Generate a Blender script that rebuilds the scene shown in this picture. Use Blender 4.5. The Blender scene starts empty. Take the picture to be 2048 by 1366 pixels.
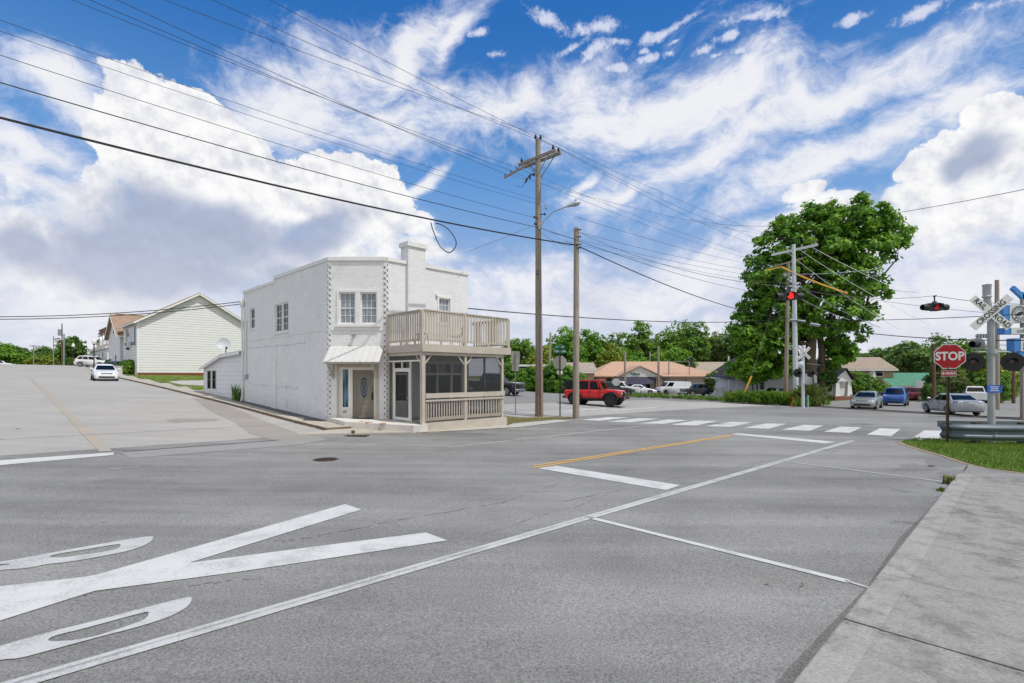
import bpy, bmesh, math, random
import numpy as np
from mathutils import Vector, Matrix

# ------------------------------------------------------------------ scene frame
# u runs along the main street, v along the side streets; z up, metres.
sc = bpy.context.scene
COL = sc.collection
R2 = math.sqrt(.5)
F, HY, CX, EYE = 1030.0, 750.0, 1024.0, 2.05
PI = math.pi
random.seed(7)

def uv(u, v): return ((u - v) * R2, (u + v) * R2)
def to_uv(X, Y): return ((X + Y) * R2, (Y - X) * R2)

_gv = np.arange(-400, 700, .25)
_gz = np.interp(_gv, [-400, 13.5, 17, 20.7, 31.25, 46, 65, 85, 105, 118, 140, 400],
                [0, 0, .03, .15, .63, 1.2, 1.85, 2.7, 3.5, 3.86, 3.9, 2.5])
_gz = np.convolve(np.pad(_gz, 8, mode='edge'), np.ones(17) / 17, mode='valid')
def sstep(a, b, x):
    t = min(1, max(0, (x - a) / (b - a)))
    return t * t * (3 - 2 * t)
def terrain_uv(u, v):
    return -.015 * min(90, max(-60, u)) + float(np.interp(v, _gv, _gz)) * (1 - .85 * sstep(34, 62, u))
def terrain(X, Y):
    return terrain_uv(*to_uv(X, Y))

def at(px, py, Y):  # world point from an image pixel position and a chosen depth
    return Vector(((px - CX) / F * Y, Y, EYE + (HY - py) / F * Y))
def G(px, py, dz=0.0):
    """ground point seen at that place of the photograph"""
    k, t = (px - CX) / F, (HY - py) / F
    a, Y = 2.0, 2.0
    while Y < 400:
        b = Y + .25 + Y * .004
        if EYE + t * b < terrain(k * b, b) + dz:
            a = Y
            for _ in range(30):
                m = (a + b) / 2
                if EYE + t * m < terrain(k * m, m) + dz: b = m
                else: a = m
            return Vector((k * a, a, terrain(k * a, a)))
        Y = b
    return Vector((k * 400, 400, terrain(k * 400, 400)))
def ground(X, Y, dz=0): return Vector((X, Y, terrain(X, Y) + dz))
def gcol(px, Y): 
    X = (px - CX) / F * Y
    return Vector((X, Y, terrain(X, Y)))
def on_v(px, py, v):
    k = (px - CX) / F
    u = v * (1 + k) / (1 - k)
    Y = (u + v) * R2
    return Vector((k * Y, Y, EYE + (HY - py) / F * Y))

# ------------------------------------------------------------------ materials
def lin(c):
    if isinstance(c, str):
        c = c.lstrip('#'); c = [int(c[i:i + 2], 16) / 255 for i in (0, 2, 4)]
        c = [x / 12.92 if x <= .04045 else ((x + .055) / 1.055) ** 2.4 for x in c]
    return (c[0], c[1], c[2], 1)

class NT:
    def __init__(s, tree): s.t = tree; s.t.nodes.clear()
    def n(s, typ, **kw):
        nd = s.t.nodes.new(typ)
        for k, v in kw.items():
            if k.startswith('i_'):
                key = k[2:]
                key = int(key) if key.isdigit() else key.replace('_', ' ')
                s.set(nd.inputs[key], v)
            else: setattr(nd, k, v)
        return nd
    def set(s, inp, v):
        if hasattr(v, 'links') or hasattr(v, 'is_linked'): s.t.links.new(v, inp)
        else: inp.default_value = v
    def m(s, op, a, b=None, c=None, clamp=False):
        nd = s.t.nodes.new('ShaderNodeMath'); nd.operation = op; nd.use_clamp = clamp
        for i, x in enumerate((a, b, c)):
            if x is not None: s.set(nd.inputs[i], x)
        return nd.outputs[0]
    def vm(s, op, a, b=None, scale=None):
        nd = s.t.nodes.new('ShaderNodeVectorMath'); nd.operation = op
        s.set(nd.inputs[0], a)
        if b is not None: s.set(nd.inputs[1], b)
        if scale is not None: s.set(nd.inputs['Scale'], scale)
        return nd.outputs['Value'] if op in ('LENGTH', 'DOT_PRODUCT') else nd.outputs[0]
    def mix(s, f, a, b, mode='MIX'):
        nd = s.t.nodes.new('ShaderNodeMix'); nd.data_type = 'RGBA'; nd.blend_type = mode
        s.set(nd.inputs['Factor'], f); s.set(nd.inputs['A'], a); s.set(nd.inputs['B'], b)
        return nd.outputs['Result']
    def noise(s, vec, scale, detail=4, rough=.55, dist=0):
        nd = s.t.nodes.new('ShaderNodeTexNoise')
        s.set(nd.inputs['Vector'], vec); nd.inputs['Scale'].default_value = scale
        nd.inputs['Detail'].default_value = detail; nd.inputs['Roughness'].default_value = rough
        nd.inputs['Distortion'].default_value = dist
        return nd.outputs['Fac']
    def smooth(s, x, a, b):
        nd = s.t.nodes.new('ShaderNodeMapRange'); nd.interpolation_type = 'SMOOTHSTEP'
        s.set(nd.inputs['Value'], x); nd.inputs['From Min'].default_value = a; nd.inputs['From Max'].default_value = b
        return nd.outputs[0]
    def ramp(s, x, a, b, c=0, d=1):
        nd = s.t.nodes.new('ShaderNodeMapRange')
        s.set(nd.inputs['Value'], x)
        for k, v in zip(('From Min', 'From Max', 'To Min', 'To Max'), (a, b, c, d)): nd.inputs[k].default_value = v
        return nd.outputs[0]

MATS = {}
def new_mat(name):
    m = bpy.data.materials.new(name); m.use_nodes = True
    nt = NT(m.node_tree)
    out = nt.n('ShaderNodeOutputMaterial')
    b = nt.n('ShaderNodeBsdfPrincipled')
    nt.t.links.new(b.outputs[0], out.inputs[0])
    MATS[name] = m
    return m, nt, b, out

def mat(name, col, rough=.7, var=.12, scale=3.0, metal=0, bump=0, bscale=40, spec=.4, fine=.0, coat=0):
    """painted or plain surface with uneven tone"""
    if name in MATS: return MATS[name]
    m, nt, b, out = new_mat(name)
    c = lin(col)
    tc = nt.n('ShaderNodeTexCoord').outputs['Object']
    nz = nt.noise(tc, scale, 5, .6)
    dark = tuple(x * (1 - var) for x in c[:3]) + (1,)
    lite = tuple(min(1, x * (1 + var * .7)) for x in c[:3]) + (1,)
    cc = nt.mix(nt.ramp(nz, .3, .7), dark, lite)
    if fine:
        nf = nt.noise(tc, scale * 22, 3, .6)
        cc = nt.mix(fine, cc, nt.mix(nt.ramp(nf, .35, .65), dark, lite), 'MULTIPLY') if False else nt.mix(nt.ramp(nf, .35, .7, 0, fine), cc, dark)
    nt.set(b.inputs['Base Color'], cc)
    nt.set(b.inputs['Roughness'], nt.ramp(nz, .3, .7, max(0, rough - .06), min(1, rough + .06)))
    b.inputs['Metallic'].default_value = metal
    b.inputs['Specular IOR Level'].default_value = spec
    if coat: b.inputs['Coat Weight'].default_value = coat; b.inputs['Coat Roughness'].default_value = .05
    if bump:
        bp = nt.n('ShaderNodeBump', i_Strength=bump, i_Distance=.02)
        nt.set(bp.inputs['Height'], nt.noise(tc, bscale, 4, .6))
        nt.set(b.inputs['Normal'], bp.outputs[0])
    return m

# ------------------------------------------------------------------ mesh building
class MB:
    def __init__(s): s.v = []; s.f = []; s.sm = []
    def add(s, vs, fs, smooth=False):
        o = len(s.v); s.v += [tuple(p) for p in vs]
        for f in fs: s.f.append(tuple(i + o for i in f)); s.sm.append(smooth)
        return s
    def hexa(s, p):  # 8 points: bottom 4 ccw, top 4 ccw
        return s.add(p, [(3, 2, 1, 0), (4, 5, 6, 7), (0, 1, 5, 4), (1, 2, 6, 5), (2, 3, 7, 6), (3, 0, 4, 7)])
    def box(s, x0, x1, y0, y1, z0, z1):
        return s.hexa([(x0, y0, z0), (x1, y0, z0), (x1, y1, z0), (x0, y1, z0), (x0, y0, z1), (x1, y0, z1), (x1, y1, z1), (x0, y1, z1)])
    def wbox(s, W, s0, s1, z0, z1, d0, d1):
        p = [W.pt(a, d, z) for z in (z0, z1) for a, d in ((s0, d1), (s1, d1), (s1, d0), (s0, d0))]
        return s.hexa(p)
    def bar(s, p0, p1, w, h=None, up=(0, 0, 1)):
        p0, p1 = Vector(p0), Vector(p1); h = h or w
        d = (p1 - p0).normalized(); up = Vector(up)
        if abs(d.dot(up)) > .99: up = Vector((0, 1, 0))
        a = d.cross(up).normalized(); b = a.cross(d).normalized()
        c = [(-1, -1), (1, -1), (1, 1), (-1, 1)]
        return s.hexa([p + a * (i * w / 2) + b * (j * h / 2) for p in (p0, p1) for i, j in c])
    def tube(s, pts, r, n=8, r1=None, cap=True, smooth=True):
        pts = [Vector(p) for p in pts]; N = len(pts); rings = []
        for i, p in enumerate(pts):
            d = (pts[min(i + 1, N - 1)] - pts[max(i - 1, 0)]).normalized()
            up = Vector((0, 0, 1)) if abs(d.z) < .95 else Vector((1, 0, 0))
            a = d.cross(up).normalized(); b = a.cross(d).normalized()
            if isinstance(r, (list, tuple)): rr = r[i]
            else: rr = r if r1 is None else r + (r1 - r) * i / (N - 1)
            rings.append([p + (a * math.cos(2 * PI * k / n) + b * math.sin(2 * PI * k / n)) * rr for k in range(n)])
        vs = [q for g in rings for q in g]
        fs = [(i * n + k, i * n + (k + 1) % n, (i + 1) * n + (k + 1) % n, (i + 1) * n + k) for i in range(N - 1) for k in range(n)]
        s.add(vs, fs, smooth)
        if cap: s.add(rings[0], [tuple(reversed(range(n)))]); s.add(rings[-1], [tuple(range(n))])
        return s
    def cyl(s, p0, p1, r0, r1=None, n=12): return s.tube([p0, p1], r0, n, r1)
    def lathe(s, prof, n=16, o=(0, 0, 0), axis=(0, 0, 1), a0=0, smooth=True):
        ax = Vector(axis).normalized(); up = Vector((0, 0, 1)) if abs(ax.z) < .9 else Vector((1, 0, 0))
        e1 = ax.cross(up).normalized(); e2 = ax.cross(e1); o = Vector(o)
        vs = [o + ax * h + (e1 * math.cos(2 * PI * k / n + a0) + e2 * math.sin(2 * PI * k / n + a0)) * r for r, h in prof for k in range(n)]
        fs = [(i * n + k, i * n + (k + 1) % n, (i + 1) * n + (k + 1) % n, (i + 1) * n + k) for i in range(len(prof) - 1) for k in range(n)]
        return s.add(vs, fs, smooth)
    def prism(s, poly, d):  # poly: 3d points, d: extrusion vector
        n = len(poly); d = Vector(d); p = [Vector(q) for q in poly]
        s.add(p + [q + d for q in p], [tuple(reversed(range(n))), tuple(range(n, 2 * n))] + [(i, (i + 1) % n, n + (i + 1) % n, n + i) for i in range(n)])
        return s
    def ellipsoid(s, c, r, n=14, m=9, jit=0, rng=random):
        vs, fs = [], []
        for i in range(m + 1):
            t = PI * i / m
            for k in range(n):
                j = 1 + rng.uniform(-jit, jit)
                a = 2 * PI * k / n
                vs.append((c[0] + r[0] * math.sin(t) * math.cos(a) * j, c[1] + r[1] * math.sin(t) * math.sin(a) * j, c[2] + r[2] * math.cos(t) * j))
        for i in range(m):
            for k in range(n): fs.append((i * n + k, (i + 1) * n + k, (i + 1) * n + (k + 1) % n, i * n + (k + 1) % n))
        return s.add(vs, fs, True)
    def build(s, name, m, parent=None, bevel=0, sharp=35, fix=True, loc=None):
        me = bpy.data.meshes.new(name)
        me.from_pydata(s.v, [], s.f)
        me.polygons.foreach_set('use_smooth', s.sm)
        if fix:
            bm = bmesh.new(); bm.from_mesh(me)
            bmesh.ops.remove_doubles(bm, verts=bm.verts, dist=1e-5)
            bmesh.ops.recalc_face_normals(bm, faces=bm.faces)
            if bevel:
                es = [e for e in bm.edges if len(e.link_faces) == 2 and e.calc_face_angle(0) > .6]
                bmesh.ops.bevel(bm, geom=es, offset=bevel, segments=1, affect='EDGES', clamp_overlap=True)
            bm.to_mesh(me); bm.free()
        if any(s.sm): me.set_sharp_from_angle(angle=math.radians(sharp))
        me.materials.append(m if not isinstance(m, str) else MATS[m])
        o = bpy.data.objects.new(name, me); COL.objects.link(o)
        if parent: o.parent = parent
        if loc is not None: o.location = loc
        return o

def tag(o, label=None, cat=None, group=None, kind=None):
    if label: o['label'] = label
    if cat: o['category'] = cat
    if group: o['group'] = group
    if kind: o['kind'] = kind
    return o
def thing(name, label, cat, loc=(0, 0, 0), rotz=0, group=None):
    o = bpy.data.objects.new(name, None); COL.objects.link(o)
    o.empty_display_size = .3
    o.location = loc; o.rotation_euler = (0, 0, rotz)
    return tag(o, label, cat, group)
def copy_tree(o, parent=None, label=None):
    c = o.copy(); COL.objects.link(c)
    if parent: c.parent = parent
    if label: c['label'] = label
    for ch in list(o.children): copy_tree(ch, c)
    return c

def join_into(dst, src):
    """surface pattern becomes part of the surface it sits on"""
    bm = bmesh.new(); bm.from_mesh(dst.data); n = len(bm.faces); bm.from_mesh(src.data)
    m = src.data.materials[0]; k = list(dst.data.materials).index(m) if m in list(dst.data.materials) else len(dst.data.materials)
    if k == len(dst.data.materials): dst.data.materials.append(m)
    bm.faces.ensure_lookup_table()
    for f in bm.faces[n:]: f.material_index = k
    bm.to_mesh(dst.data); bm.free(); me = src.data; bpy.data.objects.remove(src); bpy.data.meshes.remove(me)

class Wall:
    """vertical wall plane of a thing; d runs to the viewer's right as seen from outside"""
    def __init__(s, T, o, d):
        s.T, s.o = T, Vector((o[0], o[1])); s.d = Vector(d).normalized(); s.n = Vector((s.d.y, -s.d.x))
        c, sn = math.cos(T.rotation_euler.z), math.sin(T.rotation_euler.z)
        rot = lambda q: Vector((c * q.x - sn * q.y, sn * q.x + c * q.y))
        s.wo = rot(s.o) + Vector(T.location[:2]); s.wd = rot(s.d); s.wn = rot(s.n)
    def pt(s, a, d, z):
        q = s.o + s.d * a + s.n * d
        return (q.x, q.y, z)
    def sz(s, px, py, d=0):
        k = Vector(((px - CX) / F, 1.0))
        o = s.wo + s.wn * d
        Y = o.dot(s.wn) / k.dot(s.wn)
        return ((k * Y - o).dot(s.wd), EYE + (HY - py) / F * Y - s.T.location.z)
    def rect(s, x0, y0, x1, y1, d=0):
        xm = (x0 + x1) / 2; ym = (y0 + y1) / 2
        return (s.sz(x0, ym, d)[0], s.sz(x1, ym, d)[0], s.sz(xm, y1, d)[1], s.sz(xm, y0, d)[1])
def holed_wall(mb, W, s0, s1, z0, z1, holes, t=.14):
    ss = sorted({s0, s1, *[h[0] for h in holes], *[h[1] for h in holes]})
    zs = sorted({z0, z1, *[h[2] for h in holes], *[h[3] for h in holes]})
    for a, b in zip(ss, ss[1:]):
        for c, d in zip(zs, zs[1:]):
            am, cm = (a + b) / 2, (c + d) / 2
            if any(h[0] < am < h[1] and h[2] < cm < h[3] for h in holes): continue
            mb.add([W.pt(a, 0, c), W.pt(b, 0, c), W.pt(b, 0, d), W.pt(a, 0, d)], [(0, 1, 2, 3)])
    for h in holes:
        A = [W.pt(h[0], 0, h[2]), W.pt(h[1], 0, h[2]), W.pt(h[1], 0, h[3]), W.pt(h[0], 0, h[3])]
        B = [W.pt(h[0], -t, h[2]), W.pt(h[1], -t, h[2]), W.pt(h[1], -t, h[3]), W.pt(h[0], -t, h[3])]
        mb.add(A + B, [(i, (i + 1) % 4, 4 + (i + 1) % 4, 4 + i) for i in range(4)])
def window(T, W, r, fm, gm, fr=.05, d=-.05, cols=2, rows=4, sill=True, trim=0, meeting=True):
    """window (frame, muntins) > pane"""
    s0, s1, z0, z1 = r
    mb = MB()
    dp = .05
    mb.wbox(W, s0, s0 + fr, z0, z1, d - dp, d); mb.wbox(W, s1 - fr, s1, z0, z1, d - dp, d)
    mb.wbox(W, s0 + fr, s1 - fr, z0, z0 + fr, d - dp, d); mb.wbox(W, s0 + fr, s1 - fr, z1 - fr, z1, d - dp, d)
    iw, ih = s1 - s0 - 2 * fr, z1 - z0 - 2 * fr
    for c in range(1, cols):
        x = s0 + fr + iw * c / cols; mb.wbox(W, x - .009, x + .009, z0 + fr, z1 - fr, d - dp, d - .022)
    for q in range(1, rows):
        z = z0 + fr + ih * q / rows; w = .022 if (meeting and q * 2 == rows) else .009
        mb.wbox(W, s0 + fr, s1 - fr, z - w, z + w, d - dp, d - (.012 if w > .01 else .024))
    if sill: mb.wbox(W, s0 - .06, s1 + .06, z0 - .08, z0 - .002, d - .04, .05)
    if trim:
        mb.wbox(W, s0 - trim, s0 - .002, z0, z1, -.02, .025); mb.wbox(W, s1 + .002, s1 + trim, z0, z1, -.02, .025)
        mb.wbox(W, s0 - trim, s1 + trim, z1 + .002, z1 + trim, -.02, .03)
    o = mb.build('window', fm, T)
    g = MB(); g.wbox(W, s0 + fr * .6, s1 - fr * .6, z0 + fr * .6, z1 - fr * .6, d - .046, d - .036)
    g.build('pane', gm, o)
    return o

# ------------------------------------------------------------------ ground sheets
ULINES = [u for u in range(-100, 201, 4)] + [34 + i for i in range(0, 30, 2) if (34 + i) % 4]
ULINES = sorted(set(ULINES))
VLINES = sorted(set([v for v in range(-60, 12, 6)] + list(range(12, 36)) + list(range(36, 160, 3))))
def sheet(name, poly, dz, m, thick=0, kind='structure', parent=None, side_m=None):
    bm = bmesh.new()
    f = bm.faces.new([bm.verts.new((p[0], p[1], 0)) for p in poly])
    us = [to_uv(p[0], p[1])[0] for p in poly]; vs = [to_uv(p[0], p[1])[1] for p in poly]
    for L, lo, hi, nx in ((ULINES, min(us), max(us), (R2, R2, 0)), (VLINES, min(vs), max(vs), (-R2, R2, 0))):
        for q in L:
            if lo + .02 < q < hi - .02:
                co = Vector(nx) * q
                bmesh.ops.bisect_plane(bm, geom=bm.verts[:] + bm.edges[:] + bm.faces[:], dist=1e-4, plane_co=co, plane_no=nx)
    bmesh.ops.triangulate(bm, faces=bm.faces[:])
    for v in bm.verts: v.co.z = terrain(v.co.x, v.co.y) + dz
    bmesh.ops.recalc_face_normals(bm, faces=bm.faces)
    if sum(f.normal.z for f in bm.faces) < 0: bmesh.ops.reverse_faces(bm, faces=bm.faces)
    if thick:
        be = [e for e in bm.edges if e.is_boundary]
        r = bmesh.ops.extrude_edge_only(bm, edges=be)
        for v in [x for x in r['geom'] if isinstance(x, bmesh.types.BMVert)]: v.co.z -= thick
        bmesh.ops.recalc_face_normals(bm, faces=bm.faces)
    me = bpy.data.meshes.new(name); bm.to_mesh(me); bm.free()
    me.materials.append(MATS[m] if isinstance(m, str) else m)
    if thick and side_m:
        me.materials.append(MATS[side_m])
        for p in me.polygons:
            if abs(p.normal.z) < .5: p.material_index = 1
    o = bpy.data.objects.new(name, me); COL.objects.link(o)
    if parent: o.parent = parent
    else: tag(o, kind=kind)
    return o
def uvrect(u0, u1, v0, v1): return [uv(u0, v0), uv(u1, v0), uv(u1, v1), uv(u0, v1)]
def gpoly(*pts): return [G(x, y)[:2] for x, y in pts]
def text_mesh(txt, size, depth=.004, bold=0.0, sx=1.0, align='CENTER'):
    cu = bpy.data.curves.new('lettering', 'FONT'); cu.body = txt; cu.size = size; cu.extrude = depth; cu.offset = bold
    cu.align_x = align; cu.align_y = 'CENTER'; cu.resolution_u = 3
    ob = bpy.data.objects.new('lettering', cu); COL.objects.link(ob)
    dg = bpy.context.evaluated_depsgraph_get(); dg.update()
    me = bpy.data.meshes.new_from_object(ob.evaluated_get(dg))
    bpy.data.objects.remove(ob); bpy.data.curves.remove(cu)
    for v in me.vertices: v.co.x *= sx
    return me
def text_obj(name, txt, size, m, parent, loc, right, up, depth=.004, bold=0, sx=1, align='CENTER'):
    """lettering lying in the plane spanned by right and up (parent's space)"""
    me = text_mesh(txt, size, depth, bold, sx, align)
    r = Vector(right).normalized(); u = Vector(up).normalized(); n = r.cross(u)
    M = Matrix((r, u, n)).transposed().to_4x4(); M.translation = Vector(loc)
    me.transform(M); me.materials.clear(); me.materials.append(MATS[m])
    o = bpy.data.objects.new(name, me); COL.objects.link(o); o.parent = parent
    return o
# ------------------------------------------------------------------ camera, sun, sky
cam = bpy.data.cameras.new('camera'); co = bpy.data.objects.new('camera', cam); COL.objects.link(co)
co.location = (0, 0, EYE); co.rotation_euler = (PI / 2, 0, 0)
cam.sensor_width = 36; cam.lens = 36 * F / 2048; cam.shift_y = (HY - 683) / 2048
cam.clip_start = .05; cam.clip_end = 4000
sc.camera = co
SUN_H = Vector((.866, -.5)); SUN_EL = math.radians(63)
to_sun = Vector((SUN_H.x * math.cos(SUN_EL), SUN_H.y * math.cos(SUN_EL), math.sin(SUN_EL)))
sl = bpy.data.lights.new('sun', 'SUN'); so = bpy.data.objects.new('sun', sl); COL.objects.link(so)
sl.energy = 3.5; sl.angle = math.radians(.9); sl.color = (1, .96, .89)
so.rotation_euler = to_sun.to_track_quat('Z', 'Y').to_euler(); so.location = (30, -20, 60)

sc.view_settings.view_transform = 'Standard'; sc.view_settings.look = 'None'
sc.view_settings.exposure = 0.0; sc.view_settings.gamma = 1
sc.cycles.use_adaptive_sampling = True; sc.cycles.adaptive_threshold = .02
sc.cycles.use_denoising = True
sc.cycles.max_bounces = 6; sc.cycles.transparent_max_bounces = 12
sc.cycles.sample_clamp_indirect = 4

w = bpy.data.worlds.new('World'); sc.world = w; w.use_nodes = True
w.cycles.sampling_method = 'MANUAL'; w.cycles.sample_map_resolution = 512
N = NT(w.node_tree)
outw = N.n('ShaderNodeOutputWorld'); bg = N.n('ShaderNodeBackground'); N.t.links.new(bg.outputs[0], outw.inputs[0])
sky = N.n('ShaderNodeTexSky', sky_type='NISHITA', sun_disc=False, sun_elevation=SUN_EL, sun_rotation=math.atan2(SUN_H.x, SUN_H.y), air_density=1.0, dust_density=.3, ozone_density=2.0)
D = N.n('ShaderNodeTexCoord').outputs['Generated']
sep = N.n('ShaderNodeSeparateXYZ'); N.t.links.new(D, sep.inputs[0])
dx, dy, dz_ = sep.outputs
az = N.m('ARCTAN2', dx, dy); el = N.m('ARCSINE', dz_)
cxyz = N.n('ShaderNodeCombineXYZ'); N.set(cxyz.inputs[0], az); N.set(cxyz.inputs[1], el)
AE = cxyz.outputs[0]
# cloud-plane coordinates, for the high streaky layer
zz = N.m('ADD', N.m('MAXIMUM', dz_, 0), .16)
cp = N.n('ShaderNodeCombineXYZ'); N.set(cp.inputs[0], N.m('DIVIDE', dx, zz)); N.set(cp.inputs[1], N.m('DIVIDE', dy, zz))
CP = cp.outputs[0]
# wobble of the azimuth-elevation coordinates so that no cloud outline is an ellipse
wn = N.n('ShaderNodeTexNoise'); N.set(wn.inputs['Vector'], D); wn.inputs['Scale'].default_value = 5; wn.inputs['Detail'].default_value = 3
wob = N.vm('SCALE', N.vm('SUBTRACT', wn.outputs['Color'], (.5, .5, .5)), scale=.16)
AEW = N.vm('ADD', AE, wob)

def dirn(px, py):
    a = math.atan((px - CX) / F); return a, math.atan((HY - py) / F * math.cos(a))
def cover(vec, blobs):
    cur = None
    sp = N.n('ShaderNodeSeparateXYZ'); N.set(sp.inputs[0], vec)
    for px, py, rx, ry, *rot in blobs:
        a, e = dirn(px, py)
        mp = N.n('ShaderNodeMapping', vector_type='TEXTURE')
        cb = N.n('ShaderNodeCombineXYZ'); N.set(cb.inputs[0], sp.outputs[0]); N.set(cb.inputs[1], sp.outputs[1])
        if cur is not None: N.set(cb.inputs[2], cur)      # keeps the chain evaluated one cloud after another
        N.set(mp.inputs['Vector'], cb.outputs[0])
        mp.inputs['Location'].default_value = (a, e, 0)
        mp.inputs['Rotation'].default_value = (0, 0, math.radians(rot[0] if rot else 0))
        mp.inputs['Scale'].default_value = (rx / F * math.cos(a) ** 2, ry / F * math.cos(a) * math.cos(e) ** 2, 1e4)
        ln = N.vm('LENGTH', mp.outputs[0])
        cur = ln if cur is None else N.m('SMOOTH_MIN', cur, ln, .25)
    return N.m('SUBTRACT', 1, cur)

cum = [(335, 215, 85, 62), (420, 235, 90, 60), (480, 290, 80, 70), (330, 320, 130, 120), (450, 380, 190, 130), (600, 390, 170, 85), (700, 390, 110, 70),
       (760, 440, 110, 80), (850, 470, 50, 40), (400, 480, 330, 120), (640, 520, 260, 90), (250, 520, 240, 80), (205, 375, 48, 34, 20), (165, 415, 70, 45, 30), (60, 480, 130, 60), (120, 530, 160, 70),
       (2010, 215, 75, 65), (2050, 300, 150, 110), (1930, 320, 90, 75), (1870, 400, 120, 55), (1990, 420, 170, 80), (1850, 330, 40, 35), (1605, 395, 62, 28), (1660, 425, 110, 35), (850, 520, 60, 30)]
puff = [(1200, 52, 52, 17), (1340, 55, 60, 13, 8), (1500, 45, 65, 14, -4), (1455, 82, 26, 9), (1290, 112, 28, 12), (1150, 95, 30, 9, 20), (1360, 78, 16, 6), (1430, 118, 14, 6), (1520, 78, 14, 6), (1000, 110, 22, 8), (1240, 75, 26, 8), (1840, 18, 95, 15, 6), (1990, 12, 75, 20), (1705, 32, 36, 12),
        (1100, 45, 45, 14, -20), (1480, 112, 34, 11), (1400, 108, 24, 9), (1545, 100, 22, 12), (1290, 95, 14, 7), (965, 65, 18, 10), (1180, 120, 60, 18, 40), (1250, 130, 40, 12), (1350, 100, 14, 8)]
cir = [(1080, 225, 300, 75, 10), (1380, 215, 330, 75), (1680, 185, 330, 55, 8), (1950, 180, 220, 50, 12), (1700, 300, 420, 65, 14), (1400, 320, 260, 60, 18), (1240, 390, 75, 24, 28), (1180, 380, 45, 14, 38),
       (800, 130, 260, 60, 42), (930, 40, 110, 40, 45), (620, 200, 260, 80, 30), (760, 250, 220, 90, 10), (1300, 240, 330, 95), (650, 230, 200, 110, 20), (140, 190, 150, 50, 5), (60, 300, 200, 45, -12),
       (1850, 490, 300, 70), (1450, 520, 330, 55, 6), (1250, 590, 500, 70), (1900, 600, 500, 110), (1050, 560, 200, 40, 8), (840, 390, 80, 20, 40), (150, 600, 420, 130), (-40, 460, 160, 90), (60, 350, 200, 45, -25), (200, 250, 200, 50, -20), (1600, 700, 900, 80), (1550, 470, 140, 22, 15), (500, 680, 700, 60)]

n1 = N.noise(D, 7.5, 7, .6)
vo = N.n('ShaderNodeTexVoronoi', feature='F1', i_Scale=15); N.set(vo.inputs['Vector'], N.vm('ADD', D, wob))
bil = N.m('SUBTRACT', .5, N.m('POWER', vo.outputs['Distance'], 1.4))
cc = cover(AEW, cum)
def billow(sc_, det, r=.55):
    return N.m('MULTIPLY', N.m('ABSOLUTE', N.m('SUBTRACT', N.noise(N.vm('ADD', D, N.vm('SCALE', wob, scale=.2)), sc_, det, r), .5)), 2)
b1 = billow(11, 3); b2 = billow(30, 4, .6)
fld = N.m('ADD', cc, N.m('ADD', N.m('MULTIPLY', N.m('SUBTRACT', n1, .5), .95), N.m('MULTIPLY', bil, .25)))
fld = N.m('ADD', fld, N.m('ADD', N.m('MULTIPLY', N.m('SUBTRACT', b1, .22), .75), N.m('MULTIPLY', N.m('SUBTRACT', b2, .22), .42)))
soft = N.smooth(el, .36, .20)          # undersides fray out, tops are crisp
cdens = N.mix(soft, N.smooth(fld, -.01, .09), N.smooth(fld, -.30, .45))
# high thin layer
mpc = N.n('ShaderNodeMapping', vector_type='POINT'); N.set(mpc.inputs['Vector'], CP)
mpc.inputs['Rotation'].default_value = (0, 0, math.radians(-38)); mpc.inputs['Scale'].default_value = (.8, 2.2, 1)
n2 = N.noise(mpc.outputs[0], 1.3, 7, .64, .25)
mpd = N.n('ShaderNodeMapping', vector_type='POINT'); N.set(mpd.inputs['Vector'], AEW); mpd.inputs['Rotation'].default_value = (0, 0, math.radians(-14)); mpd.inputs['Scale'].default_value = (.62, 1.35, 1)
n2b = N.noise(mpd.outputs[0], 8.5, 8, .66, .12)
ci = cover(AEW, cir)
mpe = N.n('ShaderNodeMapping', vector_type='POINT'); N.set(mpe.inputs['Vector'], AEW); mpe.inputs['Rotation'].default_value = (0, 0, math.radians(-20)); mpe.inputs['Scale'].default_value = (.7, 1.2, 1)
n3 = N.noise(mpe.outputs[0], 30, 6, .68, .12)
hfld = N.m('ADD', N.m('MULTIPLY', N.m('SUBTRACT', n3, .5), 1.0), N.m('MULTIPLY', ci, .66))
hfld = N.m('ADD', hfld, N.m('ADD', N.m('MULTIPLY', N.m('SUBTRACT', n2, .5), .55), N.m('MULTIPLY', N.m('SUBTRACT', n2b, .5), 1.35)))
hdens = N.m('MULTIPLY', N.smooth(hfld, -.28, .52), .96)
pf = cover(N.vm('ADD', AE, N.vm('SCALE', wob, scale=.3)), puff)
pfl = N.m('ADD', N.m('MULTIPLY', pf, .5), N.m('MULTIPLY', N.m('SUBTRACT', N.noise(D, 26, 7, .68), .5), 2.6))
pdens = N.m('MULTIPLY', N.smooth(pfl, -.10, .50), .92)
# sky behind the viewer: unseen broken cloud, brightened to add fill light
back = N.smooth(dy, .25, -.25)
bdens = N.m('MULTIPLY', back, N.smooth(N.noise(D, 3.2, 4, .6), .34, .56))
hdens = N.m('MAXIMUM', N.m('MAXIMUM', hdens, pdens), N.m('MULTIPLY', bdens, .95))

# blue: Nishita, deepened
base = N.vm('SCALE', sky.outputs[0], scale=.10)
hs = N.n('ShaderNodeHueSaturation', i_Saturation=1.22, i_Value=1.0, i_Hue=.492); N.set(hs.inputs['Color'], base)
blue_t = (.02, .175, .60, 1); blue_m = (.17, .41, .85, 1); blue_l = (.48, .58, .84, 1)
grad = N.mix(N.smooth(el, .10, .38), blue_l, N.mix(N.smooth(el, .28, .62), blue_m, blue_t))
blue = N.mix(.72, hs.outputs[0], grad)
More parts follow.
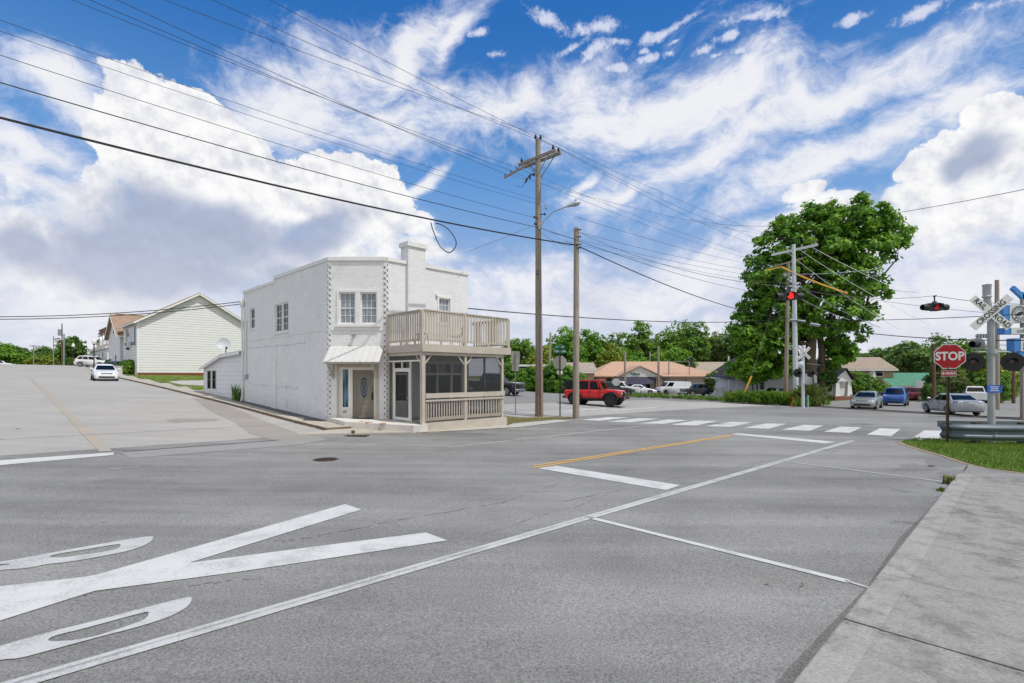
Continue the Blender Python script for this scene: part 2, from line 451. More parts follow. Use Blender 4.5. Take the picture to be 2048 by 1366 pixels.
# lit side and shaded base of the heaped cloud
gb = cover(AEW, [(380, 470, 300, 90), (330, 540, 300, 60), (600, 465, 150, 50, 15), (220, 520, 200, 70), (2010, 300, 75, 60, 25), (1960, 330, 55, 30), (60, 500, 120, 55), (300, 430, 130, 70), (200, 480, 120, 60), (640, 540, 200, 25)])
gf = N.smooth(N.m('ADD', N.m('MULTIPLY', gb, 1.0), N.m('MULTIPLY', N.m('SUBTRACT', N.noise(D, 6, 6, .62), .5), 1.0)), -.15, .62)
off = N.vm('ADD', D, tuple(to_sun * .016))
nA = N.noise(D, 17, 6, .62); nB = N.noise(off, 17, 4, .62)
rel = N.m('MULTIPLY', N.m('SUBTRACT', nA, nB), 1.7)
edge = N.smooth(fld, .1, .6)
lum = N.m('ADD', 1.0, N.m('MULTIPLY', rel, .22))
shd = N.smooth(N.m('SUBTRACT', N.m('MULTIPLY', rel, -.9), N.m('MULTIPLY', b1, .10)), -.12, .26)
cw = N.mix(gf, N.mix(N.m('MULTIPLY', shd, .75), (.985, .985, .99, 1), (.74, .76, .87, 1)), (.45, .51, .67, 1))
cumc = N.vm('SCALE', cw, scale=lum)
lowg = N.m('MULTIPLY', N.smooth(el, .30, .04), N.smooth(N.noise(D, 5.5, 5, .6), .44, .66))
hic = N.mix(N.m('MULTIPLY', lowg, .75), N.mix(N.smooth(hfld, .0, .7), (.72, .765, .93, 1), (.945, .95, .975, 1)), (.60, .63, .78, 1))
hic = N.mix(N.m('MULTIPLY', back, .9), hic, (1.22, 1.17, 1.07, 1))
c1 = N.mix(hdens, blue, hic)
c2 = N.mix(cdens, c1, cumc)
# pale haze low down
c3 = N.mix(N.smooth(el, .26, .02), c2, N.mix(.5, c2, (.86, .87, .93, 1)))
N.set(bg.inputs['Color'], c3); bg.inputs['Strength'].default_value = .95
# ------------------------------------------------------------------ materials of the place
def asphalt(name, base, var, warm=(0, 0, 0), speck=.5, stain=.35, bump=.5, streak=0.0):
    m, nt, b, out = new_mat(name)
    tc = nt.n('ShaderNodeTexCoord').outputs['Object']
    big = nt.noise(tc, .16, 4, .6); mid = nt.noise(tc, 1.1, 5, .65)
    mp = nt.n('ShaderNodeMapping'); nt.set(mp.inputs['Vector'], tc)
    mp.inputs['Rotation'].default_value = (0, 0, -PI / 4); mp.inputs['Scale'].default_value = (.09, 1.1, 1)
    lane = nt.noise(mp.outputs[0], .9, 4, .6)
    fine = nt.noise(tc, 42, 3, .75); fine2 = nt.noise(tc, 130, 2, .6)
    t = nt.m('ADD', nt.m('MULTIPLY', nt.m('SUBTRACT', big, .5), 1.1), nt.m('ADD', nt.m('MULTIPLY', nt.m('SUBTRACT', mid, .5), .5), nt.m('MULTIPLY', nt.m('SUBTRACT', lane, .5), .9 + streak)))
    val = nt.m('ADD', 1, nt.m('MULTIPLY', t, var * 2.2))
    val = nt.m('MULTIPLY', val, nt.m('ADD', 1, nt.m('MULTIPLY', nt.m('SUBTRACT', fine, .5), speck * 3.4)))
    pit = nt.smooth(nt.noise(tc, 62, 3, .7), .57, .67); val = nt.m('MULTIPLY', val, nt.m('SUBTRACT', 1, nt.m('MULTIPLY', pit, speck * 1.1)))
    val = nt.m('MULTIPLY', val, nt.m('ADD', 1, nt.m('MULTIPLY', nt.m('SUBTRACT', fine2, .5), speck * 1.8)))
    # dark spots of oil and old tar
    oil = nt.smooth(nt.m('MULTIPLY', nt.noise(tc, .55, 6, .7), nt.m('ADD', .55, nt.m('MULTIPLY', lane, .8))), .60, .74)
    val = nt.m('MULTIPLY', val, nt.m('SUBTRACT', 1, nt.m('MULTIPLY', oil, stain)))
    c = nt.vm('SCALE', tuple(base[i] + warm[i] for i in range(3)), scale=val)
    # pale grit
    vor = nt.n('ShaderNodeTexVoronoi', feature='F1', i_Scale=55); nt.set(vor.inputs['Vector'], tc)
    grit = nt.m('MULTIPLY', nt.m('LESS_THAN', vor.outputs['Distance'], .17), nt.smooth(fine, .5, .62))
    c = nt.mix(nt.m('MULTIPLY', grit, .35 * speck), c, (.5, .48, .45, 1))
    # hairline cracks
    wv = nt.n('ShaderNodeTexVoronoi', feature='DISTANCE_TO_EDGE', i_Scale=.23)
    nt.set(wv.inputs['Vector'], nt.vm('ADD', tc, nt.vm('SCALE', nt.n('ShaderNodeTexNoise', i_Scale=1.4, i_Detail=5).outputs['Color'], scale=.9)))
    crack = nt.m('MULTIPLY', nt.smooth(wv.outputs['Distance'], .004, .0008), nt.smooth(mid, .56, .66))
    c = nt.mix(nt.m('MULTIPLY', crack, .75), c, (.05, .048, .045, 1))
    nt.set(b.inputs['Base Color'], c)
    b.inputs['Specular IOR Level'].default_value = .25
    nt.set(b.inputs['Roughness'], nt.ramp(mid, .3, .7, .78, .95))
    bp = nt.n('ShaderNodeBump', i_Strength=bump, i_Distance=.008)
    nt.set(bp.inputs['Height'], nt.m('ADD', fine2, nt.m('MULTIPLY', fine, 1.4))); nt.set(b.inputs['Normal'], bp.outputs[0])
    return m
asphalt('main_asphalt', (.224, .220, .207), .40, speck=.58, stain=.5, streak=.35)
asphalt('stained_asphalt', (.185, .182, .175), .3, speck=.6, stain=.5)
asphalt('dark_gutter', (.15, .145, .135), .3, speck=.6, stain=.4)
asphalt('side_asphalt', (.355, .34, .312), .17, speck=.28, stain=.3, bump=.3)
asphalt('patch_asphalt', (.285, .264, .236), .18, speck=.25, stain=.3)
asphalt('fresh_patch', (.27, .266, .256), .12, speck=.25, stain=.2)
asphalt('shaded_fillet_asphalt', (.125, .122, .118), .25, speck=.4, stain=.3)
asphalt('dark_asphalt', (.085, .085, .085), .2, speck=.3, stain=.3)
asphalt('lot_asphalt', (.22, .215, .205), .2, speck=.25, stain=.2)

def concrete(name, base, stainc, amt, speck=.3):
    m, nt, b, out = new_mat(name)
    tc = nt.n('ShaderNodeTexCoord').outputs['Object']
    big = nt.noise(tc, .5, 5, .65); mid = nt.noise(tc, 3.2, 6, .7); fine = nt.noise(tc, 48, 4, .7)
    # dark lichen that gathers in patches
    k = nt.m('MULTIPLY', nt.smooth(mid, .42, .66), nt.smooth(big, .30, .62))
    sp = nt.m('MULTIPLY', nt.smooth(nt.noise(tc, 24, 4, .75), .52, .66), nt.m('ADD', .25, k))
    c = nt.mix(nt.m('MULTIPLY', k, amt), base + (1,), stainc + (1,))
    c = nt.mix(nt.m('MULTIPLY', sp, .8), c, tuple(x * .42 for x in stainc) + (1,))
    c = nt.vm('SCALE', c, scale=nt.ramp(fine, .3, .7, 1 - speck * .6, 1 + speck * .5))
    nt.set(b.inputs['Base Color'], c); b.inputs['Roughness'].default_value = .9; b.inputs['Specular IOR Level'].default_value = .25
    bp = nt.n('ShaderNodeBump', i_Strength=.45, i_Distance=.008); nt.set(bp.inputs['Height'], nt.m('ADD', fine, mid)); nt.set(b.inputs['Normal'], bp.outputs[0])
    return m
concrete('sidewalk_concrete', (.29, .282, .258), (.15, .145, .132), .9, .6)
concrete('kerb_concrete', (.325, .317, .292), (.19, .183, .168), .9, .5)
concrete('tan_concrete', (.43, .39, .33), (.30, .26, .215), .7)
concrete('pale_concrete', (.62, .60, .565), (.50, .46, .41), .6, .15)
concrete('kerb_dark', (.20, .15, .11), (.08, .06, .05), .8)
concrete('dirt', (.34, .26, .17), (.22, .17, .10), .7, .6)
concrete('gravel', (.46, .44, .40), (.28, .26, .23), .7, .8)

def paint(name, base, wear, under, lo=.47, hi=.62):
    """road paint that has worn down to the asphalt in places"""
    m, nt, b, out = new_mat(name)
    tc = nt.n('ShaderNodeTexCoord').outputs['Object']
    n = nt.m('ADD', nt.m('MULTIPLY', nt.noise(tc, 2.2, 5, .65), .55), nt.m('MULTIPLY', nt.noise(tc, 38, 4, .7), .45))
    wv = nt.n('ShaderNodeTexVoronoi', feature='DISTANCE_TO_EDGE', i_Scale=2.1); nt.set(wv.inputs['Vector'], nt.vm('ADD', tc, nt.vm('SCALE', nt.n('ShaderNodeTexNoise', i_Scale=3, i_Detail=3).outputs['Color'], scale=.4)))
    f = nt.m('MAXIMUM', nt.m('MULTIPLY', nt.smooth(n, lo, hi), wear), nt.m('MULTIPLY', nt.smooth(wv.outputs['Distance'], .012, .002), wear * .5))
    c = nt.mix(f, nt.mix(nt.ramp(nt.noise(tc, .8, 3), .3, .7), base + (1,), tuple(x * .9 for x in base) + (1,)), under + (1,))
    nt.set(b.inputs['Base Color'], c); b.inputs['Roughness'].default_value = .75; b.inputs['Specular IOR Level'].default_value = .25
paint('white_paint', (.56, .56, .54), .65, (.29, .29, .28), .475, .62)
paint('thin_white_paint', (.50, .50, .485), .7, (.27, .27, .265), .46, .60)
paint('worn_paint', (.50, .50, .48), .9, (.26, .26, .25), .42, .56)
paint('yellow_paint', (.62, .36, .085), .8, (.30, .27, .2), .47, .62)
paint('faint_yellow_paint', (.44, .345, .21), .95, (.325, .31, .285), .38, .55)

def ground_green(name, a, b_, d, dirt=.5, lo=.5, hi=.66):
    m, nt, b, out = new_mat(name)
    tc = nt.n('ShaderNodeTexCoord').outputs['Object']
    big = nt.noise(tc, .35, 5, .65); f = nt.noise(tc, 14, 5, .75); mid = nt.noise(tc, 1.6, 5, .65)
    c = nt.mix(nt.ramp(f, .3, .7), a + (1,), b_ + (1,))
    c = nt.mix(nt.m('MULTIPLY', nt.smooth(nt.m('ADD', nt.m('MULTIPLY', big, .5), nt.m('MULTIPLY', mid, .5)), lo, hi), dirt), c, d + (1,))
    nt.set(b.inputs['Base Color'], c); b.inputs['Roughness'].default_value = .95; b.inputs['Specular IOR Level'].default_value = .1
    bp = nt.n('ShaderNodeBump', i_Strength=.8, i_Distance=.05); nt.set(bp.inputs['Height'], f); nt.set(b.inputs['Normal'], bp.outputs[0])
ground_green('earth', (.09, .10, .035), (.15, .17, .05), (.26, .21, .14))
ground_green('lawn', (.09, .15, .025), (.22, .28, .06), (.36, .31, .20), .6, .52, .64)
ground_green('verge', (.07, .12, .02), (.15, .22, .05), (.34, .25, .15), .5, .55, .68)
ground_green('dry_verge', (.16, .13, .05), (.27, .22, .10), (.33, .29, .22), .7)

def blade(name, cols, rough=.6, trans=.38):
    """leaf or blade material: tone differs from leaf to leaf"""
    m, nt, b, out = new_mat(name)
    gi = nt.n('ShaderNodeNewGeometry').outputs['Random Per Island']
    tc = nt.n('ShaderNodeTexCoord').outputs['Object']
    cl = nt.noise(tc, .55, 3, .6); cl2 = nt.noise(tc, 1.7, 2, .6)
    t = nt.m('ADD', nt.m('MULTIPLY', gi, .55), nt.m('ADD', nt.ramp(cl, .35, .65, -.1, .45), nt.ramp(cl2, .35, .65, -.15, .2)))
    cr = nt.n('ShaderNodeValToRGB'); nt.set(cr.inputs[0], t)
    e = cr.color_ramp.elements
    e[0].position = 0; e[0].color = lin(cols[0]) if isinstance(cols[0], str) else cols[0] + (1,)
    e[1].position = 1; e[1].color = cols[-1] + (1,)
    for i, c in enumerate(cols[1:-1]):
        q = e.new((i + 1) / (len(cols) - 1)); q.color = c + (1,)
    nt.set(b.inputs['Base Color'], cr.outputs[0]); b.inputs['Roughness'].default_value = rough; b.inputs['Specular IOR Level'].default_value = .3
    tr = nt.n('ShaderNodeBsdfTranslucent'); nt.set(tr.inputs['Color'], nt.mix(.5, cr.outputs[0], (.22, .38, .03, 1)))
    mx = nt.n('ShaderNodeMixShader'); mx.inputs[0].default_value = trans
    nt.t.links.new(b.outputs[0], mx.inputs[1]); nt.t.links.new(tr.outputs[0], mx.inputs[2]); nt.t.links.new(mx.outputs[0], out.inputs[0])
blade('leaf_big', [(.04, .12, .014), (.10, .26, .024), (.19, .38, .035), (.33, .50, .055)])
blade('leaf_mid', [(.05, .125, .02), (.11, .235, .032), (.19, .34, .048), (.31, .45, .075)])
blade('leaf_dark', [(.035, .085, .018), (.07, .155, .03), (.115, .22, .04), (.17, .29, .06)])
blade('leaf_yellow', [(.09, .14, .012), (.17, .24, .02), (.28, .33, .04), (.38, .38, .06)])
blade('leaf_olive', [(.05, .065, .02), (.10, .12, .035), (.16, .17, .06), (.22, .20, .09)])
blade('leaf_dull', [(.06, .13, .035), (.11, .21, .055), (.17, .28, .075), (.25, .34, .09)])
blade('grass_blade', [(.045, .095, .012), (.10, .17, .02), (.17, .25, .035), (.24, .27, .08)])
blade('dry_blade', [(.18, .15, .05), (.26, .21, .09), (.16, .18, .05), (.35, .28, .15)])
blade('weed_blade', [(.05, .11, .015), (.09, .18, .025), (.15, .26, .04), (.22, .32, .07)])

def brick_wall(name, col, mortar, bump, sx=4.6, sz=13.5, dirt=.12, c2=None, axis='d'):
    m, nt, b, out = new_mat(name)
    tc = nt.n('ShaderNodeTexCoord').outputs['Object']
    s = nt.n('ShaderNodeSeparateXYZ'); nt.set(s.inputs[0], tc)
    c = nt.n('ShaderNodeCombineXYZ'); nt.set(c.inputs[0], nt.m('SUBTRACT', s.outputs[0], s.outputs[1])); nt.set(c.inputs[1], s.outputs[2])
    wn_ = nt.n('ShaderNodeTexNoise', i_Scale=2.2, i_Detail=4); nt.set(wn_.inputs['Vector'], tc)
    vec = nt.vm('ADD', c.outputs[0], nt.vm('SCALE', nt.vm('SUBTRACT', wn_.outputs['Color'], (.5, .5, .5)), scale=.02))
    br = nt.n('ShaderNodeTexBrick', i_Scale=1.0, i_Mortar_Size=.008, i_Mortar_Smooth=.3, i_Brick_Width=1 / sx, i_Row_Height=1 / sz, i_Bias=0)
    nt.set(br.inputs['Vector'], vec)
    cc = lin(col); c2 = lin(c2) if c2 else tuple(x * .93 for x in cc[:3]) + (1,)
    br.inputs['Color1'].default_value = cc; br.inputs['Color2'].default_value = c2; br.inputs['Mortar'].default_value = lin(mortar)
    # long horizontal gaps where the paint has cracked along the joints
    mp = nt.n('ShaderNodeMapping'); nt.set(mp.inputs['Vector'], c.outputs[0]); mp.inputs['Scale'].default_value = (1.1, 7, 1)
    gaps = nt.smooth(nt.noise(mp.outputs[0], 1.6, 5, .7), .56, .68)
    jl = nt.m('MULTIPLY', gaps, br.outputs['Fac'])
    n = nt.noise(tc, 1.3, 6, .65)
    col_ = nt.mix(nt.m('MULTIPLY', nt.smooth(n, .45, .75), dirt), br.outputs['Color'], (.42, .40, .37, 1))
    col_ = nt.mix(nt.m('MULTIPLY', jl, .5), col_, (.22, .21, .20, 1))
    nt.set(b.inputs['Base Color'], col_); b.inputs['Roughness'].default_value = .75; b.inputs['Specular IOR Level'].default_value = .25
    bp = nt.n('ShaderNodeBump', i_Strength=bump, i_Distance=.012, invert=True)
    nt.set(bp.inputs['Height'], nt.m('ADD', nt.m('MULTIPLY', br.outputs['Fac'], nt.ramp(nt.noise(tc, 1.1, 4, .6), .35, .65, .2, 1.6)), nt.m('MULTIPLY', nt.noise(tc, 18, 4, .7), .5)))
    nt.set(b.inputs['Normal'], bp.outputs[0])
brick_wall('white_brick', (.79, .79, .795), (.77, .77, .775), .7, dirt=.16)
brick_wall('red_brick', '#8d5240', '#a08c7d', .4, c2='#7a4334', dirt=.2)
brick_wall('orange_brick', '#a86a4c', '#b49a86', .4, c2='#95573c', dirt=.2)
brick_wall('tan_brick', '#b0957c', '#b8a690', .4, c2='#9d8168', dirt=.2)

def boards(name, col, pitch, depth=.6, var=.06, vert=False, gapc=.5):
    """lapped siding: boards lean out by bump, their shade is a dark line in the colour"""
    m, nt, b, out = new_mat(name)
    tc = nt.n('ShaderNodeTexCoord').outputs['Object']
    s = nt.n('ShaderNodeSeparateXYZ'); nt.set(s.inputs[0], tc)
    co_ = nt.m('SUBTRACT', s.outputs[0], s.outputs[1]) if vert else s.outputs[2]
    fr = nt.m('FRACT', nt.m('MULTIPLY', co_, 1 / pitch))
    n = nt.noise(tc, 1.1, 5, .6)
    c = lin(col)
    cc = nt.mix(nt.ramp(n, .3, .7), c, tuple(x * (1 - var) for x in c[:3]) + (1,))
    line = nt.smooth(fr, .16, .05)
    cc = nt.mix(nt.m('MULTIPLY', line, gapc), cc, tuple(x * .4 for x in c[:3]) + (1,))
    nt.set(b.inputs['Base Color'], cc); b.inputs['Roughness'].default_value = .6; b.inputs['Specular IOR Level'].default_value = .3
    bp = nt.n('ShaderNodeBump', i_Strength=depth, i_Distance=.02, invert=not vert)
    nt.set(bp.inputs['Height'], fr if not vert else nt.smooth(fr, 0, .1)); nt.set(b.inputs['Normal'], bp.outputs[0])
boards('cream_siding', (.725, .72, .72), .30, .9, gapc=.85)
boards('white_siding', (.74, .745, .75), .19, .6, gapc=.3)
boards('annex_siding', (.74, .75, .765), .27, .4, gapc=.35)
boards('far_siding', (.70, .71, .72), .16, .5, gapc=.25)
boards('tan_panel', '#c3b8a6', .45, .4, vert=True, gapc=.25)
boards('metal_roofing', (.55, .55, .54), .40, .3, vert=True, gapc=.12)

def shingles(name, c1, c2, sc_=1.0):
    m, nt, b, out = new_mat(name)
    tc = nt.n('ShaderNodeTexCoord').outputs['Object']
    mp = nt.n('ShaderNodeMapping'); nt.set(mp.inputs['Vector'], tc); mp.inputs['Scale'].default_value = (2.2 * sc_, 2.2 * sc_, 6 * sc_)
    n = nt.noise(mp.outputs[0], 1.4, 5, .75); n2 = nt.noise(tc, .5, 3)
    c = nt.mix(nt.ramp(n, .3, .7), lin(c1), lin(c2))
    c = nt.mix(nt.ramp(n2, .3, .7, 0, .3), c, lin(c1))
    nt.set(b.inputs['Base Color'], c); b.inputs['Roughness'].default_value = .92; b.inputs['Specular IOR Level'].default_value = .15
shingles('brown_shingle', '#7d6555', '#b59c87', .8)
shingles('orange_shingle', '#a98872', '#c3a48d', .6)
shingles('grey_shingle', '#8f857a', '#a89d90', .6)
shingles('black_shingle', '#2b2c31', '#44454b', .8)
shingles('tan_shingle', '#8c7f70', '#a39686', .6)
shingles('green_roofing', '#4d7d6a', '#5c8f78', .5)
shingles('slate_shingle', '#4a4c52', '#63656a', .6)

def wood(name, c1, c2, c3, sc_=1.0, rot=0):
    m, nt, b, out = new_mat(name)
    tc = nt.n('ShaderNodeTexCoord').outputs['Object']
    mp = nt.n('ShaderNodeMapping'); nt.set(mp.inputs['Vector'], tc); mp.inputs['Scale'].default_value = (9 * sc_, 9 * sc_, .45 * sc_)
    n = nt.noise(mp.outputs[0], 1.7, 6, .7, .5); n2 = nt.noise(tc, .35, 4, .6)
    fl = nt.noise(mp.outputs[0], 5, 3, .6)
    c = nt.mix(nt.ramp(n, .3, .7), lin(c1), lin(c2))
    s = nt.n('ShaderNodeSeparateXYZ'); nt.set(s.inputs[0], tc)
    low = nt.smooth(nt.m('ADD', s.outputs[2], nt.m('MULTIPLY', n, 4)), 7.5, .8)
    c = nt.mix(nt.m('MULTIPLY', low, nt.ramp(n2, .3, .6, .25, .8)), c, lin(c3))
    c = nt.mix(nt.smooth(fl, .60, .70), c, (.05, .04, .035, 1))
    nt.set(b.inputs['Base Color'], c); b.inputs['Roughness'].default_value = .88; b.inputs['Specular IOR Level'].default_value = .2
    bp = nt.n('ShaderNodeBump', i_Strength=.6, i_Distance=.012); nt.set(bp.inputs['Height'], n); nt.set(b.inputs['Normal'], bp.outputs[0])
wood('pole_wood', '#857b70', '#a2988b', '#7a5a3e')
wood('grey_pole_wood', '#8a8178', '#aaa197', '#8b7b6d')
wood('dark_pole_wood', '#5d4a3c', '#7a6351', '#5a4433')
wood('bark', '#4e4438', '#786b5a', '#5a4d3e', 1.6)

def glass(name, tint, rough=.06, spec=.8, curtain=None):
    m, nt, b, out = new_mat(name)
    tc = nt.n('ShaderNodeTexCoord').outputs['Object']
    n = nt.noise(tc, 1.6, 3, .5)
    c = lin(tint)
    cc = nt.mix(nt.ramp(n, .35, .65), c, tuple(x * .6 for x in c[:3]) + (1,))
    if curtain:
        mp = nt.n('ShaderNodeMapping'); nt.set(mp.inputs['Vector'], tc); mp.inputs['Scale'].default_value = (14, 14, 1.2)
        f = nt.smooth(nt.noise(mp.outputs[0], 1.2, 3, .5), .38, .64)
        cc = nt.mix(f, cc, lin(curtain))
    nt.set(b.inputs['Base Color'], cc)
    b.inputs['Roughness'].default_value = rough; b.inputs['Specular IOR Level'].default_value = spec
glass('window_glass', '#2b3038', .05)
glass('curtain_glass', '#7f8a95', .10, .5, '#98a1ab')
glass('blue_curtain_glass', '#1d3947', .08, .7, '#5d7f92')
glass('shop_glass', '#1c1d26', .03, .9)
glass('car_glass', '#0c1013', .04, .45)
glass('blue_pane', '#56636e', .08, .6)

mat('trim_white', (.74, .74, .725), .5, .06, 4)
mat('trim_cream', (.70, .68, .62), .55, .08, 4)
mat('beige_paint', '#b9b0a2', .6, .12, 2.2, fine=.25)
mat('beige_dark', '#9c9486', .65, .14, 2.2, fine=.3)
mat('door_taupe', '#807a6e', .5, .08, 3)
mat('lead_glass', '#9aa3a8', .2, .3, 30)
mat('black_metal', (.02, .02, .022), .45, .2, 5)
mat('black_plastic', (.025, .025, .027), .6, .2, 8)
mat('dark_void', (.012, .012, .012), .9, .2, 3)
mat('rust_stain', '#a4714f', .9, .3, 9)
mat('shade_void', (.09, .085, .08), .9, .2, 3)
mat('steel', '#9aa0a4', .45, .12, 4, .6, fine=.2)
mat('galvanised', '#a9b0b6', .5, .12, 1.8, .35, fine=.3)
mat('galvanised_blue', '#5d6972', .55, .2, 1.4, .15, fine=.4)
mat('silver_paint', '#a9adb0', .5, .12, 1.3, .1, fine=.3)
mat('pole_white', '#c6cbcf', .5, .12, 1.3, 0, fine=.3)
mat('sign_back', '#a5a49c', .5, .1, 2, .3)
mat('sign_red', '#b3141c', .42, .06, 2, 0)
mat('sign_white', (.78, .78, .77), .45, .05, 3)
mat('sign_black', (.018, .018, .018), .5, .1, 3)
mat('sign_green', '#107a5c', .45, .08, 3)
mat('sign_blue', '#1f5fb8', .45, .08, 2)
mat('sky_blue_paint', '#3f80c0', .45, .08, 1)
mat('rust_post', '#5a4a36', .8, .3, 6, .2)
mat('green_post', '#45503f', .7, .2, 6, .2)
mat('cable_black', (.016, .016, .017), .6, .1, 3)
mat('cable_grey', (.10, .10, .105), .6, .1, 3)
mat('insulator', (.05, .045, .045), .25, .2, 6)
mat('porcelain', (.5, .5, .5), .25, .1, 6)
mat('yellow_guard', '#d9a33c', .5, .1, 4)
mat('navy_awning', '#24263c', .7, .15, 2)
mat('letter_green', '#0d5a4c', .5, .05, 3)
mat('flue_dark', (.05, .045, .045), .7, .1, 3)
mat('rubber', (.018, .018, .018), .85, .2, 12)
mat('alloy', '#b4b8bc', .35, .1, 6, .25)
mat('dark_alloy', '#4a4d50', .4, .1, 6, .3)
mat('head_glass', '#c8cfd6', .12, .1, 6, .1, spec=.8)
mat('tail_red', '#8e1418', .2, .1, 6, spec=.7)
mat('amber', '#c8701c', .3, .1, 6)
mat('chrome', '#c3c7cb', .15, .05, 6, 1)
mat('plate', '#c4c8cc', .5, .15, 25)
mat('rail_steel', '#5c5048', .5, .3, 3, .5)
mat('tie_wood', '#4a4038', .9, .3, 4)
mat('foundation_brick', '#7c4a38', .9, .25, 9)
mat('terracotta', '#a8623e', .8, .2, 6)
mat('lattice_white', '#b9bcc0', .6, .1, 3)
mat('cone_orange', '#d8431f', .5, .1, 3)
mat('tarp_grey', '#b7bac0', .7, .15, 2)
mat('bollard_teal', '#7fb3ad', .5, .1, 3)
mat('globe_white', (.75, .75, .72), .3, .03, 3)
mat('rust_iron', '#4a3a30', .8, .35, 9, .3)
mat('leaf_litter', '#8a5a30', .9, .3, 9)
mat('mat_black', (.02, .02, .02), .95, .2, 20)
mat('dish_grey', '#b7babd', .5, .06, 3)
def emissive(name, col, s):
    m, nt, b, out = new_mat(name)
    b.inputs['Base Color'].default_value = lin(col); b.inputs['Emission Color'].default_value = lin(col); b.inputs['Emission Strength'].default_value = s
    b.inputs['Roughness'].default_value = .2
emissive('lit_red', '#ff2418', 1.5)
emissive('dim_red', '#a81c1c', .35)
mat('dark_lens', '#4a0f10', .2, .1, 6, spec=.7)
for n_, c_ in dict(car_red='#d6131b', car_white='#dfe1e2', car_silver='#9da1a1', car_grey='#a7abb1', car_blue='#1d559f', car_black='#15171a', car_maroon='#6d1420', car_charcoal='#3a3f42', car_pale='#a9b0b6').items():
    mat(n_, c_, .28, .03, 1.2, .35 if n_ in ('car_silver', 'car_grey', 'car_blue', 'car_pale') else 0, coat=.8)
def mesh_screen(name, col, alpha):
    m, nt, b, out = new_mat(name)
    b.inputs['Base Color'].default_value = lin(col); b.inputs['Roughness'].default_value = .35
    tr = nt.n('ShaderNodeBsdfTransparent'); mx = nt.n('ShaderNodeMixShader'); mx.inputs[0].default_value = alpha
    nt.t.links.new(tr.outputs[0], mx.inputs[1]); nt.t.links.new(b.outputs[0], mx.inputs[2]); nt.t.links.new(mx.outputs[0], out.inputs[0])
mesh_screen('insect_screen', '#3a3c3e', .29)
# ------------------------------------------------------------------ the ground and what is painted on it
def base_ground():
    us = sorted(set([-1500, -900, -500, -300, -200, -150] + ULINES + [230, 270, 330, 420, 600, 900, 1500]))
    vs = sorted(set([-1500, -900, -500, -300, -180, -110, -80] + VLINES + [175, 200, 240, 300, 400, 600, 900, 1500]))
    mb = MB()
    mb.v = [(*uv(u, v), terrain_uv(u, v) - .05) for u in us for v in vs]
    n = len(vs)
    mb.f = [(i * n + j, (i + 1) * n + j, (i + 1) * n + j + 1, i * n + j + 1) for i in range(len(us) - 1) for j in range(n - 1)]
    mb.sm = [True] * len(mb.f)
    tag(mb.build('ground', 'earth', fix=False), kind='structure')
base_ground()
SW = 1.085   # kerb line of the near sidewalk
sheet('main_street', [uv(-70, SW), uv(19, SW), uv(21.5, .2), uv(24, -1), uv(27, -4), uv(30, -7), uv(120, -7), uv(120, 15.8), uv(60, 16.2), uv(46, 17), uv(35, 17.9), uv(9, 17.9), uv(-70, 17.9)], 0, 'main_asphalt')
sheet('side_street', [uv(-.5 - 6.5, 17.9), uv(8.75, 17.9), uv(8.75, 60), uv(9.4, 85), uv(10.0, 122), uv(-8.5, 122), uv(-7, 60)], 0, 'side_asphalt')
sheet('cross_street', [uv(19.2, 17.9), uv(35, 17.9), uv(33.2, 24), uv(32.6, 34), uv(32.4, 90), uv(19.5, 90)], 0, 'side_asphalt')
sheet('cross_street_mouth', [uv(27.5, -7), uv(120, -7), uv(120, -7.01), uv(120, -40), uv(30, -40)], -.004, 'side_asphalt')
sheet('crossing_apron', [uv(32.4, 17.6), uv(46, 16.9), uv(52.6, 16.2), uv(54.0, 20.5), uv(54.8, 25), uv(56, 31), uv(45, 34), uv(32.3, 37)], -.006, 'side_asphalt')
sheet('parking_lot', [uv(47, 24), uv(58, 20), uv(96, 22), uv(96, 52), uv(48, 52)], .0, 'lot_asphalt')

# near sidewalk slabs with open joints between them
ju = [-14, -3.1, 1.05, 5.0, 6.5, 8.1, 10.6, 15.1]
for a, b in zip(ju, ju[1:]):
    ga, gb = (.013 if a == 5.0 else .004), (.013 if b == 5.0 else .004)
    sheet('kerb_strip', [uv(a + ga, SW - .012), uv(b - gb, SW - .012), uv(b - gb, SW - .25), uv(a + ga, SW - .25)], .089, 'kerb_concrete')
    sheet('sidewalk', [uv(a + ga, SW), uv(b - gb, SW), uv(b - gb, -4.8), uv(a + ga, -4.8)], .085, 'sidewalk_concrete', thick=.16)
sheet('sidewalk_bed', uvrect(-14, 15.0, -5, SW - .03), .06, 'kerb_dark')
# verge with the stop sign and the crossing signal
verge_px = [(1803, 884), (1812, 889), (1850, 901), (1890, 912), (1935, 927), (1975, 937), (2060, 948)]
vp = [G(x, y)[:2] for x, y in verge_px]
sheet('grass_verge', vp + [uv(15.15, -.9), uv(15.15, -5), uv(21, -6), uv(28, -6), uv(26.6, -1), uv(24.6, 2.6), uv(23, 2.95), G(1842, 877)[:2]], .03, 'verge', thick=.04)
edge = [Vector(q) for q in vp]; ctr = Vector(uv(24, -2))
sheet('verge_margin', [uv(15.06, SW - .05), uv(15.06, -6), uv(20, -6), uv(20, SW - .02), uv(18, SW - .02)], .006, 'main_asphalt')
sheet('dirt_edge', [q + (q - ctr).normalized() * .16 for q in edge] + [q - (q - ctr).normalized() * .10 for q in reversed(edge)], .012, 'dirt')
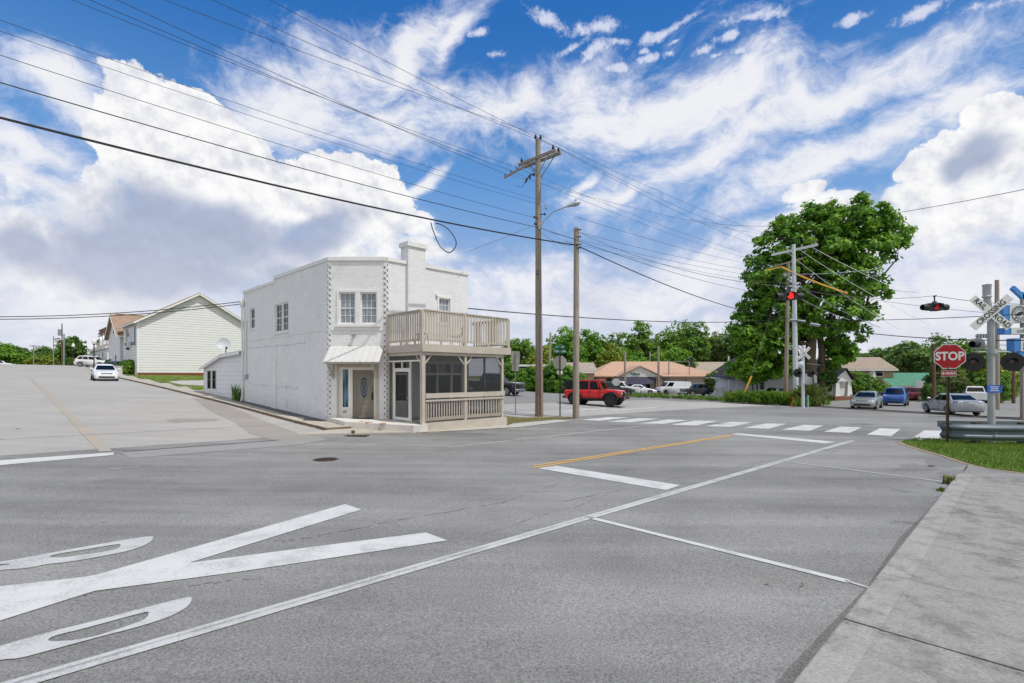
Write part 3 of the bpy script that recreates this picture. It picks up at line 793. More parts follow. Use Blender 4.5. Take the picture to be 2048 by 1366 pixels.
# far sidewalk that climbs the side street, and its kerb
K0 = 8.75
for a, b in zip([18.6, 21.5, 24.5, 27.5, 30.5, 33.5, 37, 41, 46, 52, 60, 68], [21.5, 24.5, 27.5, 30.5, 33.5, 37, 41, 46, 52, 60, 68, 76]):
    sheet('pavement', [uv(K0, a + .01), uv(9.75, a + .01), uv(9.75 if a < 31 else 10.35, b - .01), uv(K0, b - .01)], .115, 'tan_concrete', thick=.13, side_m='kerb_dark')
sheet('pavement_apron', [uv(7.3, 18.0), uv(12.0, 16.0), uv(12, 19), uv(9.86, 20.7), uv(K0, 20.7), uv(K0, 18.6)], .035, 'tan_concrete', thick=.06)
# porch pad and the ground round the corner building
sheet('porch_pad', [uv(9.75, 20.9), uv(9.62, 18.9), uv(11.1, 16.35), uv(11.75, 16.35), uv(11.75, 19.1), uv(11.5, 19.1), uv(9.9, 20.75)], .28, 'pale_concrete', thick=.34)
sheet('gravel_strip', [uv(11.3, 16.2), uv(16, 15.5), uv(20.6, 16.3), uv(20.4, 17.2), uv(17, 16.9), uv(16.1, 16.4), uv(11.7, 16.4)], .02, 'gravel')
sheet('dry_grass_strip', [uv(16.2, 16.5), uv(17, 16.9), uv(20.4, 17.1), uv(22.4, 17.2), uv(22.1, 17.8), uv(19.3, 18.6), uv(19.2, 36), uv(16.2, 36)], .035, 'dry_verge')
sheet('building_yard', uvrect(9.9, 19.2, 19, 46), -.015, 'gravel')
sheet('lawn', [uv(10.4, 40.2), uv(30, 41), uv(30, 73), uv(10.4, 73)], .05, 'lawn')
GRV = gpoly((335, 765), (365, 762.5), (408, 762), (425, 772), (400, 773), (362, 771))
sheet('gravel_drive', GRV, .075, 'gravel')
sheet('driveway', uvrect(9.6, 26.2 + 47.2, 26, 125), .01, 'lot_asphalt')
# patches and seams
sheet('asphalt_patch', gpoly((385, 797), (425, 800), (600, 868), (640, 874), (560, 884), (500, 868), (470, 845), (420, 822)), .005, 'patch_asphalt')
sheet('asphalt_patch', gpoly((560, 884), (640, 874), (655, 880), (598, 890)), .009, 'fresh_patch')
sheet('asphalt_patch', gpoly((240, 905), (420, 893), (560, 884), (598, 890), (470, 900), (260, 917)), .007, 'fresh_patch')
sheet('asphalt_patch', gpoly((330, 840), (352, 837), (440, 838), (430, 842), (345, 845)), .006, 'patch_asphalt')
sheet('tar_seam', gpoly((245, 903), (420, 890), (560, 879), (560, 880.5), (420, 890.9), (245, 904)), .011, 'stained_asphalt')
sheet('worn_shoulder', gpoly((1850, 905), (1890, 918), (1925, 935), (1880, 941), (1800, 925), (1790, 915)), .005, 'dark_asphalt') if False else None
# railway: grooves across the asphalt, open track beyond the street
RL = [(43.0, -2.2), (44.2, .1), (47.9, 6.4), (51.8, 13.0), (54.2, 18.0), (56.8, 25), (60.5, 36), (65, 50), (70, 66)]
def rail_at(v, off=0):
    i = max(k for k in range(len(RL) - 1) if RL[k][1] <= v or k == 0)
    (u0, v0), (u1, v1) = RL[i], RL[i + 1]
    t = (v - v0) / (v1 - v0); L = math.hypot(u1 - u0, v1 - v0)
    return u0 + (u1 - u0) * t + off * (v1 - v0) / L, v - off * (u1 - u0) / L
for k, off in enumerate((-.72, .72)):
    a = [uv(*rail_at(v, off - .13)) for v in (-2, 1, 4, 7, 10, 13, 16)]; b = [uv(*rail_at(v, off + .13)) for v in (16, 13, 10, 7, 4, 1, -2)]
    sheet('track_groove', a + b, .006, 'dark_asphalt')
    mb = MB(); pts = []
    for v in np.arange(-9, 62, 1.0):
        X, Y = uv(*rail_at(max(v, -2), off) if v >= -2 else (rail_at(-2, off)[0] + (v + 2) * .55, v)); pts.append((X, Y, terrain(X, Y) + (.02 if v < 16.5 else .16)))
    for p, q in zip(pts, pts[1:]): mb.bar(p, q, .075, .05 if p[2] - terrain(p[0], p[1]) < .1 else .16)
    tag(mb.build('rail', 'rail_steel'), kind='structure')
a = [uv(*rail_at(v, -1.6)) for v in (17, 20, 25, 32, 40, 50, 60)]; b = [uv(*rail_at(v, 1.6)) for v in (60, 50, 40, 32, 25, 20, 17)]
sheet('ballast', a + b, .06, 'gravel', thick=.12)
mb = MB()
for v in np.arange(17.3, 60, .62):
    p, q = uv(*rail_at(v, -1.25)), uv(*rail_at(v, 1.25)); z = (terrain(*p) + terrain(*q)) / 2 + .075
    mb.bar((p[0], p[1], z), (q[0], q[1], z), .2, .06)
tag(mb.build('railway_ties', 'tie_wood'), kind='structure')

# markings, traced in image pixels and given back their own place on the ground
PZ = .008
def line(name, p, q, w, m, dz=PZ):
    a, b = G(*p).xy, G(*q).xy; d = (b - a).normalized(); n = Vector((-d.y, d.x)) * w / 2
    return sheet(name, [a + n, b + n, b - n, a - n], dz, m)
def uline(name, u0, u1, v, w, m, v1=None):
    v1 = v if v1 is None else v1
    return sheet(name, [uv(u0, v - w / 2), uv(u1, v1 - w / 2), uv(u1, v1 + w / 2), uv(u0, v + w / 2)], PZ, m)
# parking line: two strips with worn asphalt between them
p0, p1 = to_uv(*G(40, 1362)[:2]), to_uv(*G(1700, 883)[:2])
for o, w_ in ((-.05, .07), (.05, .06), (-.001, .03)):
    uline('parking_line', p0[0] - 3, p1[0] + .4, p0[1] + o, w_, 'thin_white_paint' if w_ > .05 else 'worn_paint', p1[1] + o)
line('parking_stall_line', (1172, 1034), (1697, 1164), .11, 'white_paint')
line('parking_stall_line', (1690, 1162), (1742, 1178), .05, 'worn_paint')
line('parking_stall_line', (1556, 921), (1896, 965), .07, 'white_paint')
for dy in (-2.2, 2.2): line('centre_line', (1066, 934 + dy * .9), (1464, 871 + dy * .35), .10, 'yellow_paint')
sheet('stop_line', gpoly((1075, 937), (1112, 932), (1360, 971), (1332, 981)), PZ, 'white_paint')
sheet('stop_line', gpoly((1462, 869), (1475, 866.5), (1672, 884), (1650, 887)), PZ, 'white_paint')
line('lane_line', (898, 895), (1276, 853), .09, 'thin_white_paint')
line('lane_line', (1745, 882), (1790, 884), .12, 'worn_paint')
sheet('stop_line', gpoly((-260, 944), (0, 921), (228, 905), (227, 910.5), (0, 931), (-260, 958)), PZ, 'white_paint')
sheet('stop_line', gpoly((218, 938), (280, 934), (280, 935), (218, 939)), PZ, 'worn_paint')
for o in (-.16, .16): uline('street_centre_line', 0, 1, 0, 0, 'faint_yellow_paint') if False else None
def vline(name, u, v0, v1, w, m, u1=None):
    u1 = u if u1 is None else u1
    n = max(1, int((v1 - v0) / 3)); L = [v0 + (v1 - v0) * i / n for i in range(n + 1)]
    uu = lambda v: u + (u1 - u) * (v - v0) / (v1 - v0)
    return sheet(name, [uv(uu(v) - w / 2, v) for v in L] + [uv(uu(v) + w / 2, v) for v in reversed(L)], PZ, m)
for o in (0,): vline('centre_line', 2.05 + o, 17.3, 72, .26, 'faint_yellow_paint', 2.15 + o)
# crosswalk over the main street
for bar in [((88, 85), (140, 88), (224, 78), (165, 77)), ((162, 90), (228, 92), (310, 82), (252, 80)), ((253, 95), (320, 96.5), (393, 86), (335, 84)), ((342, 99), (414, 101), (478, 88.5), (412, 87)), ((441, 103), (515, 105), (572, 92), (511, 90.5)),
            ((548, 108), (622, 110), (670, 96), (612, 95)), ((657, 113), (737, 116), (776, 101), (720, 99)), ((776, 119), (850, 122), (884, 106), (823, 104)), ((898, 127), (968, 131), (994, 111), (935, 109)), ((1030, 135), (1103, 138), (1115, 116), (1061, 115))]:
    sheet('crosswalk_stripe', gpoly(*[(1100 + x / 1.4177, 780 + y / 1.4177) for x, y in bar]), PZ, 'white_paint')
# crosswalk and edge lines of the cross street
line('crosswalk_stripe', (1128, 823), (1212, 817), .32, 'white_paint')
line('crosswalk_stripe', (1222, 821), (1315, 815), .35, 'white_paint')
line('lane_line', (1005, 803), (1180, 821), .12, 'worn_paint'); line('lane_line', (1005, 797), (1200, 817), .12, 'worn_paint')
line('lane_line', (1125, 829), (1190, 836), .12, 'worn_paint')
# railroad crossing symbol: the big X and the tops of the two R
xl = [(-330, 1204), (0, 1174), (170, 1155), (196, 1150), (690, 1009), (723, 1020), (378, 1127), (640, 1093), (852, 1066), (895, 1082), (470, 1146), (190, 1183), (0, 1243), (-160, 1290), (-420, 1330)]
sheet('railroad_symbol', gpoly(*xl), PZ, 'white_paint')
from mathutils.geometry import tessellate_polygon
def smooth_loop(pts, n=5):
    out = []; m = len(pts); P = [Vector(p) for p in pts]
    for i in range(m):
        a, b, c, d = P[i - 1], P[i], P[(i + 1) % m], P[(i + 2) % m]
        for k in range(n):
            t = k / n; out.append(.5 * (2 * b + (c - a) * t + (2 * a - 5 * b + 4 * c - d) * t * t + (3 * b - a - 3 * c + d) * t ** 3))
    return out
def letter(outer, holes, m):
    """painted letter with its open counter"""
    L = [[G(p.x, p.y) + Z_ for p in smooth_loop(o)] for o in [outer] + holes]
    tri = tessellate_polygon([[Vector((p.x, p.y, 0)) for p in l] for l in L]); V = [p for l in L for p in l]
    mb = MB(); mb.add(V, [tuple(t) for t in tri]); o = mb.build('railroad_letter', m)
    if o.data.polygons[0].normal.z < 0: o.data.flip_normals()
    return tag(o, kind='structure')
Z_ = Vector((0, 0, PZ)); cp = lambda *q: [(x / 2.048, 900 + y / 2.048) for x, y in q]
letter(cp((-140, 478), (0, 461), (200, 425), (400, 389), (560, 362), (618, 357), (628, 361), (612, 381), (570, 402), (500, 421), (360, 448), (270, 462), (190, 471), (110, 486), (0, 495), (-140, 514)),
       [cp((203, 441), (240, 428), (360, 408), (470, 390), (493, 391), (482, 405), (430, 418), (350, 430), (260, 442)), cp((-130, 494), (-60, 476), (20, 469), (40, 472), (0, 480), (-80, 496))], 'thin_white_paint')
letter(cp((-240, 872), (0, 806), (200, 750), (400, 700), (560, 658), (700, 621), (768, 606), (785, 611), (775, 636), (740, 663), (680, 691), (560, 729), (400, 771), (200, 825), (80, 856), (0, 864), (-240, 908)),
       [cp((198, 779), (230, 763), (330, 738), (460, 703), (592, 668), (608, 671), (600, 690), (566, 708), (480, 738), (390, 765), (310, 781), (240, 787), (206, 786))], 'thin_white_paint')
# a broken crack along the lane, oil marks and the dark gutter line
def crack_line(a, b, n, w, seed, m='stained_asphalt'):
    w *= .8
    r = random.Random(seed); A, B = G(*a).xy, G(*b).xy; d = (B - A).normalized(); nn = Vector((-d.y, d.x)); L_ = (B - A).length; mb = MB(); t = 0; off = 0
    while t < L_:
        l = r.uniform(.08, .5) * L_ / n * 2; off += r.uniform(-.03, .03); off *= .9
        if r.random() < .72:
            p, q = A + d * t + nn * off, A + d * (t + l * .8) + nn * (off + r.uniform(-.03, .03)); ww = w * r.uniform(.4, 1.4) / 2
            mb.add([(*(p - nn * ww), terrain(*p) + .005), (*(q - nn * ww * .5), terrain(*q) + .005), (*(q + nn * ww * .6), terrain(*q) + .005), (*(p + nn * ww), terrain(*p) + .005)], [(0, 1, 2, 3)])
        t += l
    return tag(mb.build('asphalt_crack', m, fix=False), kind='structure')
crack_line((560, 1085), (1010, 1004), 26, .035, 1); crack_line((1130, 1003), (1660, 895), 40, .03, 2); crack_line((1010, 1004), (1140, 962), 12, .02, 3); crack_line((905, 1085), (1240, 985), 20, .018, 4)
crack_line((330, 1180), (560, 1155), 10, .04, 5); crack_line((60, 1210), (330, 1165), 12, .035, 6); crack_line((620, 905), (870, 880), 10, .04, 7); crack_line((0, 985), (420, 940), 12, .03, 8)
sheet('gutter_dirt_shade', [uv(-14, SW - .02), uv(15, SW - .02), uv(15, SW + .07), uv(11, SW + .05), uv(8.5, SW + .12), uv(6.2, SW + .06), uv(4, SW + .13), uv(2, SW + .07), uv(0, SW + .12), uv(-14, SW + .1)], .004, 'dark_gutter')  # gutter dirt, with the kerb's shadow line painted into the same dark tone
for k, (x, y, rx, ry) in enumerate([(1900, 925, 60, 13), (1830, 935, 50, 9), (1905, 948, 36, 9),]):
    c = G(x, y); e1 = G(x + rx, y).xy - c.xy; e2 = G(x, y + ry).xy - c.xy; r = random.Random(k)
    sheet('oil_stain', [c.xy + e1 * math.cos(t) * q + e2 * math.sin(t) * q for t, q in ((2 * PI * i / 16, r.uniform(.55, 1.15)) for i in range(16))], .003, 'stained_asphalt')
for k, (x, y, rx, ry) in enumerate([(736, 844.5, 10, 1.5), (766, 847.5, 10, 1.4), (748, 848, 5, .9), (722, 843.5, 7, .8)]):
    r = random.Random(40 + k); T_ = [(x + math.cos(t) * rx * q, y + math.sin(t) * ry * q) for t, q in ((2 * PI * i / 14, r.uniform(.4, 1.2)) for i in range(14))]
    sheet('rust_stain', [G(a, b, .28).xy for a, b in T_], .2835, 'rust_stain')
sheet('shaded_asphalt_fillet', [uv(9.84, 20.6), uv(9.84, 31.4), uv(9.4, 31.4), uv(9.3, 26), uv(9.22, 23), uv(9.15, 21.4), uv(9.45, 20.7)], .12, 'shaded_fillet_asphalt')  # dark asphalt strip, with the wall's shade also put into its colour
# iron covers
def disc(name, label, cat, px, py, r, m, rim):
    c = G(px, py); T = thing(name, label, cat, (c.x, c.y, c.z), -PI / 4 * 0)
    mb = MB(); mb.lathe([(0, .008), (r * .86, .008), (r * .86, .004)], 28)
    for k in range(-5, 6):
        h = math.sqrt(max(0, (r * .8) ** 2 - (k * r * .15) ** 2)); mb.box(-h, h, k * r * .15 - .012, k * r * .15 + .012, .006, .013)
    mb.build('lid', m, T); q = MB(); q.lathe([(r * .87, -.02), (r * .87, .012), (r, .012), (r, -.02)], 28); q.build('rim', rim, T)
disc('manhole_cover', 'round dark iron manhole cover in the main street asphalt', 'manhole cover', 651, 919.5, .31, 'rust_iron', 'dark_asphalt')
c = G(712, 872); T = thing('drain_grate', 'rusty street drain grate at the kerb before the corner porch pad', 'drain', (c.x, c.y, c.z), 0)
mb = MB(); mb.box(-.42, .42, -.25, .25, -.03, .006); mb.build('frame', 'rust_iron', T)
mb = MB()
for k in range(9): mb.box(-.37 + k * .09, -.33 + k * .09, -.2, .2, .006, .02)
mb.build('bars', 'rust_iron', T)
c = G(690, 884); 
# fallen leaves and litter
rng = random.Random(3)
for k, (x, y) in enumerate([(1605, 1173), (1535, 1170), (1845, 1048)]):
    c = G(x, y); mb = MB(); s_ = .028
    mb.add([(-s_, 0, .012), (0, -s_ * .55, .02), (s_, 0, .03), (0, s_ * .55, .016)], [(0, 1, 2), (0, 2, 3)])
    o = mb.build('fallen_leaf', 'leaf_litter', fix=False, loc=(c.x, c.y, c.z + .005)); o.rotation_euler.z = rng.uniform(0, 6)
    tag(o, 'small dry brown leaf lying on the grey asphalt by the kerb' if k == 2 else 'small dry brown leaf lying out on the open asphalt', 'leaf', 'dry leaves blown over the asphalt')
def grass_patch(name, poly, n, h, m, seed, dz=.05, parent=None, label=None, skip=None):
    """thin blades over a patch of ground: nobody could count them"""
    r = np.random.default_rng(seed); P = np.array([p[:2] for p in poly]); lo, hi = P.min(0), P.max(0)
    pts = r.uniform(lo, hi, (n * 4, 2)); ins = np.zeros(len(pts), bool)
    for i in range(len(P)):
        a, b = P[i], P[i - 1]
        c_ = ((a[1] > pts[:, 1]) != (b[1] > pts[:, 1])) & (pts[:, 0] < (b[0] - a[0]) * (pts[:, 1] - a[1]) / (b[1] - a[1] + 1e-12) + a[0]); ins ^= c_
    pts = pts[ins]
    if skip:
        S_ = np.array([q[:] for q in skip]); ins = np.zeros(len(pts), bool)
        for i in range(len(S_)):
            a, b = S_[i], S_[i - 1]; ins ^= ((a[1] > pts[:, 1]) != (b[1] > pts[:, 1])) & (pts[:, 0] < (b[0] - a[0]) * (pts[:, 1] - a[1]) / (b[1] - a[1] + 1e-12) + a[0])
        pts = pts[~ins | (r.random(len(pts)) < .04)]
    pts = pts[:n]; mb = MB()
    for x, y in pts:
        z = terrain(x, y) + dz; a = r.uniform(0, 6.28); hh = h * r.uniform(.4, 1.3); w_ = hh * .07 + .004; l = hh * r.uniform(.1, .7)
        ca, sa = math.cos(a), math.sin(a); b = r.uniform(0, 6.28)
        mb.add([(x - ca * w_, y - sa * w_, z), (x + ca * w_, y + sa * w_, z), (x + math.cos(b) * l, y + math.sin(b) * l, z + hh)], [(0, 1, 2)])
    o = mb.build(name, m, fix=False)
    return tag(o, label, 'grass', kind='stuff')
vpoly = vp + [uv(15.15, -.9), uv(15.15, -5), uv(21, -6), uv(28, -6), uv(26.6, -1), uv(24.6, 2.6), uv(23, 2.95), G(1842, 877)[:2]]
grass_patch('grass', vpoly, 30000, .085, 'grass_blade', 1, .03, label='short green mown grass on the verge round the stop sign')
grass_patch('grass', [uv(16.2, 16.5), uv(17, 16.9), uv(20.4, 17.1), uv(22.3, 17.25), uv(22, 17.7), uv(19.3, 18.6), uv(18.5, 24), uv(16.2, 24)], 5000, .07, 'dry_blade', 2, .03, label='dry yellowish grass at the foot of the wooden poles')
grass_patch('grass', [uv(10.5, 40.3), uv(29, 41), uv(29, 72), uv(10.5, 72)], 26000, .12, 'grass_blade', 3, .04, skip=GRV, label='bright green lawn beside the tall cream gable house')
# ------------------------------------------------------------------ the white brick corner building
B0 = uv(9.83, 19.0)
BT = thing('corner_building', 'two-storey white painted brick building with a cut-off corner entrance and a screened porch', 'building', (B0[0], B0[1], .10), PI / 4)
CH = 1.71; LX, LY = 6.17, 12.25
ZR = 6.80; ZL = 6.60
wl = Wall(BT, (0, LY), (0, -1)); wc = Wall(BT, (0, CH), (1, -1)); wr = Wall(BT, (CH, 0), (1, 0)); wb = Wall(BT, (LX, LY), (-1, 0)); we = Wall(BT, (LX, 0), (0, 1))
CL = CH * math.sqrt(2)
win_ls = wl.rect(499.5, 616, 509.5, 658); win_ld = wl.rect(550, 606, 576.5, 663)
win_c1 = wc.rect(678.5, 584.5, 711, 647.5); win_c2 = wc.rect(721, 584.5, 754, 647.5)
win_r = wr.rect(878, 597, 900, 640); win_r = (win_r[0], win_r[1], win_r[3] - 1.15, win_r[3])
ent = (wc.rect(678, 735, 751, 838)[0], wc.rect(678, 735, 751, 838)[1], .05, wc.rect(678, 735, 751, 838)[3])
shop = (.28, LX - CH - .3, .75, 2.55)
sstepL = min(wl.sz(553, 560)[0], win_ld[0] - .1)
mb = MB()
holed_wall(mb, wl, 0, sstepL, -.6, ZL - .06, [win_ls], .16)
holed_wall(mb, wl, sstepL, LY - CH, -.6, ZR - .06, [win_ld], .16)
holed_wall(mb, wc, 0, CL, -.6, ZR - .06, [win_c1, win_c2, ent], .16)
holed_wall(mb, wr, 0, LX - CH, -.6, ZR - .06, [win_r, shop], .16)
holed_wall(mb, we, 0, LY, -.6, ZL - .06, []); holed_wall(mb, wb, 0, LX, -.6, ZL - .06, [])
wall = mb.build('wall', 'white_brick', BT)
# roof deck behind the parapet
mb = MB(); mb.prism([(.1, CH, 6.2), (CH, .1, 6.2), (LX - .1, .1, 6.2), (LX - .1, LY - .1, 6.2), (.1, LY - .1, 6.2)], (0, 0, .05)); mb.build('roof', 'tan_shingle', BT)
# coping, stepped on the long side
mb = MB()
mb.wbox(wl, sstepL + .002, LY - CH + .03, ZR - .06, ZR + .09, -.2, .05); mb.wbox(wl, -.03, sstepL, ZL - .06, ZL + .08, -.2, .05)
mb.wbox(wl, sstepL, sstepL + .16, ZL + .03, ZR - .06, -.2, .03)
mb.wbox(wc, -.012, CL + .012, ZR - .06, ZR + .094, -.2, .055); mb.wbox(wr, .03, LX - CH + .05, ZR - .06, ZR + .088, -.2, .05)
mb.build('coping', 'trim_white', BT)
# string course shadow joint under the upper storey
zc = wc.sz(715, 660)[1]
mb = MB(); mb.wbox(wl, 0, LY - CH, zc - .02, zc + .05, 0, .022); mb.wbox(wc, 0, CL, zc - .022, zc + .05, 0, .024); mb.wbox(wr, 0, LX - CH, zc - .02, zc + .05, 0, .022)
mb.build('string_course', 'white_brick', BT)
# toothed corner bricks with flush dark boxes painting the recess shade between them
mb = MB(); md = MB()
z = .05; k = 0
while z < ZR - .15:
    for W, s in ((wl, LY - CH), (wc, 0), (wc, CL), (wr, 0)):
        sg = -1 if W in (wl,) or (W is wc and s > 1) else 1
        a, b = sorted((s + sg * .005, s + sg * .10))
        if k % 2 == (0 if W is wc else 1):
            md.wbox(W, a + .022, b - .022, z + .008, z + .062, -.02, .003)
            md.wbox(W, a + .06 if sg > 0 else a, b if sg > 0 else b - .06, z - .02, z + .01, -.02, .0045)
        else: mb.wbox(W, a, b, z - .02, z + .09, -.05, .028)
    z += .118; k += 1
join_into(wall, mb.build('corner_brick', 'white_brick', BT)); join_into(wall, md.build('corner_gap_shade', 'shade_void', BT))
# shallow pilaster, stains of old repair, conduit and service box on the long wall
r = wl.rect(546, 693, 554, 813)
mb = MB(); mb.wbox(wl, r[0], r[1], -.3, r[3], 0, .07); mb.build('pilaster', 'white_brick', BT)
def crack(W, pts, w=.018, d=.004):
    m_ = MB()
    P = [W.sz(*p) for p in pts]
    Q = []
    for (a, b), (c, e) in zip(P, P[1:]):
        n = max(2, int(math.hypot(c - a, e - b) / .18))
        for i in range(n): Q.append((a + (c - a) * i / n + rng.uniform(-.015, .015), b + (e - b) * i / n + rng.uniform(-.02, .02)))
    Q.append(P[-1])
    for (a, b), (c, e) in zip(Q, Q[1:]): m_.bar(W.pt(a, d * .3, b), W.pt(c, d * .3, e), w * rng.uniform(.4, 1.1), .006)
    return m_
cm = MB()
for pts in ([(496, 697), (540, 693), (580, 690), (612, 685)], [(494, 763), (506, 769), (540, 771)], [(555, 775), (578, 774), (592, 778), (597, 774)], [(573, 770), (573, 779)], [(574, 799), (574, 815)]):
    c_ = crack(wl, pts); cm.add(c_.v, c_.f)
join_into(wall, cm.build('plaster_crack', 'shade_void', BT))
mb = MB()
a = [wl.sz(494.5, y)[0:2] for y in (641, 700, 748)]
mb.tube([wl.pt(s, .03, z) for s, z in a], .014, 6)
q = wl.rect(493, 749, 497, 757); mb.wbox(wl, q[0], q[1], q[2], q[3], 0, .1); s, z = wl.sz(491, 760); mb.tube([wl.pt(q[0] + .1, .05, q[2]), wl.pt(s, .05, z), wl.pt(s - .1, .04, z + .02)], .012, 5)
mb.build('electric_conduit', 'steel', BT)
# downspout at the far corner with its funnel head
s0_, z0_ = wl.sz(488.5, 608); mb = MB()
mb.lathe([(.05, -.2), (.12, -.05), (.13, .12)], 10, wl.pt(.12, .12, z0_)); mb.tube([wl.pt(.02, .1, z0_ + .25), wl.pt(.08, .13, z0_ + .12)], .06, 8)
mb.tube([wl.pt(.12, .12, z0_ - .15), wl.pt(.12, .1, 3.4), wl.pt(.12, .1, .8), wl.pt(.1, .16, .38)], .05, 8)
mb.build('downspout', 'trim_white', BT)
# windows of the upper storey
for W, rr, gm, tr in ((wl, win_ls, 'window_glass', 0), (wl, win_ld, 'window_glass', 0)):
    if rr is win_ld:
        m_ = (rr[0] + rr[1]) / 2
        window(BT, W, (rr[0], m_ - .04, rr[2], rr[3]), 'trim_white', gm, .06, -.06, 2, 4, sill=False); window(BT, W, (m_ + .04, rr[1], rr[2], rr[3]), 'trim_white', gm, .06, -.06, 2, 4, sill=False)
        mb = MB(); mb.wbox(W, m_ - .039, m_ + .039, rr[2], rr[3], -.13, -.03); mb.wbox(W, rr[0] - .08, rr[1] + .08, rr[2] - .1, rr[2] - .004, -.1, .06); mb.build('window_sill', 'trim_white', BT)
    else: window(BT, W, rr, 'trim_white', gm, .07, -.06, 1, 2)
for rr in (win_c1, win_c2): window(BT, wc, rr, 'trim_white', 'curtain_glass', .055, -.05, 3, 4, sill=False)
q = wc.rect(674, 579.5, 758, 655)
mb = MB(); m0, m1 = win_c1[1] + .002, win_c2[0] - .002
mb.wbox(wc, q[0], win_c1[0] - .002, win_c1[2] - .03, q[3], 0, .035); mb.wbox(wc, win_c2[1] + .002, q[1], win_c1[2] - .03, q[3], 0, .035); mb.wbox(wc, m0, m1, win_c1[2] - .03, win_c1[3], 0, .03)
mb.wbox(wc, win_c1[0], win_c2[1], win_c1[3] + .003, q[3] - .003, 0, .032); mb.wbox(wc, q[0] - .06, q[1] + .06, win_c1[2] - .13, win_c1[2] - .032, 0, .09); mb.wbox(wc, q[0] - .02, q[1] + .02, q[2] - .09, win_c1[2] - .132, 0, .03)
mb.build('window_trim', 'trim_white', BT)
window(BT, wr, win_r, 'trim_white', 'curtain_glass', .05, -.05, 3, 4, trim=.10)
# chimney breast and stack
c0, c1 = wr.sz(812.5, 600)[0], wr.sz(847, 600)[0]; zt = wr.sz(828, 492, .3)[1]
mb = MB(); mb.wbox(wr, c0, c1, -.3, ZR + .02, 0, .16); mb.wbox(wr, c0, c1, ZR + .02, zt, -.42, .16); ch = mb.build('chimney', 'white_brick', BT)
mb = MB(); mb.wbox(wr, c0 - .06, c1 + .06, zt, zt + .2, -.48, .22); mb.wbox(wr, c0 + .18, c1 - .2, zt + .2, zt + .3, -.3, .05); mb.build('chimney_cap', 'trim_white', ch)
# floodlight over the awning and a small alarm box
s, z = wc.sz(708.5, 672)
mb = MB(); mb.wbox(wc, s - .05, s + .05, z + .0, z + .06, 0, .1); mb.bar(wc.pt(s - .08, .12, z + .03), wc.pt(s + .08, .12, z + .03), .05, .09); mb.build('floodlight', 'steel', BT)
s, z = wr.sz(873, 590); mb = MB(); mb.wbox(wr, s - .05, s + .05, z - .06, z + .06, 0, .09); mb.build('alarm_box', 'trim_white', BT)
# metal awning on two brackets
sA0, zA = wc.sz(661, 692); sA1 = wc.sz(770.5, 692)[0]; zA1 = zA - .70; OUT = .82
mb = MB(); P = lambda s, d, z: Vector(wc.pt(s, d, z))
e0, e1 = sA0 - .02, sA1 - .05
n_ = 9; prof = []
for i in range(n_):
    a, b = e0 + (e1 - e0) * i / n_, e0 + (e1 - e0) * (i + 1) / n_
    mb.hexa([P(a, OUT, zA1), P(b, OUT, zA1), P(b, .01, zA - .02), P(a, .01, zA - .02), P(a, OUT, zA1 + .018), P(b, OUT, zA1 + .018), P(b, .01, zA), P(a, .01, zA)])
    if i: mb.bar(P(a, OUT, zA1 + .02), P(a, .01, zA + .003), .035, .03)
mb.build('awning', 'metal_roofing', BT)
mb = MB(); mb.add([P(e0, .02, zA - .03), P(e0, .02, zA1 - .04), P(e0, OUT - .05, zA1)], [(0, 1, 2)]); mb.bar(P(e0 + .05, OUT - .06, zA1 - .03), P(e1 - .05, OUT - .06, zA1 - .03), .05, .06)
mb.bar(P(e0 + .03, OUT - .05, zA1 - .02), P(e0 + .03, .02, zA - .06), .05); mb.bar(P(e1 - .03, OUT - .05, zA1 - .02), P(e1 - .03, .02, zA - .06), .05)
mb.build('awning_frame', 'beige_paint', BT)
for px in (664.5, 757):
    s = wc.sz(px, 730)[0] + (.04 if px < 700 else -.08); zb_ = wc.sz(px, 757)[1]
    mb = MB(); mb.bar(P(s, .03, zA1 + .1), P(s, .03, zb_), .07, .06, up=(1, 0, 0)); mb.bar(P(s, .05, zb_ + .06), P(s, OUT - .15, zA1 - .05), .07, .07); mb.build('awning_bracket', 'beige_paint', BT)
# entrance: beige surround, cream frame, sidelight, door
zt = ent[3]; s0, s1 = ent[0], ent[1]
q = wc.rect(674, 722, 757, 838)
mb = MB(); mb.wbox(wc, q[0], s0 - .002, .05, zt, 0, .03); mb.wbox(wc, s1 + .002, q[1], .05, zt, 0, .03); mb.wbox(wc, q[0], q[1], zt + .002, q[3], 0, .032)
mb.build('entrance_surround', 'beige_paint', BT)
dr = wc.rect(705, 740, 747.5, 836); dz0 = .12
mb = MB(); fr = .075
mb.wbox(wc, s0, s0 + fr, dz0, zt, -.12, -.02); mb.wbox(wc, dr[0] - fr, dr[0] - .004, dz0, zt, -.12, -.02); mb.wbox(wc, dr[1] + .004, s1, dz0, zt, -.12, -.02)
mb.wbox(wc, s0 + fr, dr[0] - fr, zt - fr, zt, -.12, -.024); mb.wbox(wc, dr[0] - .004, dr[1] + .004, dr[3] + .004, zt, -.12, -.024); mb.wbox(wc, s0 + fr, dr[0] - fr, dz0, .60, -.12, -.05)
mb.build('door_frame', 'trim_cream', BT)
mb = MB(); gr = wc.rect(684.5, 740, 696, 816); mb.wbox(wc, s0 + fr, gr[0], .6, zt - fr, -.11, -.045); mb.wbox(wc, gr[1], dr[0] - fr, .6, zt - fr, -.11, -.045); mb.wbox(wc, gr[0], gr[1], .6, gr[2], -.11, -.045)
sd = mb.build('sidelight', 'trim_white', BT); mb = MB(); mb.wbox(wc, gr[0], gr[1], gr[2], zt - fr, -.10, -.07); mb.build('pane', 'blue_curtain_glass', sd)
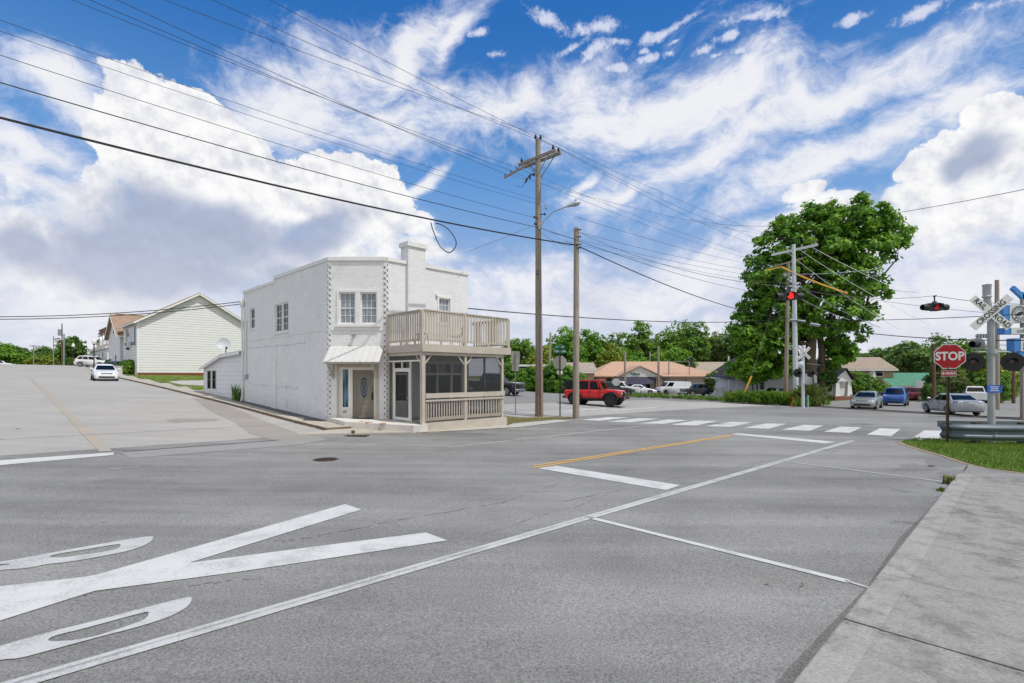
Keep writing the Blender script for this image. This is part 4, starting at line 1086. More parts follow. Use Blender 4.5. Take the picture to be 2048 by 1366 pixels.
q = wc.rect(685, 821, 692.5, 826); mb = MB(); mb.wbox(wc, q[0], q[1], q[2], q[3], -.06, -.04); mb.build('mail_slot', 'beige_dark', sd)
mb = MB(); mb.wbox(wc, dr[0], dr[1], dz0, dr[3], -.11, -.07)
def panel(m_, W, a, b, c, d, d0=-.07, t=.016, w=.028):
    m_.wbox(W, a, b, c, c + w, d0, d0 + t); m_.wbox(W, a, b, d - w, d, d0, d0 + t); m_.wbox(W, a, a + w, c + w, d - w, d0, d0 + t); m_.wbox(W, b - w, b, c + w, d - w, d0, d0 + t)
    m_.wbox(W, a + .06, b - .06, c + .06, d - .06, d0, d0 + .01)
dw = dr[1] - dr[0]; c_ = (dr[0] + dr[1]) / 2
panel(mb, wc, dr[0] + .12, c_ - .05, dz0 + .2, dz0 + .48); panel(mb, wc, c_ + .05, dr[1] - .12, dz0 + .2, dz0 + .48)
mb.wbox(wc, dr[0] + .13, dr[1] - .13, dz0 + .62, dz0 + .65, -.07, -.054); mb.wbox(wc, dr[0] + .13, dr[1] - .13, dr[3] - .16, dr[3] - .13, -.07, -.054); mb.wbox(wc, dr[0] + .13, dr[0] + .16, dz0 + .65, dr[3] - .16, -.07, -.054); mb.wbox(wc, dr[1] - .16, dr[1] - .13, dz0 + .65, dr[3] - .16, -.07, -.054)
door = mb.build('door', 'door_taupe', BT)
oc = wc.sz(727.5, 775); R_ = (.165, .43)
mb = MB(); el_ = [(oc[0] + math.cos(t) * R_[0], oc[1] + math.sin(t) * R_[1]) for t in np.linspace(0, 2 * PI, 29)[:-1]]
mb.prism([wc.pt(s, -.066, z) for s, z in el_], Vector(wc.pt(0, .014, 0)) - Vector(wc.pt(0, 0, 0))); gl = mb.build('oval_light', 'window_glass', door)
mb = MB(); ov = lambda k, n=28: [Vector(wc.pt(oc[0] + math.cos(t) * R_[0] * k, -.05, oc[1] + math.sin(t) * R_[1] * k)) for t in np.linspace(0, 2 * PI, n + 1)]
mb.tube(ov(1.05), .016, 5)
for k in (.68, .36): mb.tube(ov(k), .008, 4)
for k in range(-4, 5):
    zz_ = k * .19 * R_[1]; ww = R_[0] * math.sqrt(max(0, 1 - (k * .19) ** 2)) * .95
    mb.bar(wc.pt(oc[0] - ww, -.05, oc[1] + zz_ - .05), wc.pt(oc[0] + ww, -.05, oc[1] + zz_ + .06), .009, .006); mb.bar(wc.pt(oc[0] - ww, -.05, oc[1] + zz_ + .06), wc.pt(oc[0] + ww, -.05, oc[1] + zz_ - .05), .009, .006)
mb.build('leaded_caming', 'lead_glass', door)
mb = MB(); hs_ = dr[1] - .07
mb.wbox(wc, hs_ - .025, hs_ + .025, dz0 + .78, dz0 + 1.12, -.07, -.05); mb.tube([wc.pt(hs_, -.05, dz0 + 1.06), wc.pt(hs_, .0, dz0 + 1.02), wc.pt(hs_, -.0, dz0 + .85), wc.pt(hs_, -.05, dz0 + .81)], .013, 6)
mb.lathe([(.0, .03), (.03, .02), (.03, 0)], 10, wc.pt(hs_, -.07, dz0 + 1.25), Vector(wc.pt(0, 1, 0)) - Vector(wc.pt(0, 0, 0))); mb.build('handle', 'black_metal', door)
dm = thing('door_mat', 'black rubber door mat on the porch pad before the taupe door', 'mat', (0, 0, 0))
c3 = BT.matrix_basis @ Vector(wc.pt(c_, .16, .0)); mb = MB(); mb.box(-.42, .42, -.2, .2, 0, .02)
bpy.data.objects.remove(dm); dm = mb.build('door_mat', 'mat_black', None, loc=(c3.x, c3.y, terrain(c3.x, c3.y) + .282)); tag(dm, 'black rubber door mat on the porch pad before the taupe door', 'mat')
# rust stains of pot stands on the pad
# ---- screened porch with deck above
PX0, PX1, PD = 1.75, 6.10, 2.54          # along the street, depth
ps = Wall(BT, (PX0, 0), (0, -1)); pf = Wall(BT, (PX0, -PD), (1, 0)); pe = Wall(BT, (PX1, -PD), (0, 1))
zf = .10                                   # porch floor
zb0 = pf.sz(850, 710)[1]; zb1 = pf.sz(847, 687.5)[1]; zmid = pf.sz(850, 797)[1]; zmid1 = pf.sz(850, 787)[1]
mb = MB(); mb.box(PX0 + .1, PX1 - .02, -PD + .1, -.03, zf - .3, zf); mb.build('porch_floor', 'beige_dark', BT)
mb = MB(); mb.box(PX0 - .05, PX1 + .14, -PD - .07, -PD + .02, -.45, zf - .01); mb.box(PX1 + .02, PX1 + .10, -PD + .02, -.02, -.45, zf - .01); mb.build('base_board', 'beige_paint', BT)
mb = MB(); d_ = zb1 - .30
mb.box(PX0 - .06, PX1 + .36, -PD - .10, -PD - .04, d_, zb1); mb.box(PX0 - .06, PX0 - .0, -PD - .04, -.04, d_, zb1); mb.box(PX1 + .30, PX1 + .36, -PD - .04, -.03, d_, zb1)
mb.build('deck_fascia', 'beige_paint', BT)
mb = MB(); mb.box(PX0, PX1, -PD, -PD + .09, zb0, d_ - .003); mb.box(PX0 + .002, PX0 + .09, -PD + .09, -.02, zb0, d_ - .003); mb.box(PX1 - .09, PX1 - .002, -PD + .09, -.02, zb0, d_ - .003); mb.build('porch_beam', 'beige_paint', BT)
mb = MB(); mb.box(PX0 - .02, PX1 + .28, -PD - .03, -.03, zb1 - .05, zb1 - .01); mb.build('deck_floor', 'beige_dark', BT)
xm_ = pf.sz(931.5, 750)[0] + PX0
def post(x, y, w_, z0, z1, m_='beige_paint', name='post'):
    q = MB(); q.box(x - w_ / 2, x + w_ / 2, y - w_ / 2, y + w_ / 2, z0, z1); return q.build(name, m_, BT)
for x, y, w_ in ((PX0 + .055, -PD + .06, .15), (xm_, -PD + .05, .11), (PX1 - .06, -PD + .05, .11), (PX0 + .05, -.09, .1), (PX1 - .05, -.09, .1)): post(x, y, w_, zf - .02, zb0 - .002)
# knee braces
for x, sg in ((PX0 + .13, 1), (xm_ - .06, -1), (xm_ + .06, 1), (PX1 - .12, -1)): mb = MB(); mb.bar((x, -PD + .05, zb0 - .34), (x + sg * .30, -PD + .05, zb0 - .01), .06, .05); mb.build('knee_brace', 'beige_paint', BT)
mb = MB(); mb.bar((PX0 + .05, -PD + .15, zb0 - .34), (PX0 + .05, -PD + .45, zb0 - .01), .06, .05)
mb.build('knee_brace', 'beige_paint', BT)
mb = MB(); mb.box(PX0 + .13, PX1 + .02, -PD - .06, -PD - .02, zmid, zmid1); mb.box(PX0 + .13, PX1 - .11, -PD + .0, -PD + .07, zmid + .02, zmid1 - .03); mb.box(PX0 + .12, PX1, -PD - .04, -PD + .02, zmid - .13, zmid - .06)
mb.build('middle_rail', 'beige_paint', BT)
zl0 = zf + .06
def balusters(name, W, s0, s1, z0, z1, n, w_, d, m_):
    q = MB()
    for i in range(n):
        s = s0 + (s1 - s0) * (i + .5) / n; q.wbox(W, s - w_ / 2, s + w_ / 2, z0, z1, d - .035, d)
    return q.build(name, m_, BT)
a, b, c = PX0 + .14 - PX0, xm_ - PX0, PX1 - PX0 - .1
for s0, s1 in ((a + .02, b - .06), (b + .06, c - .02)):
    balusters('lower_balusters', pf, s0 + .07, s1 - .07, zl0 + .12, zmid - .13, 14 if s0 < .5 else 12, .042, -.01, 'beige_paint')
    mb = MB(); mb.wbox(pf, s0, s1, zl0, zl0 + .13, -.05, -.005); mb.wbox(pf, s0, s0 + .07, zl0 + .13, zmid - .13, -.05, -.005); mb.wbox(pf, s1 - .07, s1, zl0 + .13, zmid - .13, -.05, -.005); mb.build('lower_frame', 'beige_dark', BT)
    mb = MB(); mb.wbox(pf, s0, s1, zl0, zmid - .1, -.075, -.07); mb.build('lower_screen', 'insect_screen', BT)
    mb = MB(); mb.wbox(pf, s0, s1, zmid1 - .02, zb0, -.075, -.07); mb.build('screen', 'insect_screen', BT)
mb = MB(); mb.wbox(pe, .12, PD - .1, zl0, zb0, -.075, -.07); mb.build('screen', 'insect_screen', BT)
mb = MB(); mb.wbox(pe, .12, PD - .1, zmid, zmid1, -.06, -.0); mb.wbox(pe, .12, PD - .1, zl0, zl0 + .1, -.06, 0); mb.wbox(pe, 1.2, 1.28, zl0 + .1, zb0, -.06, -.002); mb.build('side_rail', 'beige_paint', BT)
# the entrance side of the porch: transom, door frame, white glazed door
t0 = ps.sz(776, 720)[0]; ztr = ps.sz(810, 723.5)[1]
d0, d1 = ps.sz(787.5, 780)[0], ps.sz(820.5, 780)[0]; zdt = ps.sz(805, 739)[1]
mb = MB(); mb.wbox(ps, .12, PD - .13, ztr, ztr + .06, -.06, .02)
for s in (d0, d1 + .03): mb.wbox(ps, s - .055, s, zf, ztr - .002, -.06, .015)
mb.wbox(ps, d0, d1 - .03, zdt, zdt + .055, -.06, .012); sc_ = (d0 + d1) / 2; mb.wbox(ps, sc_ - .025, sc_ + .025, zdt + .057, ztr - .002, -.055, .01)
mb.build('porch_door_frame', 'trim_cream', BT)
mb = MB()
for a_, b_, c_2, e_ in ((.12, PD - .14, ztr + .06, zb0), (.12, d0 - .06, zf, ztr), (d1 + .04, PD - .14, zf, ztr), (d0 + .01, d1 - .04, zdt + .05, ztr)): mb.wbox(ps, a_, b_, c_2, e_, -.045, -.04)
mb.build('screen', 'insect_screen', BT)
mb = MB(); w_ = .085; D0, D1 = d0 + .006, d1 - .034
mb.wbox(ps, D0, D0 + w_, zf + .02, zdt - .004, -.04, 0); mb.wbox(ps, D1 - w_, D1, zf + .02, zdt - .004, -.04, 0); mb.wbox(ps, D0 + w_, D1 - w_, zdt - w_, zdt - .004, -.04, -.002); mb.wbox(ps, D0 + w_, D1 - w_, zf + .02, zf + .14, -.04, -.002)
pd = mb.build('porch_door', 'trim_white', BT); mb = MB(); mb.wbox(ps, D0 + w_ * .8, D1 - w_ * .8, zf + .1, zdt - w_ * .8, -.03, -.022); mb.build('pane', 'insect_screen', pd)
mb = MB(); mb.bar(ps.pt(D1 - .05, .03, zf + .92), ps.pt(D1 - .16, .03, zf + .92), .02, .02); mb.build('handle', 'chrome', pd)
# shop front behind the screens
mb = MB(); s0, s1, z0, z1 = shop; m_ = s0 + 1.25
for a_, b_ in ((s0, s0 + .08), (s1 - .08, s1), (m_ - .05, m_ + .05), (m_ + 1.1, m_ + 1.17), (m_ + 1.9, m_ + 2.0)): mb.wbox(wr, a_, b_, z0, z1, -.12, .01)
for c_2, e_ in ((z0, z0 + .1), (z1 - .1, z1), (1.95, 2.05)): mb.wbox(wr, s0 + .08, s1 - .08, c_2, e_, -.118, .006)
sf = mb.build('shop_window', 'trim_white', BT); mb = MB(); mb.wbox(wr, s0 + .02, s1 - .02, z0 + .02, z1 - .02, -.11, -.09); mb.build('pane', 'shop_glass', sf)
# upper railing: three bays
ztop = pf.sz(850, 619)[1]; zr0 = zb1 + .12
def rail_panel(W, s0, s1, n, d=0):
    q = MB(); q.wbox(W, s0, s1, ztop - .04, ztop, -.10, .04); q.wbox(W, s0, s1, ztop - .13, ztop - .041, -.045, -.005); o = q.build('top_rail', 'beige_paint', BT); q = MB(); q.wbox(W, s0, s1, zr0, zr0 + .08, -.045, -.005); q.build('bottom_rail', 'beige_paint', BT)
    q = MB(); w2 = .085
    for i in range(n):
        s = s0 + (s1 - s0) * (i + .5) / n; q.wbox(W, s - w2 / 2, s + w2 / 2, zr0 - .01, ztop - .042, -.004, .022)
    q.build('balusters', 'beige_paint', o)
U = Wall(BT, (PX0 - .03, -.04), (0, -1)); V = Wall(BT, (PX0 - .03, -PD - .06), (1, 0)); X_ = Wall(BT, (PX1 + .32, -PD - .06), (0, 1))
xmr = V.sz(931, 640)[0]; xer = PX1 + .35 - PX0
rail_panel(U, .10, PD - .07, 15); rail_panel(V, .09, xmr - .06, 15); rail_panel(V, xmr + .06, xer - .1, 14); rail_panel(X_, .1, PD - .02, 14)
for W, s in ((U, .04), (V, .015), (V, xmr), (V, xer - .05)):
    mb = MB(); mb.wbox(W, s - .06, s + .06, zb1 - .25, ztop - .045, -.105, .012 if s != .015 else .014); mb.build('railing_post', 'beige_paint', BT)
for W, s in ((U, 1.05), (U, 2.0), (V, .9), (V, 3.4)):
    mb = MB(); mb.wbox(W, s - .04, s + .04, zb1 - .01, zr0 - .002, -.045, -.005); mb.build('rail_block', 'beige_paint', BT)
# chairs on the deck, seen through the balusters
def deck_chair(x, y, rz, label):
    p = BT.matrix_basis @ Vector((x, y, zb1 - .01)); T = thing('deck_chair', label, 'chair', p, PI / 4 + rz, 'wire chairs on the porch deck')
    q = MB(); q.tube([(math.cos(t) * .22, math.sin(t) * .22, .45) for t in np.linspace(0, 2 * PI, 17)], .015, 5)
    for k in range(-4, 5): q.bar((-.2, k * .048, .45), (.2, k * .048, .45), .012)
    q.build('seat', 'black_metal', T)
    q = MB(); q.tube([(-.2, -.2, .45), (-.27, -.19, .75), (-.28, 0, .86), (-.27, .19, .75), (-.2, .2, .45)], .015, 5)
    for k in (-.1, 0, .1): q.bar((-.21, k, .45), (-.275, k, .82), .012)
    q.build('backrest', 'black_metal', T)
    for a, b in ((1, 1), (1, -1), (-1, 1), (-1, -1)):
        q = MB(); q.tube([(a * .17, b * .17, .45), (a * .23, b * .22, 0)], .013, 5); q.build('leg', 'black_metal', T)
deck_chair(.55 + PX0, -1.7, .6, 'black wire chair on the porch deck beside the corner railing post')
deck_chair(2.4 + PX0, -1.6, 2.7, 'black wire chair on the porch deck farther along by the middle railing post')
# ---- clapboard lean-to
AL = Wall(BT, (0, LY + 7.9), (0, -1))
yr = LY + 3.6; y1 = LY + 7.75
zl_b, zr_, ze = AL.sz(486, 705)[1], AL.sz(440, 713)[1], AL.sz(404, 735)[1]
aw = AL.rect(414.5, 741, 433, 778)
mb = MB(); holed_wall(mb, Wall(BT, (0, LY + 7.75), (0, -1)), 0, 7.75, .2, ze - .25, [], .1) if False else None
W2 = Wall(BT, (.0, y1), (0, -1)); aw = W2.rect(414.5, 741, 433, 778)
zcut = max(aw[3] + .05, ze - .2)
holed_wall(mb, W2, 0, 7.75, .0, zcut, [aw], .12)
mb.add([W2.pt(0, 0, zcut), W2.pt(7.75, 0, zcut), W2.pt(7.75, 0, zl_b), W2.pt(y1 - yr, 0, zr_), W2.pt(0, 0, max(ze, zcut + .01))], [(0, 1, 2, 3, 4)])
mb.add([(0, y1, 0), (5, y1, 0), (5, y1, ze), (0, y1, ze)], [(0, 1, 2, 3)])
an = mb.build('lean_to', 'annex_siding', BT)
mb = MB()
for (ya, za), (yb, zb_) in (((LY + .02, zl_b), (yr, zr_)), ((yr, zr_), (y1 + .35, ze - .12))):
    mb.hexa([(-.22, ya, za + .02), (5.2, ya, za + .02), (5.2, yb, zb_ + .02), (-.22, yb, zb_ + .02), (-.22, ya, za + .10), (5.2, ya, za + .10), (5.2, yb, zb_ + .10), (-.22, yb, zb_ + .10)])
mb.build('roof', 'metal_roofing', an)
mb = MB()
for (ya, za), (yb, zb_) in (((LY + .02, zl_b), (yr, zr_)), ((yr, zr_), (y1 + .35, ze - .12))): mb.bar((-.235, ya, za - .02), (-.235, yb, zb_ - .02), .03, .16)
mb.build('fascia', 'trim_white', an)
mm = (aw[0] + aw[1]) / 2
for a_, b_ in ((aw[0], mm - .07), (mm + .07, aw[1])):
    q = MB(); q.wbox(W2, a_, b_, aw[2], aw[2] + .05, -.08, -.02); q.wbox(W2, a_, b_, aw[3] - .05, aw[3], -.08, -.02); q.wbox(W2, a_, a_ + .05, aw[2] + .05, aw[3] - .05, -.08, -.02); q.wbox(W2, b_ - .05, b_, aw[2] + .05, aw[3] - .05, -.08, -.02); zz_ = (aw[2] + aw[3]) / 2; q.wbox(W2, a_ + .05, b_ - .05, zz_ - .02, zz_ + .02, -.08, -.03)
    q.wbox(W2, a_ + .04, b_ - .04, aw[2] + .04, aw[3] - .04, -.1, -.085); o = q.build('window', 'window_glass', an)
q = MB(); q.wbox(W2, mm - .069, mm + .069, aw[2], aw[3], -.1, .02); q.wbox(W2, aw[0] - .08, aw[0] - .002, aw[2] - .08, aw[3] + .08, 0, .02); q.wbox(W2, aw[1] + .002, aw[1] + .08, aw[2] - .08, aw[3] + .08, 0, .02); q.wbox(W2, aw[0], aw[1], aw[2] - .08, aw[2] - .002, 0, .02); q.wbox(W2, aw[0], aw[1], aw[3] + .002, aw[3] + .08, 0, .02); q.build('window_trim', 'trim_white', an)
mb = MB(); mb.wbox(W2, -.05, .05, 0, ze, -.01, .03); mb.wbox(W2, .05, 7.7, .3, .5, 0, .03); mb.build('corner_board', 'trim_white', an)
# satellite dish on the lean-to roof
p = BT.matrix_basis @ Vector((-.05, yr - .55, zr_ + .05)); T = thing('satellite_dish', 'pale grey satellite dish on the clapboard lean-to roof', 'satellite dish', p, 0)
ax = Vector((.35, -.8, .42)).normalized(); c_ = Vector((-.12, 0, .62))
mb = MB(); mb.lathe([(0, -.02), (.18, .0), (.33, .055), (.40, .1), (.40, .115), (.32, .07), (.17, .015), (0, 0)], 24, c_, ax); mb.build('dish', 'dish_grey', T)
mb = MB(); mb.tube([(0, 0, 0), (-.02, .05, .35), c_ - ax * .02], .022, 6); mb.tube([(0, .25, .02), (-.02, .05, .35)], .014, 5); mb.build('mast', 'steel', T)
mb = MB(); e = c_ + ax * .36 + Vector((.22, 0, -.42)); mb.tube([c_ + Vector((.1, 0, -.36)), e], .014, 5); mb.bar(e, e + Vector((-.05, .03, .12)), .07, .09); mb.build('feed_arm', 'black_metal', T)
# ------------------------------------------------------------------ poles, wires, signs, signals
def pole_thing(name, label, cat, px, py, group=None):
    p = G(px, py); return thing(name, label, cat, p, 0, group), p
def H(py, Y): return EYE + (HY - py) / F * Y
# main utility pole
UP, p = pole_thing('utility_pole', 'tallest weathered wooden utility pole with doubled crossarms and a street lamp', 'utility pole', 1078.5, 833)
UPp = p; YU = p.y
def L(px, py, Y=None, base=None):
    q = at(px, py, Y or YU) - (base or UPp); return q
top = L(1076, 279)
mb = MB(); mb.tube([(0, 0, -.3), (0, 0, 2), L(1077, 560), top], [.235, .21, .175, .14], 12); pole = mb.build('pole', 'pole_wood', UP)
AD = Vector((R2 * .9, -.55, 0)).normalized()      # crossarm direction, seen running up to the right
def arm(a, b, off, w_=.13, h_=.16):
    q = MB(); q.bar(Vector(a) + off, Vector(b) + off, w_, h_); return q
# two parallel arms bolted either side of the pole; ends placed along v (the arms cross the street line)
va, vb = Vector((-R2, R2, 0)), Vector((R2, -R2, 0))
zc_ = L(1077, 318).z
off = Vector((R2, R2, 0)) * .22
A0 = Vector((-.95, .95, zc_)); A1 = Vector((.95, -.95, zc_))
for sgn in (-1, 1):
    q = MB(); q.bar(A0 + off * sgn, A1 + off * sgn, .12, .15); q.build('crossarm', 'pole_wood', UP)
q = MB(); q.bar(Vector((-1.75, 1.75, zc_ - .42)) - off * 1.2, Vector((-.35, .35, zc_ - .2)) - off * 1.2, .09, .1); q.bar(Vector((-.9, .9, zc_ - .1)) - off * 1.2, Vector((-.9, .9, zc_ - .35)) - off * 1.2, .04); q.build('extension_arm', 'grey_pole_wood', UP)
q = MB()
for sgn in (-1, 1):
    q.bar(off * sgn + Vector((.62, -.62, zc_ - .08)), off * sgn * .7 + Vector((0, 0, zc_ - .95)), .03, .05); q.bar(off * sgn + Vector((-.62, .62, zc_ - .08)), off * sgn * .7 + Vector((0, 0, zc_ - .95)), .03, .05)
for k in (-.9, .9): q.bar(off * -1 + Vector((k, -k, zc_)), off + Vector((k, -k, zc_)), .05, .05)
q.build('arm_brace', 'steel', UP)
INS = []
def insul(P, T, r=.06, h=.2, m='insulator'):
    q = MB(); q.lathe([(.012, -.06), (.012, .03), (r * .6, .04), (r, .08), (r * .5, .1), (r * .9, .13), (r * .45, .15), (r * .55, h), (0, h + .01)], 10, P); q.build('insulator', m, T); return Vector(P) + Vector((0, 0, h))
ins_up = []
for P in (A1 + off * -1 + Vector((-.12, .12, .08)), A1 + off + Vector((-.12, .12, .08)), A0 - off + Vector((.15, -.15, .08)), A0 + off + Vector((.15, -.15, .08)), top + Vector((.14, 0, 0)), top + Vector((-.14, 0, .02))): ins_up.append(insul(P, UP, .085, .24) + UPp)
for k in (0, .35, .7): 
    e = Vector((-1.7 + k * .95, 1.7 - k * .95, zc_ - .36 + k * .15)) - off * 1.2; ins_up.append(insul(e, UP, .045, .14) + UPp)
q = MB(); b_ = L(1070, 346); q.bar(Vector((0, 0, b_.z)), Vector((-.55, .2, b_.z - .05)), .06); q.bar(Vector((-.5, .2, b_.z - .02)), Vector((-.8, .3, b_.z - .45)), .05)
for k in range(3): q.lathe([(.02, -.12), (.06, -.08), (.03, -.03), (.06, .02), (.02, .1)], 8, Vector((-.3 - k * .2, .1 + k * .08, b_.z - .02 - k * .13)))
q.tube([Vector((-.35, .1, b_.z + .1)), Vector((-.2, .1, b_.z + .32)), Vector((.0, -.12, b_.z + .2))], .015, 5); q.tube([Vector((-.8, .3, b_.z - .45)), Vector((-.95, .3, b_.z - .7)), Vector((-1.15, .35, b_.z - .6)), Vector((-1.3, .4, b_.z - .55))], .012, 4)
q.build('fuse_cutout', 'insulator', UP)
q = MB(); z_ = L(1078, 405).z; q.tube([(.1, -.15, z_), (.28, -.2, z_ - .02), (.34, -.2, z_ - .25)], .015, 5); q.lathe([(.0, 0), (.05, -.02), (.07, -.2), (.0, -.26)], 8, (.36, -.2, z_ - .2)); q.build('photo_sensor', 'steel', UP)
for k, (py, dx_) in enumerate(((436, -.28), (449, -.25), (430, .3))):
    q = MB(); z_ = L(1078, py).z; q.bar((0, -.1, z_), (dx_, -.15, z_), .05); q.lathe([(0, -.08), (.05, -.05), (.05, .05), (0, .08)], 8, (dx_, -.15, z_)); q.build('spool_insulator', 'insulator', UP)
q = MB(); q.tube([(.06, -.24, .1), (.05, -.23, 3.5), (.05, -.21, L(1078, 460).z)], .028, 6); z_ = L(1078, 546).z; q.bar((-.12, -.2, z_ - .1), (-.12, -.2, z_ + .12), .14, .16); q.build('riser_conduit', 'cable_grey', UP)
# street lamp
pa, pb = L(1083, 455), L(1134, 413)
q = MB(); q.tube([Vector((.1, -.1, pa.z)), pa + Vector((.12, -.05, .35)), (pa + pb) / 2 + Vector((-.05, 0, .3)), pb], .032, 7); q.bar(Vector((0, -.17, pa.z - .15)), Vector((0, -.17, pa.z + .2)), .1, .06)
lamp = q.build('lamp_arm', 'steel', UP)
q = MB(); hd = L(1158, 405); d = (hd - pb).normalized(); 
q.lathe([(.03, -.05), (.07, .05), (.09, .25), (.14, .4), (.15, .62), (.08, .74), (0, .77)], 10, pb, d); hh = q.build('lamp_head', 'galvanised', lamp)
q = MB(); q.cyl(pb + d * .5 + Vector((0, 0, .1)), pb + d * .5 + Vector((0, 0, .22)), .04, .03, 8); q.build('photocell', 'cable_grey', lamp)
# second, shorter pole
SP, SPp = pole_thing('wooden_pole', 'shorter grey wooden pole carrying the thick black cable, no crossarm', 'utility pole', 1152, 836)
mb = MB(); tp = at(1153, 456, SPp.y) - SPp; mb.tube([(0, 0, -.3), (0, 0, 1.5), tp * .5, tp], [.185, .175, .16, .145], 12); mb.build('pole', 'grey_pole_wood', SP)
mb = MB()
for py in (461, 475, 490, 497):
    z_ = at(1152, py, SPp.y).z - SPp.z; mb.bar((0, -.13, z_), (.24, -.16, z_), .04); mb.lathe([(0, -.05), (.04, -.03), (.04, .03), (0, .05)], 7, (.22, -.16, z_))
mb.build('cable_clamp', 'black_metal', SP)
# sign seen from behind, square plates
def back_sign(px, py, label, plates, post_m, w_=.05, group=None):
    T, p = pole_thing('sign_from_behind', label, 'sign', px, py, group)
    ztop_ = max(at(px, pl[1], p.y).z for pl in plates) - p.z
    mb = MB(); mb.box(-w_ / 2, w_ / 2, -.02, .02, -.2, ztop_); mb.box(-w_ / 2 - .001, -w_ / 2 + .008, -.045, -.02, -.2, ztop_); mb.box(w_ / 2 - .008, w_ / 2 + .001, -.045, -.02, -.2, ztop_)
    mb.build('post', post_m, T)
    return T, p
T, p = back_sign(1031, 830, 'sign seen from behind with two stacked square grey plates by the porch', [(0, 703)], 'steel')
for x0, y0, x1, y1 in ((1022.5, 702.5, 1040, 727), (1024.5, 728, 1037.5, 742)):
    a, b = at(x0, y1, p.y) - p, at(x1, y0, p.y) - p; mb = MB(); mb.box(a.x, b.x, .022, .028, a.z, b.z); mb.build('plate', 'sign_back', T, bevel=0)
T, p = back_sign(1120, 833, 'back of an octagonal stop sign carrying two green street name blades', [(0, 692)], 'green_post', .06)
def octo(T, c, r, y0, y1, m, name):
    mb = MB(); mb.prism([(c[0] + r * math.cos(PI / 8 + k * PI / 4), y0, c[1] + r * math.sin(PI / 8 + k * PI / 4)) for k in range(8)], (0, y1 - y0, 0)); return mb.build(name, m, T)
zc2 = at(1118, 725, p.y).z - p.z
octo(T, (0, zc2), .405, .025, .031, 'sign_back', 'octagon_plate')
mb = MB(); z_ = at(1118, 745, p.y).z - p.z; mb.box(-.16, .15, .025, .03, z_ - .1, z_ + .1); mb.build('small_plate', 'sign_white', T)
for txt, py, rz, ww, hh_ in (('W 1st St', 694, -.3, .58, .19), ('Walker Ave', 702.5, 0, .70, .20)):
    z_ = at(1118, py, p.y).z - p.z
    rr = Vector((math.cos(rz), math.sin(rz), 0)); nn = Vector((-rr.y, rr.x, 0)) * .006
    mb = MB(); c0_, c1_ = -rr * ww / 2, rr * ww / 2; mb.hexa([Vector((q.x, q.y, z_ + h)) + s_ for h in (-hh_ / 2, hh_ / 2) for q, s_ in ((c0_, -nn), (c1_, -nn), (c1_, nn), (c0_, nn))])
    o = mb.build('street_name_blade', 'sign_green', T)
    text_obj('lettering', txt, .15 if ww > .6 else .15, 'sign_white', o, Vector((0, 0, z_)) - nn * 1.5, rr, (0, 0, 1), .002, .002, .85)
# near stop sign
ST, p = pole_thing('stop_sign', 'red octagonal stop sign with white letters standing on the grass verge', 'stop sign', 1894, 888)
YS = p.y; face = Vector((-.62, -.785, 0)).normalized()     # turned towards the viewer's lane
rt = Vector((-face.y, face.x, 0)); rt = -rt if rt.x < 0 else rt
rt = Vector((.80, -.60, 0)).normalized(); nf = Vector((rt.y, -rt.x, 0)).normalized()
zc3 = at(1899, 713, YS).z - p.z
cx3 = (at(1899, 713, YS) - p).x
lean = Vector((cx3, 0, 0))
mb = MB()
for s_ in (-.035, .027): mb.bar(Vector((s_, .0, -.3)), Vector((s_ + lean.x * .75, 0, zc3 + .3)), .012, .05)
mb.bar(Vector((-.004, .025, -.3)), Vector((-.004 + lean.x * .75, .025, zc3 + .3)), .05, .012); mb.build('post', 'rust_post', ST)
C3 = Vector((lean.x, 0, zc3)) + nf * .05
def plate(T, C, rt, up, poly, d0, d1, m, name, nrm):
    mb = MB(); mb.prism([C + rt * a + up * b + nrm * d0 for a, b in poly], nrm * (d1 - d0)); return mb.build(name, m, T)
Z = Vector((0, 0, 1)); oc8 = lambda r: [(r * math.cos(PI / 8 + k * PI / 4), r * math.sin(PI / 8 + k * PI / 4)) for k in range(8)]
RS = .46
rim = plate(ST, C3, rt, Z, oc8(RS), 0, .003, 'sign_white', 'border', nf); plate(ST, C3, rt, Z, oc8(RS * .945), .003, .006, 'sign_red', 'sign_face', nf)
text_obj('lettering', 'STOP', .40, 'sign_white', ST, C3 + nf * .009, rt, Z, .002, .014, .80)
mb = MB()
for s_ in (-.36, .37): mb.lathe([(.0, .008), (.014, .006), (.014, 0)], 8, C3 + Z * s_ + nf * .006, nf)
mb.build('bolt', 'steel', ST)
C4 = Vector((lean.x * .72, 0, at(1897, 747, YS).z - p.z)) + nf * .05
rect = lambda a, b: [(-a, -b), (a, -b), (a, b), (-a, b)]
sp = plate(ST, C4, rt, Z, rect(.195, .098), 0, .003, 'sign_white', 'lower_plate', nf); plate(ST, C4, rt, Z, rect(.185, .088), .003, .005, 'sign_red', 'lower_plate_face', nf)
text_obj('lettering', '4-WAY', .135, 'sign_white', ST, C4 + nf * .007, rt, Z, .002, .005, .85)
